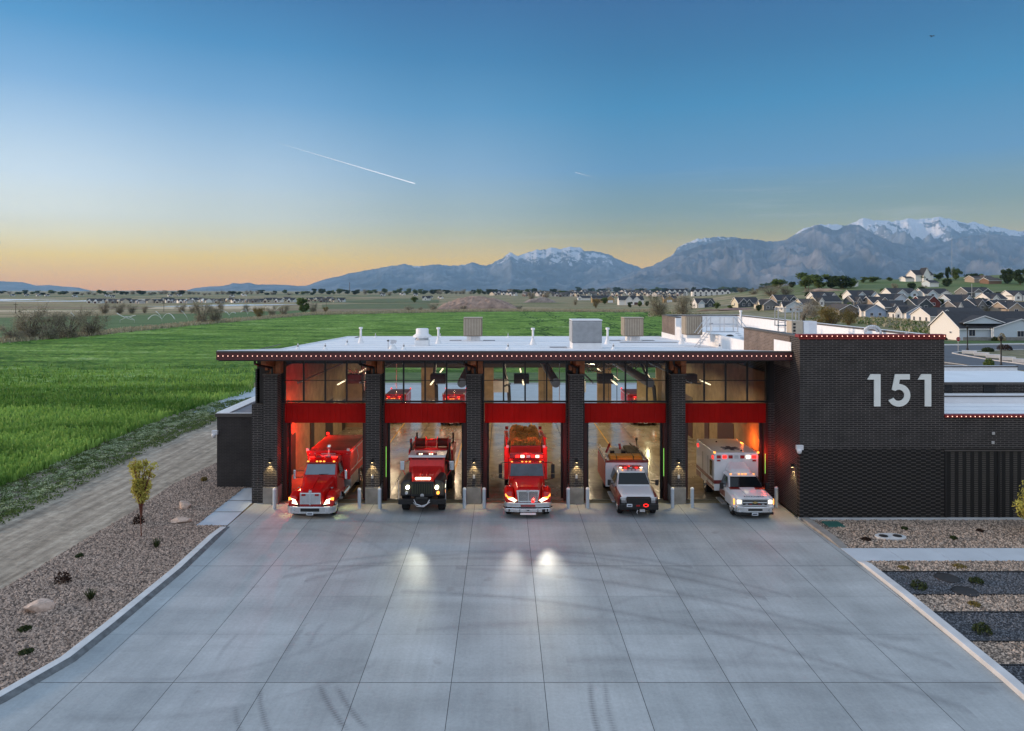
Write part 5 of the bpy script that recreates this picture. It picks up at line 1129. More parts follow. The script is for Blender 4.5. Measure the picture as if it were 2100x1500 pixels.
# ---------- military style brush truck
def brush(loc,label):
    t=thing('brush_truck',label,'fire truck',loc)
    MB().box(-.45,.45,.3,7.2,.65,.9).build('chassis',MT['chassis'],t)
    MB().box(-1.24,1.24,-.12,.12,.58,.84).build('bumper',MT['black'],t,bevel=.03)
    for s in (-1,1):
        MB().tube([(s*1.22,-.05,.8),(s*1.22,-.05,1.45),(s*1.24,-.03,1.85)],.018,5).build('marker_rod',MT['chrome'],t)
        wheel(t,s*.95,.95,.56,.36,'black'); 
        for y in (5.0,6.3): wheel(t,s*.98,y,.56,.5,'black')
        MB().prism([(s*.62,-.0,1.0),(s*1.14,-.0,1.0),(s*1.14,.1,1.62),(s*.98,.25,1.76),(s*.62,.25,1.76)],(0,1.6,0)).build('fender',MT['chassis'],t,bevel=.04)
        MB().cyl((s*.76,.06,1.44),(s*.76,-.06,1.44),.10,n=16).build('headlight',MT['lyel'],t)
        MB().cyl((s*.82,.06,1.15),(s*.82,-.05,1.15),.08,n=12).build('signal_light',MT['lamber'] if s>0 else MT['lens'],t)
        MB().box(s*1.36-.13,s*1.36+.13,2.25,2.31,1.76,2.26).build('mirror',MT['chrome'],t,bevel=.02)
        MB().tube([(s*1.36,2.3,2.2),(s*1.0,2.5,2.25)],.018,5).tube([(s*1.36,2.3,1.8),(s*1.0,1.7,1.4)],.018,5).build('mirror_arm',MT['red2'],t)
    m=MB().box(-.60,.60,.02,.10,.96,1.72); g=m.build('grille',MT['chassis'],t,bevel=.02); m=MB()
    for k in range(9): m.box(-.52+.12*k,-.47+.12*k,-.02,.02,1.1,1.6)
    m.build('grille_bars',M('olive_bars',(.04,.045,.02),.6),g)
    MB().cyl((0.0,-.03,1.02),(0.0,-.07,1.02),.10,n=16).build('badge',MT['alum'],t)
    MB().tube([(-.42,-.16,.86),(-.3,-.2,.62),(0,-.22,.52),(.26,-.2,.6),(.4,-.16,.84)],.028,6).tube([(-.45,-.16,.7),(-.25,-.2,.50),(.1,-.2,.48),(.42,-.16,.72)],.02,5).build('tow_chain',MT['alum'],t)
    MB().cyl((-.3,-.16,.9),(.3,-.16,.9),.09,n=10).build('winch',MT['chassis'],t)
    MB().loft([rr(.10,.60,.95,1.74,.05,.55),rr(.5,.70,.95,1.84,.08,.6),rr(2.2,.93,.95,2.0,.08,.84)]).build('hood',MT['red2'],t,bevel=.02)
    MB().box(-.18,-.15,.6,2.0,1.86,1.985).box(.15,.18,.6,2.0,1.86,1.985).build('hood_ribs',MT['red2'],t)
    MB().box(-.40,.40,.28,.38,1.76,1.86).build('light_bar',MT['lyel'],t,bevel=.01)
    MB().loft([rr(2.2,1.0,.8,1.98,.05,.98),rr(2.42,1.02,.8,2.42,.05,.96),rr(2.5,1.02,.8,2.50,.06,.97),rr(3.9,1.02,.8,2.50,.06,.97)]).build('cab',MT['red2'],t,bevel=.02)
    for a,b_ in ((-.86,-.05),(.05,.86)): pane(t,[(a,2.265,2.03),(b_,2.265,2.03),(b_,2.405,2.37),(a,2.405,2.37)])
    MB().box(-1.03,1.03,2.32,3.6,2.50,2.56).prism([(-1.03,2.32,2.56),(-1.03,2.18,2.47),(-1.03,2.32,2.48)],(2.06,0,0)).build('cab_roof',MT['vwhite'],t,bevel=.02)
    lb=MB().box(-.62,.52,2.42,2.62,2.57,2.66).build('roof_bar',MT['maroonst'],t,bevel=.02)
    for x in (-.42,-.3,.14,.28): MB().box(x-.04,x+.04,2.40,2.42,2.59,2.65).build('roof_bar_lamp',MT['lwhite'],lb)
    for s in (-1,1): pane(t,[(s*1.005,2.6,1.9),(s*1.005,3.5,1.9),(s*.985,3.5,2.36),(s*.985,2.6,2.36)],'vglass','side_window',(s*.012,0,0))
    # rear body with hose reels and rails
    MB().box(-1.2,1.2,4.0,7.2,.95,1.7).build('flatbed',MT['chassis'],t,bevel=.02)
    MB().box(-.95,.95,4.15,5.9,1.7,2.5).build('water_tank',MT['red2'],t,bevel=.04)
    for s in (-.62,.68): 
        r0=MB().cyl((s-.3,4.7,2.78),(s+.3,4.7,2.78),.24,n=18).build('hose_reel',MT['tarp'],t)
        MB().cyl((s-.33,4.7,2.78),(s-.29,4.7,2.78),.34,n=20).cyl((s+.29,4.7,2.78),(s+.33,4.7,2.78),.34,n=20).build('reel_flange',MT['red2'],r0)
    MB().box(-.25,.3,4.6,4.8,2.55,2.95).tube([(-.3,4.6,2.95),(.4,4.6,2.98)],.04,6).build('pump_unit',MT['lredoff'],t)
    for s in (-1,1):
        MB().box(s*1.12-.05,s*1.12+.05,4.1,4.2,1.7,3.1).box(s*1.12-.05,s*1.12+.05,6.9,7.0,1.7,2.9).box(s*1.12-.03,s*1.12+.03,4.2,6.9,2.5,2.56).box(s*1.12-.03,s*1.12+.03,4.2,6.9,2.1,2.15).build('side_rack',MT['chassis'],t)
        MB().box(min(s*1.18,s*1.30),max(s*1.18,s*1.30),4.4,6.8,1.8,2.4).build('ladder_rack',MT['red2'],t)
        lens(t,'rack_beacon',s*1.12-.07,s*1.12+.07,4.15,2.9,3.1,'lredoff',.1)
    return t
V2=brush((-4.22,36.85,0),'red military-style brush truck with black fenders, white cab roof and lit front bar')
# ---------- engine (middle)
def engine(loc,label,rz=0):
    t=thing('fire_engine',label,'fire truck',loc,rz)
    MB().box(-.45,.45,.3,8.4,.5,.75).build('chassis',MT['chassis'],t)
    b=MB().loft([[(x,yy,.38),(x,yy,.56),(x,yy+.25,.56),(x,yy+.25,.38)] for x,yy in ((-1.27,.3),(-1.15,.02),(-.6,-.08),(.6,-.08),(1.15,.02),(1.27,.3))]).build('bumper',MT['chrome'],t,bevel=.02)
    MB().loft([[(x,yy,.60),(x,yy,.82),(x,yy+.2,.82),(x,yy+.2,.60)] for x,yy in ((-1.22,.36),(-1.1,.12),(-.6,.05),(.6,.05),(1.1,.12),(1.22,.36))]).build('upper_bumper',MT['chrome'],t,bevel=.02)
    for x in (-.98,-.42,.50,1.0): MB().box(x-.015,x+.015,-.10,-.05,.39,.55).build('bumper_seam',MT['black'],b)
    MB().prism([(-.1,-.085,.50),(.1,-.085,.50),(0,-.085,.45)],(0,-.01,0)).box(.72,.88,-.085,-.03,.40,.54).build('bumper_mark',MT['black'],b)
    MB().box(-.40,.40,-.05,-.02,.24,.34).build('tow_plate',MT['white'],t); MB().box(-.38,.38,.03,.06,.62,.72).build('bumper_intake',MT['maroonst'],t)
    MB().loft([rr(.22,.58,.80,1.46,.10,.62),rr(.40,.66,.80,1.54,.14,.66),rr(1.1,.78,.80,1.60,.16,.74),rr(1.85,.95,.80,1.66,.12,.88)]).build('hood',MT['red'],t,bevel=.03)
    g=MB().prism([(-.60,.19,1.42),(.60,.19,1.42),(.50,.12,.84),(-.50,.12,.84)],(0,.06,0)).build('grille',MT['chrome'],t,bevel=.02)
    m=MB()
    for k in range(17):
        x=-.46+.0575*k; m.box(x,x+.032,.10,.135,.90,1.36)
    m.build('grille_slots',MT['black'],g); MB().box(-.02,.02,.09,.13,.86,1.44).build('grille_spine',MT['chrome'],g); MB().prism([(-.09,.10,1.40),(0,.10,1.31),(.09,.10,1.40),(0,.10,1.49)],(0,-.03,0)).build('emblem',MT['chrome'],g)
    lens(t,'grille_beacon',.18,.32,.10,.84,.92,'lred',.03)
    for s in (-1,1):
        MB().loft([rr(.24,.18,.78,1.10,.08,None,s*.98),rr(.4,.24,.76,1.28,.10,None,s*.96),rr(.95,.28,.82,1.42,.12,None,s*.95),rr(1.6,.26,.8,1.30,.1,None,s*.96),rr(1.85,.2,.7,1.1,.08,None,s*.98)]).build('fender',MT['red'],t,bevel=.03)
        MB().prism([(s*.56,.17,.90),(s*.70,.16,.84),(s*1.0,.22,.96),(s*1.02,.23,1.08),(s*.78,.19,1.05)],(0,.05,0)).build('headlight',MT['lwhite'],t)
        MB().prism([(s*.80,.18,1.06),(s*1.02,.22,1.09),(s*1.16,.27,1.24),(s*1.16,.27,1.12),(s*1.04,.23,.98)],(0,.05,0)).build('turn_signal',MT['lamber'],t)
        MB().lathe([(.09,0),(.09,.03),(0,.05)],(s*.92,.75,1.50),12).build('fender_mirror',MT['chrome'],t)
        wheel(t,s*.98,1.0,.50,.30); wheel(t,s*.92,6.4,.50,.55)
        m_=MB().box(s*1.42-.10,s*1.42+.10,2.15,2.25,1.78,2.28).box(s*1.42-.10,s*1.42+.10,2.15,2.25,1.52,1.75).build('mirror',MT['black'],t,bevel=.03)
        MB().tube([(s*1.42,2.2,2.32),(s*1.2,2.25,2.36),(s*.95,2.4,2.32)],.022,5).tube([(s*1.42,2.2,1.5),(s*1.1,2.2,1.45),(s*.95,2.2,1.45)],.022,5).build('mirror_arm',MT['black'],m_)
        pane(t,[(s*1.0,2.4,1.66),(s*1.0,3.4,1.66),(s*.95,3.4,2.28),(s*.95,2.5,2.28)],'vglass','side_window',(s*.014,0,0))
        MB().box(s*1.08-.13,s*1.08+.13,3.75,8.3,1.0,2.9).build('body_side',MT['red2'] if s<0 else MT['red2'],t,bevel=.03)
        MB().box(s*1.23-.012,s*1.23+.012,4.0,8.0,1.1,2.1).build('roller_shutter',MT['tread'],t)
        MB().cyl((s*1.08,3.95,2.9),(s*1.08,3.95,3.38),.06,n=8).cyl((s*1.08,3.95,3.3),(s*1.08,4.6,3.34),.10,n=10).build('deck_post',MT['red2'],t)
    MB().loft([rr(1.85,.96,.7,1.66,.08,.94),rr(1.95,.99,.7,1.70,.08,.95),rr(2.28,1.0,.7,2.34,.10,.94),rr(2.4,1.0,.7,2.42,.10,.95),rr(3.6,1.0,.7,2.42,.10,.95)]).build('cab',MT['red'],t,bevel=.03)
    pane(t,[(-.90,1.935,1.70),(.90,1.935,1.70),(.84,2.245,2.28),(-.84,2.245,2.28)],'duskglass')
    MB().box(-.94,.94,2.34,2.44,2.34,2.42).build('visor',MT['maroonst'],t)
    for x in (-.80,-.24,-.02,.18,.74): lens(t,'marker_light',x-.05,x+.05,2.34,2.36,2.41,'lamber',.04)
    lb=MB().box(-.92,.92,2.5,2.72,2.50,2.80).build('light_bar',MT['lredoff'],t,bevel=.04)
    for x,mt in ((-.78,'lredoff'),(-.5,'lred'),(-.22,'lwhite'),(.10,'lens'),(.36,'lred'),(.6,'lwhite'),(.78,'lred')): MB().box(x-.10,x+.10,2.46,2.5,2.56,2.70).build('light_bar_lamp',MT[mt],lb,bevel=.01)
    MB().box(-.85,.85,3.45,3.6,2.45,3.0).build('deck_shield',MT['maroonst'],t,bevel=.02)
    MB().box(-.95,.95,3.7,8.3,1.0,2.4).build('body',MT['red2'],t)
    # heaped canvas hose on the deck
    g2=np.random.default_rng(3); rings=[]
    for y in np.linspace(4.0,7.8,16):
        rings.append([(x,y+.02*g2.normal(),2.4+(.92+.07*math.sin(x*5+y*3)+.035*g2.normal())*(1-abs(x/1.05)**6)) for x in np.linspace(-.90,.90,18)]+[(.9,y,2.4),(-.9,y,2.4)])
    MB().loft(rings).build('hose_load',MT['hose'],t)
    m=MB()
    for k in range(7):
        x=-.75+.25*k; m.tube([(x,3.98,2.6),(x+.05,3.93,2.95),(x+.12,3.97,3.22),(x+.16,4.3,3.36)],.05,6)
    m.build('hose_folds',MT['hose'],t)
    for s in (-1,1): lens(t,'deck_beacon',s*1.02-.08,s*1.02+.08,3.72,2.84,2.98,'lens',.08); lens(t,'rear_beacon',s*1.05-.1,s*1.05+.1,8.40,2.95,3.15,'lredoff',.1); lens(t,'tail_light',s*1.05-.08,s*1.05+.08,8.42,1.2,1.5,'lred',.1); lens(t,'rear_floodlight',s*.55-.16,s*.55+.16,8.42,2.95,3.2,'lwhite',.1)
    return t
V3=engine((1.27,36.15,0),'red fire engine in the middle bay with folded yellow hose heaped on its deck')
# ---------- crew cab rescue pickup with box body
def pickup_front(t,paint,hoodpaint,L_=1.35):
    MB().loft([rr(.05,.90,.55,1.06,.08,.86),rr(.25,.95,.5,1.12,.10,.90),rr(L_,.98,.5,1.26,.10,.92)]).build('hood',MT[hoodpaint],t,bevel=.03)
    for s in (-1,1): MB().loft([rr(.12,.12,.5,1.03,.05,None,s*.90),rr(.3,.14,.5,1.06,.06,None,s*.90),rr(1.6,.14,.45,1.16,.06,None,s*.90)]).build('fender',MT[paint],t,bevel=.03)
def rescue(loc,label):
    t=thing('rescue_truck',label,'fire truck',loc,R(-.5))
    MB().box(-.5,.5,.3,6.9,.4,.6).build('chassis',MT['chassis'],t)
    pickup_front(t,'maroonst','silver')
    MB().box(-1.0,1.0,-.22,.02,.42,.74).build('bumper',MT['black'],t,bevel=.05); MB().box(-.62,.62,-.24,-.14,.72,1.06).box(-.98,-.9,-.2,.0,.7,.95).box(.9,.98,-.2,0,.7,.95).build('brush_guard',MT['black'],t,bevel=.03)
    MB().box(-.60,.60,-.0,.06,.72,1.04).build('grille',MT['chassis'],t); plate(t,-.50,-.245,.60,.28); MB().box(.02,.28,-.30,-.22,.36,.48).build('winch_fairlead',MT['alum'],t); MB().tube([(-.08,-.28,.44),(-.14,-.3,.34),(-.10,-.3,.26)],.02,5).build('winch_hook',MT['alum'],t)
    lens(t,'grille_beacon',-.16,.04,-.245,.62,.70,'lredoff',.02); m=MB()
    for k in range(12):
        a=k*math.pi/6; a2=(k+1)*math.pi/6; m.tube([(.34+.12*math.cos(a),-.26,.68+.07*math.sin(a)),(.34+.12*math.cos(a2),-.26,.68+.07*math.sin(a2))],.016,5)
    m.build('grille_ring_beacon',MT['lred'],t)
    for s in (-1,1):
        MB().box(s*.78-.16,s*.78+.16,-.03,.06,.84,1.03).build('headlight',MT['chrome'],t,bevel=.02)
        wheel(t,s*.86,.72,.40,.26); wheel(t,s*.88,5.5,.42,.45)
        mirror(t,s*1.28,1.6,1.20,1.50,s,'black',.3,.18)
        pane(t,[(s*.955,1.75,1.24),(s*.955,2.45,1.24),(s*.80,2.4,1.74),(s*.80,1.95,1.74)],'vglass','side_window',(s*.016,0,.004)); pane(t,[(s*.955,2.55,1.24),(s*.955,3.3,1.24),(s*.80,3.25,1.74),(s*.80,2.5,1.74)],'vglass','side_window',(s*.016,0,.004))
        MB().box(min(s*.975,s*1.0),max(s*.975,s*1.0),.3,3.45,.55,1.0).build('side_panel',MT['maroonst'],t); MB().box(min(s*.95,s*1.15),max(s*.95,s*1.15),1.4,3.3,.34,.40).build('running_board',MT['alum'],t)
        arch(t,s*.9,.72,.46,.26,'black',th=.05)
    MB().loft([rr(1.30,.96,.45,1.24,.08,.92),rr(1.36,.97,.45,1.27,.08,.90),rr(1.95,.97,.45,1.84,.10,.78),rr(2.2,.97,.45,1.90,.10,.78),rr(3.3,.97,.45,1.88,.10,.78),rr(3.45,.97,.45,1.80,.10,.76)]).build('cab',MT['vwhite'],t,bevel=.03)
    pane(t,[(-.84,1.40,1.30),(.84,1.40,1.30),(.70,1.90,1.79),(-.70,1.90,1.79)],'vglass','windshield',(0,-.03,.02))
    for x in (-.50,-.2,0,.2,.50): lens(t,'marker_light',x-.04,x+.04,2.06,1.90,1.94,'black' if abs(x)<.3 else 'lamber',.05)
    lb=MB().box(-.62,.62,2.3,2.6,1.93,2.03).build('light_bar',MT['lredoff'],t,bevel=.03)
    for x,mt in ((-.56,'lwhite'),(-.3,'lred'),(0,'lens'),(.3,'lred'),(.56,'lwhite')): MB().box(x-.07,x+.07,2.27,2.3,1.95,2.01).build('light_bar_lamp',MT[mt],lb)
    MB().box(-1.2,1.2,3.65,7.1,.55,2.02).build('box_body',MT['silver'],t,bevel=.03)
    MB().box(-1.22,1.22,3.62,3.70,1.93,2.06).box(-1.22,-1.14,3.7,7.1,2.02,2.10).box(1.14,1.22,3.7,7.1,2.02,2.10).build('top_rail',MT['maroonst'],t)
    for s in (-1,1): MB().box(min(s*1.205,s*1.22),max(s*1.205,s*1.22),3.75,7.0,.6,1.9).build('side_compartment',MT['red2'],t)
    MB().loft([[(-.95,y,2.05),(.95,y,2.05),(.9,y,2.05+hh),(-.9,y,2.05+hh)] for y,hh in ((3.75,.1),(3.9,.2),(4.5,.2),(4.7,.08))]).build('orange_cover',MT['orange'],t,bevel=.03)
    m=MB()
    for x in (-.55,.4): m.box(x-.015,x+.015,3.72,4.72,2.06,2.262)
    m.build('cover_strap',MT['black'],t)
    MB().box(-.75,-.5,4.9,5.2,2.05,2.30).box(-.1,.15,4.9,5.2,2.05,2.32).build('tool_box',MT['black'],t)
    MB().tube([(-.95,5.3,2.1),(-.8,5.4,2.4),(-.72,5.4,2.62)],.07,7).tube([(-.1,5.3,2.3),(-.15,5.4,2.62)],.07,7).build('floodlight_stand',MT['red'],t)
    MB().box(.3,1.0,4.9,6.8,2.05,2.22).tube([(.75,4.9,2.3),(.72,6.9,2.32)],.04,5).tube([(.95,5.6,2.2),(.9,5.6,2.75)],.03,5).lathe([(0,2.7),(.08,2.8),(.08,2.9),(0,2.95)],(.9,5.6,0),8).build('roof_gear',M('khaki_gear',(.12,.10,.06),.8,var=.5,vs=6),t)
    MB().tube([(-1.1,3.9,2.2),(-1.1,7.0,2.2)],.03,5).tube([(-1.1,4.3,2.08),(-1.1,4.3,2.3)],.02,5).build('ladder_rail',MT['alum'],t)
    return t
V4=rescue((6.98,36.5,0),'white crew-cab rescue truck with red light bar, black brush guard and orange roof cover')
# ---------- ambulance
def ambulance(loc,label):
    t=thing('ambulance',label,'ambulance',loc,R(-.3))
    MB().box(-.5,.5,.3,6.5,.35,.55).build('chassis',MT['chassis'],t)
    pickup_front(t,'vwhite','vwhite')
    MB().loft([[(x,yy,.36),(x,yy,.66),(x,yy+.2,.66),(x,yy+.2,.36)] for x,yy in ((-1.02,.3),(-.9,-.02),(-.4,-.10),(.4,-.10),(.9,-.02),(1.02,.3))]).build('bumper',MT['chrome'],t,bevel=.03)
    MB().box(-.36,.36,-.115,-.08,.46,.56).build('bumper_intake',MT['black'],t); plate(t,-.02,-.10,.22,.32); MB().box(-.95,.95,-.02,.2,.24,.36).build('valance',MT['black'],t)
    g=MB().box(-.62,.62,-.02,.06,.68,1.03).build('grille',MT['black'],t,bevel=.02); MB().box(-.62,.62,-.05,-.02,.70,.74).box(-.62,.62,-.05,-.02,.84,.90).box(-.62,.62,-.05,-.02,.99,1.03).build('grille_bar',MT['chrome'],g)
    MB().prism([(-.13,-.06,.85),(-.05,-.06,.85),(-.05,-.06,.82),(.05,-.06,.82),(.05,-.06,.85),(.13,-.06,.85),(.13,-.06,.89),(.05,-.06,.89),(.05,-.06,.92),(-.05,-.06,.92),(-.05,-.06,.89),(-.13,-.06,.89)],(0,-.02,0)).build('emblem',M('gold_emblem',(.5,.38,.15),.3,metal=.6),g)
    for x in (-.42,-.22,.22,.42): lens(t,'grille_beacon',x-.06,x+.06,-.03,.76,.80,'lens' if abs(x)>.3 else 'lredoff',.02)
    for s in (-1,1):
        MB().prism([(s*.63,-.03,.74),(s*.98,.10,.74),(s*.98,.10,1.02),(s*.63,-.03,1.03)],(0,.06,0)).build('headlight_housing',MT['lens'],t); MB().box(s*.79-.09,s*.79+.09,-.03,.04,.80,.97).build('headlight',MT['lwhite'],t); MB().box(s*1.0-.03,s*1.0+.03,.12,.22,.72,1.0).build('turn_signal',MT['lamber'],t)
        MB().cyl((s*.78,-.07,.46),(s*.78,-.11,.46),.07,n=12).build('fog_lamp',MT['lens'],t)
        wheel(t,s*.86,.75,.40,.26); wheel(t,s*.92,5.0,.42,.45)
        mirror(t,s*1.22,1.55,1.12,1.46,s,'black',.26,.2)
        pane(t,[(s*.955,1.65,1.22),(s*.955,2.5,1.22),(s*.80,2.45,1.68),(s*.80,1.9,1.68)],'vglass','side_window',(s*.016,0,.004))
        MB().prism([(s*.985,.35,.62),(s*.985,2.7,.62),(s*.985,2.7,.86),(s*.985,1.3,1.0),(s*.985,.35,1.02)],(s*.012,0,0)).build('side_stripe',MT['maroonst'],t)
        MB().box(min(s*.95,s*1.2),max(s*.95,s*1.2),1.5,2.7,.30,.36).build('running_board',MT['tread'],t); arch(t,s*.9,.75,.46,.26,'black',th=.04)
    MB().loft([rr(1.22,.96,.45,1.20,.08,.92),rr(1.30,.97,.45,1.25,.08,.90),rr(1.85,.97,.45,1.74,.10,.78),rr(2.0,.97,.45,1.79,.10,.78),rr(2.75,.97,.45,1.79,.10,.80)]).build('cab',MT['vwhite'],t,bevel=.03)
    pane(t,[(-.84,1.33,1.28),(.84,1.33,1.28),(.70,1.80,1.70),(-.70,1.80,1.70)],'vglass','windshield',(0,-.03,.02))
    MB().prism([(-.92,1.06,1.235),(.92,1.06,1.235),(.92,1.34,1.27),(-.92,1.34,1.27)],(0,0,.012)).build('cowl_stripe',MT['maroonst'],t)
    MB().prism([(-.32,.2,1.12),(.32,.2,1.12),(.40,1.25,1.255),(-.40,1.25,1.255)],(0,0,.03)).build('hood_scoop',MT['vwhite'],t)
    for x in (-.62,-.18,0,.18,.62): lens(t,'marker_light',x-.05,x+.05,1.95,1.80,1.84,'lamber',.05)
    MB().loft([rr(2.05,.50,1.78,1.84,.02,.45),rr(2.25,.60,1.78,2.0,.04,.52),rr(2.86,.62,1.78,2.26,.06,.45)]).build('roof_fairing',MT['vwhite'],t,bevel=.02)
    MB().box(-1.22,1.22,2.9,6.6,.62,2.74).build('patient_box',MT['vwhite'],t,bevel=.05)
    MB().box(-1.225,1.225,2.885,2.90,1.02,1.22).build('box_stripe',MT['maroonst'],t)
    for s in (-1,1):
        MB().box(min(s*1.222,s*1.235),max(s*1.222,s*1.235),2.92,6.58,1.02,1.22).box(min(s*1.222,s*1.235),max(s*1.222,s*1.235),2.95,4.4,.64,.84).box(min(s*1.222,s*1.235),max(s*1.222,s*1.235),5.6,6.58,.64,.95).build('side_band',MT['maroonst'],t)
        MB().box(min(s*1.222,s*1.232),max(s*1.222,s*1.232),3.3,3.75,1.32,2.2).build('box_window',MT['vglass'],t); MB().box(min(s*1.222,s*1.232),max(s*1.222,s*1.232),3.15,3.18,.9,2.3).box(min(s*1.222,s*1.232),max(s*1.222,s*1.232),4.1,4.13,.66,2.3).box(min(s*1.222,s*1.232),max(s*1.222,s*1.232),5.15,5.18,.9,2.3).build('door_seam',MT['black'],t); MB().box(min(s*1.222,s*1.228),max(s*1.222,s*1.228),4.3,5.0,1.4,2.3).build('compartment_door',MT['silver'],t)
        lens(t,'corner_beacon',s*1.2-.05,s*1.2+.05,2.95,2.70,2.80,'lamber',.08)
        for y in (3.15,6.2): MB().box(min(s*1.225,s*1.25),max(s*1.225,s*1.25),y-.12,y+.12,2.35,2.52).build('side_beacon',MT['lred'],t)
        lens(t,'scene_light',s*.98-.10,s*.98+.10,2.89,2.26,2.35,'lredoff',.025)
    for k,x in enumerate(np.linspace(-.97,.97,7)):
        lens(t,'front_beacon',x-.115,x+.115,2.89,2.42,2.60,['lredoff','lred','lredoff','lens','lredoff','lwhite','lred'][k],.03,.02)
    # star of life on the box roof
    m=MB()
    star=[]
    for k in range(6):
        a=k*math.pi/3+math.pi/2; p_=math.pi/3
        d=Vector((math.cos(a),math.sin(a),0)); n_=Vector((-d.y,d.x,0)); inn=Vector((math.cos(a-p_/2),math.sin(a-p_/2),0))*.22
        star+=[inn,d*.52-n_*.12,d*.52+n_*.12]
    MB().prism([(v.x*1.0,v.y+4.0,2.742) for v in star],(0,0,.008)).build('roof_star',MT['blue'],t)
    MB().cyl((0.4,3.3,2.74),(0.4,3.3,2.80),.05,n=8).cyl((-.3,5.6,2.74),(-.3,5.6,2.80),.05,n=8).build('antenna_base',MT['black'],t)
    # mirrored lettering on the nose of the hood
    f=bpy.data.curves.new('lettering','FONT'); f.body='AMBULANCE'; f.size=.15; f.extrude=.004; f.align_x='CENTER'; f.space_character=1.25; f.materials.append(MT['blue'])
    o=fontmesh(f); o.parent=t; o.location=(0,.08,1.115); o.scale=(-1,1,1); o.rotation_euler=(R(14),0,0)
    return t
V5=ambulance((12.86,36.15,0),'white maroon-striped ambulance with a dark star on its box roof in the right bay')
# rear bays: engines parked behind, tails toward us
def revlamp(t,items):
    pass
VRT=tree_of(V1); VR=dup(V1,VRT,(-4.5,61.0,0),0,'red tanker standing by the rear doors, its lamps seen through the second window',None,.84)
V7=dup(V1,VRT,(12.3,61,0),0,'red tanker standing by the rear doors, seen through the fourth window',None,.84)
V8=dup(V1,VRT,(-9.9,62,0),0,'red tanker standing by the rear doors, barely seen through the first and second windows',None,.8)
# lamps of the vehicles
RED=(1,.03,.015)
def vl(par,loc,e,col=RED,r_=.05): return lamp('POINT','beacon_glow',loc,e,col,None,par,shadow_soft_size=r_)
vl(V1,(-1.45,3.5,2.75),60); vl(V1,(-2.0,8.0,2.95),900,(1,.012,.005)); vl(V1,(1.42,4.2,2.8),25); vl(V1,(0,3.0,2.9),14)
vl(V3,(-1.3,2.7,2.75),45); vl(V3,(1.3,2.7,2.75),45); vl(V3,(0,2.3,2.95),12); vl(V3,(.3,-.35,.95),6)
vl(V5,(1.65,2.8,2.7),42,(1,.05,.015)); vl(V5,(1.42,6.2,2.75),130,(1,.16,.02)); vl(V4,(0,2.9,2.25),8); vl(V2,(0,4.6,3.3),22)
vl(V7,(0,-1.0,2.9),60,(1,.9,.5)); vl(VR,(0,-1.0,2.9),50)
def beam(par,loc,e,ang,size,col,tx=0):
    return lamp('SPOT','headlight_beam',loc,e,col,(R(-ang),0,R(tx)),par,spot_size=R(size),spot_blend=1.,shadow_soft_size=.08)
beam(V2,(0,-.15,1.9),620,77.4,24,(1,1,.8)); beam(V3,(-.8,-.1,1.1),450,84.2,20,(1,.95,.85)); beam(V3,(.8,-.1,1.1),1150,84.2,20,(1,.97,.82))
beam(V1,(1.5,2.2,1.3),40,8,60,(.9,1,.35)); beam(V1,(1.4,.6,.9),25,8,70,(.9,1,.35)); beam(V1,(-1.4,.8,.9),20,8,70,(.9,1,.35))
# ================================================================= HOUSES
HM={}
def hmat(c):
    k=tuple(round(v,3) for v in c)
    if k not in HM:
        m,nt,b=newmat('siding'); s=nt.nodes.new('ShaderNodeSeparateXYZ'); L(nt,nt.nodes.new('ShaderNodeTexCoord').outputs['Object'],s.inputs[0])
        fr=math_(nt,'FRACT',math_(nt,'MULTIPLY',s.outputs[2],5.)); L(nt,mixc(nt,ramp(nt,fr,[(0,0.),(.12,1.)]),tuple(v*.7 for v in c),c),b.inputs['Base Color']); b.inputs['Roughness'].default_value=.7; HM[k]=m
    return HM[k]
WHT=(.80,.80,.78); CRM=(.68,.64,.50); BLU=(.36,.46,.62); GRY=(.20,.20,.20); DKB=(.05,.07,.085); RED_=(.14,.025,.02); TAN_=(.36,.30,.24); LBL=(.55,.64,.72)
def gable_y(m,x0,x1,y0,y1,z0,h,ov=.35,mi=0,th=.16):
    """roof with its ridge running front to back"""
    xm=(x0+x1)/2; a=(x0-ov,z0-ov*h/((x1-x0)/2)); b=(xm,z0+h); c=(x1+ov,z0-ov*h/((x1-x0)/2))
    m.prism([(a[0],y0-ov,a[1]),(b[0],y0-ov,b[1]),(c[0],y0-ov,c[1]),(c[0],y0-ov,c[1]+th),(b[0],y0-ov,b[1]+th),(a[0],y0-ov,a[1]+th)],(0,y1-y0+2*ov,0),mi)
def gable_x(m,x0,x1,y0,y1,z0,h,ov=.35,mi=0,th=.16):
    ym=(y0+y1)/2; d=ov*h/((y1-y0)/2)
    m.prism([(x0-ov,y0-ov,z0-d),(x0-ov,ym,z0+h),(x0-ov,y1+ov,z0-d),(x0-ov,y1+ov,z0-d+th),(x0-ov,ym,z0+h+th),(x0-ov,y0-ov,z0-d+th)],(x1-x0+2*ov,0,0),mi)
def trim_y(m,x0,x1,y,z0,h,ov=.38,w_=.22):
    xm=(x0+x1)/2; s=h/((x1-x0)/2); 
    m.prism([(x0-ov,y,z0-ov*s-.03),(xm,y,z0+h-.02),(x1+ov,y,z0-ov*s-.03),(x1+ov,y,z0-ov*s+w_),(xm,y,z0+h+w_+.02),(x0-ov,y,z0-ov*s+w_)],(0,-.06,0))
def trim_x(m,y0,y1,x,z0,h,ov=.38,w_=.22):
    ym=(y0+y1)/2; s=h/((y1-y0)/2)
    m.prism([(x,y0-ov,z0-ov*s-.03),(x,ym,z0+h-.02),(x,y1+ov,z0-ov*s-.03),(x,y1+ov,z0-ov*s+w_),(x,ym,z0+h+w_+.02),(x,y0-ov,z0-ov*s+w_)],(-.06,0,0))
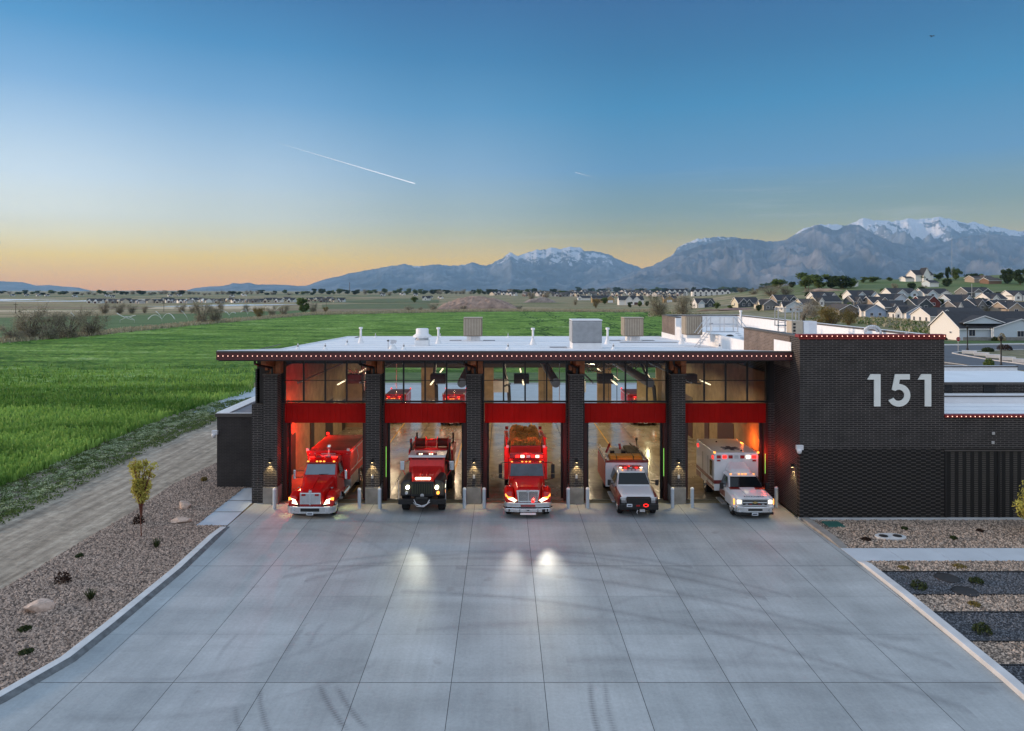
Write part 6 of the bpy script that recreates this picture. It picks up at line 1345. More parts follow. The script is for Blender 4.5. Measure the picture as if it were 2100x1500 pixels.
def win(t,x,y,z,w_,h_,face='f'):
    if face=='f':
        f_=MB().box(x-w_/2-.1,x+w_/2+.1,y-.07,y-.005,z-.1,z+h_+.1).build('window',MT['white'],t); MB().box(x-w_/2,x-.03,y-.085,y-.072,z,z+h_).box(x+.03,x+w_/2,y-.085,y-.072,z,z+h_).build('pane',MT['hwin'],f_)
    else:
        f_=MB().box(x-.07,x-.005,y-w_/2-.1,y+w_/2+.1,z-.1,z+h_+.1).build('window',MT['white'],t); MB().box(x-.085,x-.072,y-w_/2,y-.03,z,z+h_).box(x-.085,x-.072,y+.03,y+w_/2,z,z+h_).build('pane',MT['hwin'],f_)
def house(label,px,py,wpx,depth=12,wall=WHT,side=None,ridge='x',wh=2.9,rh=2.6,front=(),rz=0,sh='shingle',garage=None,lw=0,group='houses of the estate on the right',loc=None,name='house'):
    """front-left corner foot at (px,py), front wpx wide"""
    X_,Y_,Z_=T(px,py) if loc is None else loc; W=wpx*Y_/F
    t=thing(name,label,'house',(X_,Y_,Z_-.1),R(rz),group); side=side or wall
    m=MB().box(0,W,0,depth,0,wh)
    if ridge=='y': m.prism([(.0,0,wh),(W,0,wh),(W/2,0,wh+rh)],(0,depth,0))
    else: m.prism([(0,0,wh),(0,depth,wh),(0,depth/2,wh+rh)],(W,0,0))
    m.build('wall',hmat(wall),t)
    if side!=wall:
        s_=MB()
        if ridge=='x': s_.prism([(-.02,0,0),(-.02,depth,0),(-.02,depth,wh),(-.02,depth/2,wh+rh),(-.02,0,wh)],(-.02,0,0))
        else: s_.box(-.04,-.02,0,depth,0,wh)
        s_.build('side_wall',hmat(side),t)
    r_=MB(); (gable_y if ridge=='y' else gable_x)(r_,0,W,0,depth,wh,rh); rf_=r_.build('roof',MT[sh],t)
    tm=MB()
    if ridge=='y': trim_y(tm,0,W,-.36,wh,rh)
    else: trim_x(tm,0,depth,-.36,wh,rh); tm.box(-.36,W+.36,-.46,-.36,wh-.42,wh-.18)
    tm.build('fascia_trim',MT['white'],rf_)
    for (a,b_,pr,gh,col) in front:    # projecting front gables (fractions of width, projection, height, colour)
        x0,x1=a*W,b_*W; q=MB().box(x0,x1,-pr,.5,0,wh).prism([(x0,-pr,wh),(x1,-pr,wh),((x0+x1)/2,-pr,wh+gh)],(0,pr+.5,0)); g_=q.build('front_gable',hmat(col),t)
        q=MB(); gable_y(q,x0,x1,-pr,depth/2-.6,wh,gh,ov=.3); rf2=q.build('gable_roof',MT[sh],t); q=MB(); trim_y(q,x0,x1,-pr-.31,wh,gh,.33,.2); q.build('gable_trim',MT['white'],rf2)
        if garage is not None and (a,b_)==front[garage][:2]: MB().box(x0+(x1-x0)*.15,x1-(x1-x0)*.15,-pr-.06,-pr-.005,.05,2.3).build('garage_door',MT['white'] if col!=WHT else MT['garage'],t)
        else: win(t,(x0+x1)/2,-pr,1.0,min(1.5,(x1-x0)*.3),1.3)
    if ridge=='y' and not front:
        win(t,W*.3,0,wh*.32,1.1,1.1); win(t,W*.7,0,wh*.32,1.1,1.1)
    for k in range(lw): win(t,0 if side==wall else -.045,depth*(k+.6)/(lw+.2),.9,1.0,1.3,'l')
    return t
def lwing(t,y0,y1,pr,wh,rh,col,sh='shingle'):
    """gabled wing that projects from the left side"""
    q=MB().box(-pr,.3,y0,y1,0,wh).prism([(-pr,y0,wh),(-pr,y1,wh),(-pr,(y0+y1)/2,wh+rh)],(pr+.3,0,0)); q.build('side_gable',hmat(col),t)
    q=MB(); gable_x(q,-pr,2.5,y0,y1,wh,rh,.3); r_=q.build('gable_roof',MT[sh],t); q=MB(); trim_x(q,y0,y1,-pr-.31,wh,rh,.33,.2); q.build('gable_trim',MT['white'],r_)
    win(t,-pr,(y0+y1)/2,1.,1.2,1.2,'l')
# nearest house, lower right
t=house('nearest house, long white and grey-blue bungalow with dark roof beside the street',1968,698,330,11.5,LBL,WHT,'x',3.0,3.6,[(.19,.52,1.2,2.0,LBL),(.86,1.2,1.6,2.4,LBL)],garage=1)
W_=330*gy(698)/F
win(t,2.9,0,1.1,1.4,1.7); q=MB(); gable_y(q,1.0,10.5,-.1,5.0,4.1,1.6,.2); r_=q.build('dormer_roof',MT['shingle'],t); MB().prism([(1.2,-.12,4.0),(10.3,-.12,4.0),(5.75,-.12,5.55)],(0,.1,0)).build('dormer_wall',hmat(LBL),t); q=MB(); trim_y(q,1.0,10.5,-.32,4.1,1.6,.3,.2); q.build('dormer_trim',MT['white'],r_)
MB().box(20.2,24.4,-.1,.0,0,2.8).build('porch_wall',MT['wood_new'],t); MB().box(24.6,32,-.3,.0,0,2.9).build('white_wall',hmat(WHT),t)
MB().box(18.4,19.2,-.9,-.1,0,2.9).box(6.6,6.85,-1.4,-1.25,0,2.9).build('porch_column',MT['white'],t)
MB().box(.0,18.3,-1.32,-1.2,0,.9).build('stone_base',MT['conc'],t)
MB().box(36.2,41,-1.8,-1.7,.05,2.4).build('garage_opening',MT['garage'],t)
for (y,) in ((3.2,),(8.,)): win(t,-.045,y,1.6 if y<5 else .4,.7,.35 if y<5 else .4,'l')
# the two blue gabled houses
t=house('light blue gable house with white side wing, left one of the matching pair',1775,652,42,15,BLU,WHT,'y',3.0,2.4,lw=4); lwing(t,1.5,6.5,.9,3.0,2.0,WHT)
t=house('light blue gable house with white side wing, right one of the matching pair',1859,657,50,15,BLU,WHT,'y',3.0,2.6,lw=4); lwing(t,1.5,6.5,.9,3.0,2.2,WHT)
t=house('pale grey-white house with low dark roof just behind the nearest bungalow',1908,664,120,12,(.55,.55,.53),WHT,'x',2.9,2.6,[(.12,.38,.8,2.0,WHT)],lw=3)
t=house('brown-roofed grey house partly behind the golden bush',1722,650,42,15,(.16,.15,.14),(.42,.39,.32),'y',2.9,2.3,sh='shingle2',lw=2)
t=house('small cream gabled house behind the bare tree, left of the brown roof',1648,638,30,12,CRM,None,'x',2.9,2.6,sh='shingle2',lw=2)
t=house('light blue fronted house with white side beyond the steel ladder',1612,641,34,13,LBL,WHT,'y',2.9,2.2,lw=3); lwing(t,1.,4.5,.8,2.9,1.8,WHT)
t=house('dark grey sided house with cream gables and brown roof left of the blue-fronted one',1566,637,30,13,GRY,CRM,'y',2.9,2.4,sh='shingle2',lw=2); lwing(t,1,5,1.2,2.9,2.0,CRM,'shingle2')
rows=[('dark blue house with two pale-edged gables and white garage, leftmost of the estate',1430,632,42,WHT,DKB,[(.05,.4,1,1.8,LBL),(.5,.9,1,2.2,DKB)],0),
('dark blue house with three small gables, second from the left of the estate',1514,631,50,CRM,DKB,[(.05,.4,1,2.0,DKB),(.35,.6,1.4,1.6,DKB)],None),
('dark grey gabled house behind the cream and dark pair',1594,626,48,TAN_,DKB,[(.25,.5,1,1.7,GRY),(.6,.95,1,1.9,DKB)],None),
('white gabled house with dark roof standing in front of the green slope, left',1672,620,54,WHT,WHT,[(.2,.5,1,2.0,LBL),(.62,.95,1,2.0,WHT)],0),
('low dark-roofed house with one white gable below the left slope house',1676,629,58,CRM,GRY,[(.05,.25,1,1.7,WHT)],None),
('white gabled house under the tan bank with pale blue garage',1748,616,60,WHT,LBL,[(.2,.5,1,1.8,LBL),(.72,1.,1,2.0,LBL)],0),
('grey house with one dark little gable in the second row',1752,629,44,GRY,GRY,[(.1,.35,1,2.,GRY)],None),
('brown-grey gable house with square attic window in the second row',1790,632,42,TAN_,TAN_,[(.3,.9,1,2.4,TAN_)],None),
('pale blue gabled house with attic window in the middle row',1812,625,60,WHT,LBL,[(.4,.95,1,2.5,LBL)],None),
('dark-roofed white house above the middle row, left',1828,611,62,WHT,LBL,[(.2,.55,1,1.9,LBL),(.7,1,1,1.7,LBL)],0),
('white house with pale garage on the upper row right of centre',1896,612,62,WHT,WHT,[(.1,.45,1,1.9,LBL),(.6,.98,1,1.4,WHT)],1),
('dark red gable house in the middle of the estate',1893,631,40,RED_,RED_,[(.15,.95,1,3.,RED_)],None),
('dark slate gable house next to the red one',1878,637,42,DKB,DKB,[(.1,.9,1,2.8,DKB)],None),
('white-sided house with plain long dark roof left of the slate gable',1815,641,54,WHT,GRY,[(.3,.45,1,1.3,WHT)],None),
('grey house with two gables alone on the green slope at the upper right',1985,609,58,GRY,DKB,[(.2,.55,1,1.8,GRY),(.55,.95,1,1.9,DKB)],0),
('long dark roof with pale gable right of the red house',1950,627,60,LBL,GRY,[(.5,.85,1,2.4,LBL)],None),
('white gabled house under the lone slope house',2030,623,40,WHT,WHT,[(.1,.5,1,1.8,WHT)],None),
('white gabled pair of roofs at the right picture edge, upper row',2078,617,50,WHT,WHT,[(.0,.35,1,1.8,WHT),(.4,.8,1,1.6,WHT)],None),
('dark-roofed house with brown roof slope at the right picture edge',2066,645,70,TAN_,TAN_,[(.0,.5,1,2.4,TAN_)],None),
('grey house behind the nearest bungalow with two white-edged small gables',2046,640,52,DKB,DKB,[(.05,.4,1.5,2.3,WHT),(.45,.9,1,2.6,GRY)],None),
('grey-roofed house with white-edged double gables left of the two-gable one',2000,637,44,GRY,GRY,[(.1,.5,1,2.3,GRY)],None),
('small grey house with dark roof between the pale bungalow and the red house',1962,642,46,GRY,WHT,[(.0,.25,1,2.0,WHT)],None)]
for i,(l_,px,py,wp,sd_,wl_,fr,ga) in enumerate(rows):
    house(l_,px,py,wp*.86,11,wl_,sd_,'x',2.6,2.7,fr,garage=ga,lw=0 if sd_==wl_ else 1)
# white mansion and hill houses
house('large white hill house with pointed gables on the crest',1878,578,36,12,WHT,None,'x',5,3.5,[(.35,.75,2,5,WHT)],group='houses on the hill crest')
house('long low white house in front of the mansion on the crest',1857,578,22,8,WHT,None,'x',2.6,1.2,group='houses on the hill crest')
house('small white house half hidden on the open slope',1907,589,18,9,WHT,LBL,'x',3,1.5,group='houses on the hill crest')
house('tan stone hill house with low roofs near the right edge',1998,580,42,10,TAN_,None,'x',3,1.8,[(.35,.55,1,2,TAN_)],sh='shingle2',group='houses on the hill crest')
house('brown hill house right of the tan one, under the very dark trees',2028,583,26,9,(.2,.12,.08),None,'x',2.6,1.6,sh='shingle2',group='houses on the hill crest')
house('small white house at the right end of the hillside wood',1746,588,14,8,WHT,None,'x',3,2,[(.2,.7,1,2,WHT)],group='houses on the hill crest')
house('white flat long building on the ridge above the townhouses',1476,588,13,6,WHT,None,'x',2.2,.5,group='houses on the hill crest')
house('white pointed house on the ridge left of the bright tree',1540,586,15,8,WHT,GRY,'x',3,1.8,[(.4,.8,1,2,WHT)],group='houses on the hill crest')
# houses under construction and white house in the middle distance
house('white modern house with dark trim and two dark garage doors in the middle distance',1270,626,50,10,WHT,WHT,'x',4.2,3,[(.25,.55,1,3,WHT),(.55,.85,2,2.6,WHT)],garage=1,group='houses in the middle distance')
house('unfinished tan house with three dormers and dark garages',1215,621,44,10,(.36,.24,.13),(.42,.30,.14),'x',4,2.6,[(.65,1.,2,2.6,(.42,.28,.13))],garage=0,group='houses in the middle distance')
house('small bare-board house with garage between the two grey trees',1362,621,26,9,(.42,.28,.13),None,'x',3.4,2.2,[(.1,.7,1,2.6,(.42,.28,.13))],garage=0,group='houses in the middle distance')
house('pale house with snowy-white roof edge left of the unfinished house',1185,616,26,9,WHT,None,'x',3,2.4,[(.0,.3,1,2.2,WHT)],group='houses in the middle distance')
house('white house pair at the foot of the mound, left',866,617,16,8,WHT,None,'x',3,2.4,[(.2,.6,1,2,WHT)],group='houses in the middle distance')
# townhouse rows (a repeated unit each)
def townrow(px,py,wpx,n,label):
    X_,Y_,Z_=T(px,py); W=wpx*Y_/F; t=thing('townhouse_row',label,'terrace',(X_,Y_,Z_-.1),R(0),'townhouse rows'); u=W/n; hh=u*.85
    MB().box(0,W,0,8,0,hh).build('wall',hmat(WHT),t); m=MB(); gable_x(m,0,W,0,8,hh,u*.5,.3); m.build('roof',MT['shingle'],t)
    for k in range(n):
        g_=MB().box(u*k+u*.2,u*k+u*.8,-.8,.2,0,hh*1.05).prism([(u*k+u*.2,-.8,hh*1.05),(u*k+u*.8,-.8,hh*1.05),(u*k+u*.5,-.8,hh*1.05+u*.3)],(0,3,0)).build('bay',hmat(WHT),t)
        m=MB(); gable_y(m,u*k+u*.15,u*k+u*.85,-.9,3,hh*1.08,u*.32,.1); m.build('bay_roof',MT['shingle'],t); MB().box(u*k+u*.32,u*k+u*.68,-.87,-.81,.3,hh*.4).box(u*k+u*.35,u*k+u*.65,-.87,-.81,hh*.55,hh*.9).build('window',MT['hwin'],t)
townrow(1420,608,78,7,'white townhouse terrace with seven gabled bays'); townrow(1368,607,42,4,'shorter pale townhouse terrace left of the long one')
# tiny far houses: two prototypes copied
def tiny(label,col,sh):
    t=thing('far_house',label,'house'); MB().box(0,10,0,9,0,3.2).prism([(0,0,3.2),(0,9,3.2),(0,4.5,5.8)],(10,0,0)).build('wall',hmat(col),t); m=MB(); gable_x(m,0,10,0,9,3.2,2.6,.4); r_=m.build('roof',MT[sh],t)
    MB().box(1,4.8,-1.6,.2,0,3.).prism([(1,-1.6,3.),(4.8,-1.6,3.),(2.9,-1.6,4.9)],(0,3,0)).build('garage_wing',hmat(col),t); MB().box(1.5,4.3,-1.66,-1.605,.1,2.3).build('garage_door',MT['garage'],t); MB().box(6,8,-.06,-.005,1,2.3).build('window',MT['hwin'],t); return t
tp=[tiny('x',WHT,'shingle'),tiny('x',(.5,.5,.5),'shingle'),tiny('x',(.28,.27,.26),'shingle2'),tiny('x',(.6,.55,.45),'shingle')]; tt=[tree_of(a) for a in tp]; first=[True]*4
rg=np.random.default_rng(14)
def puttiny(px,py,wpx,k,label,group):
    X_,Y_,Z_=T(px,py); s=wpx*Y_/F/10; rz=R(float(rg.integers(-1,2))*35+rg.normal()*6)
    if first[k]:
        first[k]=False; o=tp[k]; o.location=(X_,Y_,Z_-.1); o.rotation_euler=(0,0,rz); o.scale=(s,)*3; o['label']=label; o['group']=group
    else: dup(tp[k],tt[k],(X_,Y_,Z_-.1),rz,label,group,s)
nmz=['white','light grey','dark grey','cream']
px=178.
while px<700:
    k=int(rg.integers(0,4)); 
    if not (600<px<625): puttiny(px,622.5-(px-178)/500*3+rg.normal()*.7,13+4*rg.random(),k,f'tiny {nmz[k]} house in the long far row on the western plain','far row of houses on the western plain')
    px+=10+5*rg.random()
for px in (20,50,75,92,147,214,226,345,362,470,495): puttiny(px,608+rg.normal(),8,0,'tiny white farm building among the skyline trees in the west','farm buildings on the western skyline')
for i in range(95):
    px=1000+rg.random()*400; py=600.5+rg.random()*9+(px<1060)*-2; k=int(rg.integers(0,4)); puttiny(px,py,7+5*rg.random()+(py-600)*.5,k,f'tiny {nmz[k]} house in the distant town below the mountains','houses of the distant town')
for px,py in ((640,616),(652,615),(668,616),(780,607),(820,606),(848,607),(880,612),(898,613)): puttiny(px,py,9,0,'tiny white house alone in the plain left of the earth mound','lone houses in the plain')
rg=np.random.default_rng(91)
for i,(px,py) in enumerate([(1500,636),(1556,638),(1582,634),(1606,628),(1640,628),(1690,640),(1716,634),(1742,632),(1766,640),(1838,646),(1846,634),(1868,622),(1916,640),(1930,626),(1952,640),(1972,622),(1984,633),(2010,622),(2022,640),(2060,628),(2088,632),(1890,600),(1850,604),(1812,604),(1726,612),(1656,612),(1940,604),(2012,600),(1470,634),(1420,628),(1180,626),(1240,624),(1312,630),(1345,622),(1385,620)]):
    kd=['green','dark','scrub','green'][i%4]; plant(kd,px,py,py-9-5*rg.random(),11+6*rg.random(),f'small {dict(green="green",dark="dark green",scrub="bare olive")[kd]} yard tree among the estate houses, number {i+1} from the list' if False else 'small '+dict(green="green",dark="dark green",scrub="bare olive")[kd]+' yard tree among the estate houses','yard trees among the houses',i)
# ================================================================= MOUND, SPRINKLERS, POLES
def mound():
    g=np.random.default_rng(2); X0,Y0,_=P(978,637); n=90; m_=50; W=178*Y0/F; x=np.linspace(-W/2,W/2,n); y=np.linspace(0,32,m_); XX,YY_=np.meshgrid(x,y)
    e=np.clip(1-(np.abs(XX)/(W/2))**2.6,0,1)*np.clip(np.sin(np.pi*YY_/32),0,1)**.6; hgt=9.3*e*(.78+.45*(fbm(XX/7+3,YY_/7,5)-.4))+.8*(vn(XX*.9,YY_*.9)-.5)*(e>.05)
    V=np.stack([XX+X0,YY_+Y0,hgt-.1],-1).reshape(-1,3); o=npmesh('earth_mound',V,gridfaces(m_,n),M('mound_earth',(.30,.21,.165),.95,var=.4,vs=.25,bmp=.6,bs=1.5)); tag(o,'long heap of reddish brown earth beyond the crop field','earth mound'); 
mound()
o=MB().build('x',MT['bark']) if False else None
def heap(px,py,wpx,hpx,label,seed,col):
    X0,Y0,Z0=T(px,py); W=wpx*Y0/F; hh=hpx*Y0/F; x=np.linspace(-W/2,W/2,50); y=np.linspace(0,W*.35,20); XX,YY_=np.meshgrid(x,y)
    e=np.clip(1-(np.abs(XX)/(W/2))**2.4,0,1)*np.clip(np.sin(np.pi*YY_/(W*.35)),0,1)**.6; V=np.stack([XX+X0,YY_+Y0,Z0-.1+hh*e*(.7+.6*(fbm(XX/5+seed,YY_/5,5)-.4))],-1).reshape(-1,3)
    tag(npmesh('earth_mound',V,gridfaces(20,50),M('heap_earth',col,.95,var=.35,vs=.3,bmp=.5,bs=2)),label,'earth mound')
heap(1108,621,70,14,'greyish earth heap right behind the long mound',4,(.27,.22,.19)); heap(1700,598,90,8,'tan earth bank below the hillside wood',9,(.36,.24,.17)); heap(1462,638,60,6,'low brown heap before the leftmost estate house',12,(.25,.17,.11)); heap(1520,636,80,6,'low pinkish brush heap before the second estate house',15,(.24,.16,.14))
jm,nt_,b_n=newmat('water_jet'); b_n.inputs['Base Color'].default_value=(.85,.9,.9,1); b_n.inputs['Roughness'].default_value=.4; b_n.inputs['Alpha'].default_value=.55
def sprinkler(px,py,jets,label):
    X0,Y0,_=P(px,py); s=Y0/F; t=thing('sprinkler',label,'sprinkler',(X0,Y0,0),0,'field sprinklers'); MB().cyl((0,0,0),(0,0,.9),.05,n=6).build('riser',MT['steel'],t)
    for (dx,dy,h_) in jets:
        pts=[]; L_=dx*s
        for k in range(11):
            u=k/10; pts.append((L_*u,-.4*abs(L_)*u*.3,.9+4*h_*s*u*(1-u)*1.0+dy*s*u))
        MB().tube(pts,[.05+.14*k/10 for k in range(11)],5).build('water_jet',jm,t,smooth=True)
for a in [(276,662,[(-34,14,-2),(-20,6,3)],'sprinkler with the left arm of the crossing jets'),(246,662,[(34,10,1)],'sprinkler whose jet crosses its neighbour'),(332,660,[(-27,0,9),(28,0,12),(-12,16,3)],'sprinkler with a tall fan and two low arcs'),(384,657,[(-12,15,2)],'sprinkler with a single steep jet'),(470,651,[(-20,10,4),(14,4,4),(-8,6,3)],'sprinkler with a wide low fan right of the grey trees'),(508,648,[(-14,3,6),(12,4,5),(-5,10,2)],'sprinkler with a short bright fan by the orange-olive tree'),(158,664,[(-12,17,2)],'sprinkler glimpsed between the big left bushes'),(45,674,[(30,10,5),(22,18,4)],'sprinkler behind the left bushes'),(566,640,[(10,8,2)],'small sprinkler jet furthest right')]: sprinkler(*a)
def pole(px,py,top,r_,label,mat='bark',name='utility_pole',cat='pole',arm=True,z=0):
    X0,Y0,Z0=T(px,py); h_=(py-top)*Y0/F; t=thing(name,label,cat,(X0,Y0,Z0)); MB().cyl((0,0,0),(0,0,h_),r_,r_*.7,7).build('shaft',MT[mat],t)
    if arm: MB().box(-1.,1.,-.08,.08,h_-1.0,h_-.8).build('crossarm',MT[mat],t)
pole(32,643,621,.16,'dark utility pole at the far left above the thicket'); pole(336,641,619,.14,'dark utility pole in the plain above the sprinklers'); pole(669,631,612,.14,'dark utility pole beyond the field corner'); pole(717,600,579,2.2,'tall slender chimney on the far plain','black','chimney','chimney',False); pole(1952,577,490,.10,'very tall thin grey radio mast rising before the mountain','steel','radio_mast','mast',False); pole(999,636,612,.12,'thin pole in front of the earth mound'); pole(1658,608,583,.12,'thin pole before the willow-like tree','bark','utility_pole','pole',False); pole(1993,614,582,.2,'pale pole beside the lone slope house','steel','utility_pole','pole',False)
for px,top,l_ in ((237,592,'left thin mast on the western skyline'),(1280,592,'thin mast in the distant town')): pole(px,603,top,.5,l_,'steel','radio_mast','mast',False)
# ================================================================= STREET AT THE RIGHT
SZ=-.02
def PS(l): return [P(a,b_,SZ)[:2] for a,b_ in l]
sheet('street',PS([(1700,712),(1940,709),(2300,706),(2400,790),(2200,765),(2010,755),(1938,744),(1800,735)]),-.02,MT['asphalt'])
sheet('lawn',PS([(1800,700),(2400,696),(2400,703),(1800,706)]),.0,stripmat('lawn',(.03,.08,.02),(.06,.13,.03),(.2,.2,1)))
sheet('lawn',PS([(1800,678),(1905,685),(1905,699),(1800,699)]),-.012,stripmat('rough_grass',(.07,.12,.03),(.24,.22,.14),(.06,.12,1)))
def kerbstrip(name,l,h_,w_,mat):
    pts=[P(a,b_,h_) for a,b_ in l]; m=MB()
    for a,b_ in zip(pts,pts[1:]):
        m.prism([(a[0],a[1],-.05),(b_[0],b_[1],-.05),(b_[0],b_[1]+w_,-.05),(a[0],a[1]+w_,-.05)],(0,0,h_+.05))
    struct(m.build(name,mat))
kerbstrip('curb',[(1800,710),(1938,707.5),(2100,705.5),(2300,703)],.12,1.6,MT['conc_lt'])
# planted island with blocks
isl=[(1962,723),(2000,720),(2100,717),(2300,712),(2300,758),(2100,745),(2030,735.5),(1985,727.5)]
sheet('planted_island',PS(isl),.06,stripmat('island_soil',(.12,.13,.06),(.22,.19,.13),(.3,.3,1)))
kerbstrip('curb',[(1955,724),(1985,729.5),(2030,737),(2100,746),(2300,772)],.14,.45,MT['conc_lt']); kerbstrip('curb',[(1955,723.5),(1975,720.5),(2010,719),(2100,716.5)],.14,.4,MT['conc_lt'])
kerbstrip('curb',[(1938,743),(1975,748),(2010,754)],.12,.4,MT['conc_lt'])
sheet('bare_soil',PS([(1930,742),(1976,747.5),(2012,754),(1930,758)]),.05,MT['gbase2'])
for i,(px,py) in enumerate(((1988,726),(2013,730),(2038,734.5),(2066,739.5),(2094,744))):
    q=P(px,py); o=MB().box(-1.15,1.15,-.4,.4,0,.62).build('concrete_block',MT['conc_lt'],bevel=.04); o.location=q; o.rotation_euler=(0,0,R(-32)); tag(o,f'pale concrete block on the street island, {["first","second","third","fourth","fifth"][i]} from the left','concrete block','concrete blocks on the street island')
def slamp(px,py,top,label):
    q=P(px,py); h_=(py-top)*q[1]/F; t=thing('street_lamp',label,'street lamp',q); MB().lathe([(.22,0),(.2,.5),(.10,.8),(.085,h_-.9),(.12,h_-.85)],(0,0,0),10).build('post',MT['black'],t); MB().lathe([(.12,h_-.85),(.24,h_-.35),(.26,h_-.3),(.1,h_-.1),(0,h_)],(0,0,0),10).build('lantern',MT['black'],t)
slamp(1984,721,667,'black street lamp at the tip of the street island'); slamp(2053,756,688,'nearer black street lamp standing up behind the low wing roof')
q=P(1965,722); h_=30*q[1]/F; t=thing('stop_sign','small red stop sign on a thin pole at the street corner','road sign',q); MB().cyl((0,0,0),(0,0,h_),.05,n=6).build('post',MT['steel'],t)
oc=[(.42*math.cos(R(22.5+45*k)),-.06,h_-.35+.42*math.sin(R(22.5+45*k))) for k in range(8)]; sg=MB().prism(oc,(0,.03,0)).build('plate',MT['redpanel'],t)
oc=[(.46*math.cos(R(22.5+45*k)),-.058,h_-.35+.46*math.sin(R(22.5+45*k))) for k in range(8)]; MB().prism(oc,(0,.02,0)).build('rim',MT['white'],sg)
f=bpy.data.curves.new('lettering','FONT'); f.body='STOP'; f.size=.30; f.align_x='CENTER'; f.materials.append(MT['white']); o=fontmesh(f); o.parent=sg; o.location=(0,-.066,h_-.46); o.rotation_euler=(R(90),0,0)
for px,py,r_,h_,mt,l_ in ((2060,719,1.3,1.2,'lf_brown','rusty brown bush on the street island'),(2026,722,1.0,.9,'lf_shrub','dark green bush on the left of the street island'),(2028,752,.7,1.3,'lf_green','small green shrub behind the low wing roof'),(1990,697,.8,.9,'lf_green','green bush under the first window of the nearest house'),(2018,697,.9,1.1,'lf_green','green bush under the second window of the nearest house'),(2040,699,.7,.9,'lf_shrub','small dark bush by the porch of the nearest house'),(2055,700,.8,1.9,'lf_olive','thin pale shrub in front of the porch wall'),(1936,698,.7,.8,'lf_shrub','dark shrub at the gable foot of the nearest house')):
    V_,F_,t_=shrubmesh(500,r_,h_,int(px),.12,mt); o=npmesh('shrub',V_,F_,MT[mt],t_); o.location=P(px,py); tag(o,l_,'shrub','bushes along the street')
# rough grass on the land right of the field, as ground cover
rg=np.random.default_rng(15)
gp_=[P(1330,652),P(1540,645),P(1800,668),P(1905,690),P(1905,655),P(1700,645),P(1540,634),P(1330,636)]
V_,F_,t_=clumps(gp_,1700,14,1.6,.9,rg,.30); tag(npmesh('rough_grass',V_,F_,MT['lf_green'],t_),kind='stuff')
pts=scatter_poly(gp_,9000,rg); tag(blades('dry_grass',pts,.0,.8,.3,MT['dry'],rg,lean=.6),kind='stuff')
# ================================================================= MOUNTAINS
def mtmat(name,rock1,rock2,z0,z1,amt,pink=0):
    m,nt,b=newmat(name); g=nt.nodes.new('ShaderNodeNewGeometry'); c=g.outputs['Position']
    s=nt.nodes.new('ShaderNodeSeparateXYZ'); L(nt,c,s.inputs[0])
    mp=nt.nodes.new('ShaderNodeMapping'); mp.inputs['Scale'].default_value=(.48,.24,.17); L(nt,c,mp.inputs[0])
    n=noise(nt,mp.outputs[0],.007,8,.75); n2=noise(nt,c,.0006,5,.6); n3=noise(nt,mp.outputs[0],.012,5,.7)
    rock=mixc(nt,ramp(nt,n2,[(.35,0.),(.65,1.)]),rock1,rock2); rock=mixc(nt,1.,rock,ramp(nt,n3,[(.3,.4),(.7,1.8)]),'MULTIPLY'); at=nt.nodes.new('ShaderNodeAttribute'); at.attribute_name='tone'; rock=mixc(nt,ramp(nt,at.outputs['Fac'],[(.2,.8),(.6,0.)]),rock,tuple(v*.45 for v in rock1))  # relief shading put into the rock colour: gullies darker than ridges
    h=math_(nt,'DIVIDE',math_(nt,'SUBTRACT',s.outputs[2],z0),z1-z0)
    f=math_(nt,'ADD',h,math_(nt,'MULTIPLY',math_(nt,'SUBTRACT',n,.5),3.6)); f=math_(nt,'ADD',f,math_(nt,'MULTIPLY',math_(nt,'SUBTRACT',n2,.5),1.2)); f=math_(nt,'ADD',f,math_(nt,'MULTIPLY',math_(nt,'SUBTRACT',.45,at.outputs['Fac']),1.3))
    f=math_(nt,'ADD',f,math_(nt,'MULTIPLY',math_(nt,'SUBTRACT',n3,.5),1.6)); sn=math_(nt,'MULTIPLY',ramp(nt,f,[(.5,0.),(.62,1.)]),amt)
    L(nt,mixc(nt,sn,rock,(.75,.76,.80)),b.inputs['Base Color']); b.inputs['Roughness'].default_value=.9; return m
def ridged(x,y,o=6):
    t=0; w_=1.; a=.55; fr=1.
    for i in range(o):
        n=1-np.abs(2*vn(x*fr+31*i,y*fr+13*i)-1); n=n*n*w_; t=t+a*n; w_=np.clip(n*1.6,0,1); a*=.52; fr*=2.07
    return t
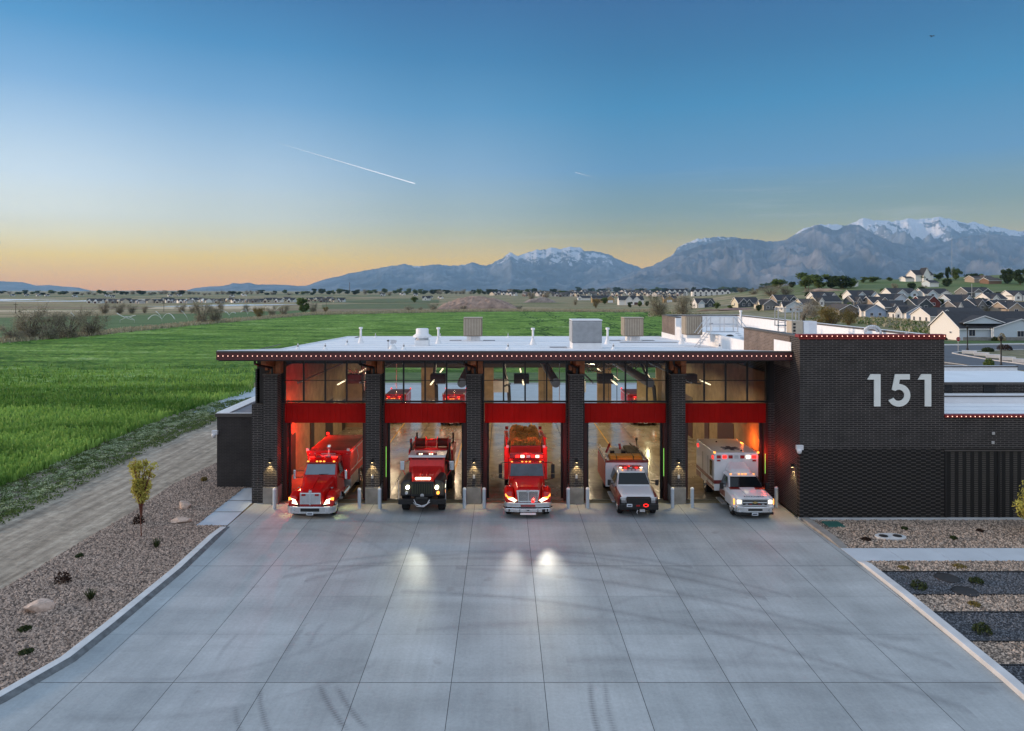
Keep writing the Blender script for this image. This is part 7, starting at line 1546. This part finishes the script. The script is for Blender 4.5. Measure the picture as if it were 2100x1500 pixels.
def mountain(name,sil,D,mat,width,px0,px1,rough=1.,seed=0,nv=46,lam=2600.):
    sx=np.array([p[0] for p in sil]); sy=np.array([p[1] for p in sil]); u=np.arange(px0,px1+.1,1.6); cr=np.interp(u,sx,sy)
    cr=cr-(fbm(u*.13+seed,u*0+seed,5)-.48)*5.*rough*np.clip((HY-cr)/60,0.15,1)
    zc=H+(HY-cr)*D/F; v=np.concatenate([np.linspace(0,1,nv),[1.12,1.4]]); V=[]; TN=[]
    for vv in v:
        dist=D-width*(1-vv) if vv<=1 else D+width*(vv-1)*.8
        X_=(u-CX)*dist/F; Y_=np.full_like(u,dist); wq=fbm(X_/3000+seed,Y_/3000,3)*1500
        r_=ridged((X_+wq)/lam+seed,(Y_*.75+wq)/lam+seed); r2_=ridged(X_/(lam*.28)+seed,Y_/(lam*.28),4)
        base=min(vv,1)**1.15 if vv<=1 else max(0,1-(vv-1)*2.4)
        env=(1-vv)**.8 if vv<1 else 0.
        h_=zc*base*(1-env*.62*rough)+zc*env*rough*(1.15*(r_-.30)*(base**.6)) + zc*.16*(r2_-.3)*min(1,env*3)*base**.5*rough
        if vv<1:
            lim=H+(HY-cr-.7-6*(1-vv)*(1-vv))*dist/F; k=60.; h_=np.where(h_>lim-k, lim-k*np.exp(-(h_-lim+k)/k), h_)
        h_=np.where(vv==0,-20,h_); V.append(np.stack([X_,Y_,h_],1)); TN.append(np.clip(.75*r_+.5*r2_-.05,0,1))
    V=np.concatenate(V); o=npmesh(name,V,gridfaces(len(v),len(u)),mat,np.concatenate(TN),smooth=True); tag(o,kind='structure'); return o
r1=(.05,.075,.10); r2=(.12,.135,.155)
silA=[(-300,570),(0,577),(20,578),(45,579),(75,586),(100,585),(130,588),(160,590),(185,596),(215,599),(260,601)]
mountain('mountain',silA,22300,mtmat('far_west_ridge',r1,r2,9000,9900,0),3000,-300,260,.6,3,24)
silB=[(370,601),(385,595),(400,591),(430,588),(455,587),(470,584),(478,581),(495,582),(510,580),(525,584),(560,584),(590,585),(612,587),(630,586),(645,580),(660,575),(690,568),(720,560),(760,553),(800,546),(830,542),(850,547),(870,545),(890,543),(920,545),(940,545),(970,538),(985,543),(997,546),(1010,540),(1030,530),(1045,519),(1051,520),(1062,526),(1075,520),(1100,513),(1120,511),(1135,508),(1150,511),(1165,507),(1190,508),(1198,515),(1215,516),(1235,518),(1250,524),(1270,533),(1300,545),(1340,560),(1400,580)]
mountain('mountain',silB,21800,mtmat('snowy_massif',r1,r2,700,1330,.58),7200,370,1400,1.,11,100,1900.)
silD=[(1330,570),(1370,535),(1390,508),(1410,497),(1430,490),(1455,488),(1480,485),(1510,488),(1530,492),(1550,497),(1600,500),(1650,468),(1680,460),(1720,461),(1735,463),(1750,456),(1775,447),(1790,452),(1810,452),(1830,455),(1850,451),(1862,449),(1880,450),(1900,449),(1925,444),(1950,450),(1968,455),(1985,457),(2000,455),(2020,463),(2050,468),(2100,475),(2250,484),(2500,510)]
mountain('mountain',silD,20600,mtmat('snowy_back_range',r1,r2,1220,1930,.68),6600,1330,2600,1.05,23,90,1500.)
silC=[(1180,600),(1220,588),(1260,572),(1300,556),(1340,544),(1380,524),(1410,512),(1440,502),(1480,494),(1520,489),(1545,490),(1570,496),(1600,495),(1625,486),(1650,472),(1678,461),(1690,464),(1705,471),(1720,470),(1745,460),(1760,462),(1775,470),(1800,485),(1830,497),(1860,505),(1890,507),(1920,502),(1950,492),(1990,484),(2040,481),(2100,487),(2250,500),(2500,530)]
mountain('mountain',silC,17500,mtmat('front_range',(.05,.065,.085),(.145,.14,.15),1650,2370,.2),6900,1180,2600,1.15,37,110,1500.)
# ================================================================= CONTRAILS, BIRD, HAZE
cm_,nt_,b_n=newmat('ice_trail'); b_n.inputs['Base Color'].default_value=(1,1,1,1); tr_=nt_.nodes.new('ShaderNodeBsdfTranslucent'); ad=nt_.nodes.new('ShaderNodeAddShader'); L(nt_,b_n.outputs[0],ad.inputs[0]); L(nt_,tr_.outputs[0],ad.inputs[1])
tp_=nt_.nodes.new('ShaderNodeBsdfTransparent'); mx=nt_.nodes.new('ShaderNodeMixShader'); at=nt_.nodes.new('ShaderNodeAttribute'); at.attribute_name='tone'; L(nt_,at.outputs['Fac'],mx.inputs[0]); L(nt_,tp_.outputs[0],mx.inputs[1]); L(nt_,ad.outputs[0],mx.inputs[2]); L(nt_,mx.outputs[0],nt_.nodes['Material Output'].inputs[0])
def trail(a,b_,D,r0,r1,label,op=.8):
    A=Vector(((a[0]-CX)*D/F,D,H+(HY-a[1])*D/F)); B=Vector(((b_[0]-CX)*(D*.9)/F,D*.9,H+(HY-b_[1])*(D*.9)/F)); d=(B-A).normalized(); u=d.orthogonal().normalized(); v=d.cross(u); V=[];tn=[]; n=40
    for k in range(n+1):
        s=k/n; c=A.lerp(B,s); r_=r0+(r1-r0)*s
        for j in range(8):
            t_=2*math.pi*j/8; V.append(c+u*math.cos(t_)*r_+v*math.sin(t_)*r_); tn.append(op*s**1.1)
    fs=[(k*8+j,k*8+(j+1)%8,(k+1)*8+(j+1)%8,(k+1)*8+j) for k in range(n) for j in range(8)]
    o=npmesh('contrail',np.array([tuple(x) for x in V]),np.array(fs),cm_,tn,smooth=True); tag(o,label,'contrail')
trail((548,287),(851,377),26000,12,17,'long thin white contrail slanting down across the left half of the sky',.5); trail((1228,367),(1180,354),26000,10,8,'short faint contrail in the middle of the sky',.2); trail((690,421),(727,416),26000,8,6,'tiny faint contrail low left of centre',.15)
t=thing('bird','small dark bird gliding in the upper right of the sky','bird',((1911-CX)*90/F,90,H+(HY-75)*90/F))
MB().loft([rr(-.22,.015,-.01,.02,.004),rr(-.1,.04,-.03,.04,.01),rr(.1,.04,-.03,.04,.01),rr(.3,.02,-.01,.01,.004)]).build('body',MT['black'],t)
for s in (-1,1): MB().prism([(0,-.08,.02),(s*.2,-.10,.10),(s*.42,.02,.05),(s*.2,.08,.09),(0,.08,.02)],(0,0,.012)).build('wing',MT['black'],t)
hz=MB().box(-26000,26000,-400,15500,-25,1550).build('haze',[]) if False else None
me=MB().box(-42000,42000,-300,HZF,-30,HZT); me=me.build('haze',bpy.data.materials.new('haze_air')); hm=me.data.materials[0]; hm.use_nodes=True; nt_=hm.node_tree; nt_.nodes.remove(nt_.nodes['Principled BSDF'])
pv=nt_.nodes.new('ShaderNodeVolumePrincipled'); pv.inputs['Color'].default_value=(.38,.66,1.,1); pv.inputs['Density'].default_value=HZD; pv.inputs['Anisotropy'].default_value=0.; L(nt_,pv.outputs[0],nt_.nodes['Material Output'].inputs['Volume']); me['kind']='stuff'
for k in list(protos):     # prototypes never placed are removed
    for i,o in enumerate(protos[k]):
        if (k,i) not in used_p:
            for c in list(COL.objects):
                if c.parent is o: bpy.data.objects.remove(c)
            bpy.data.objects.remove(o)
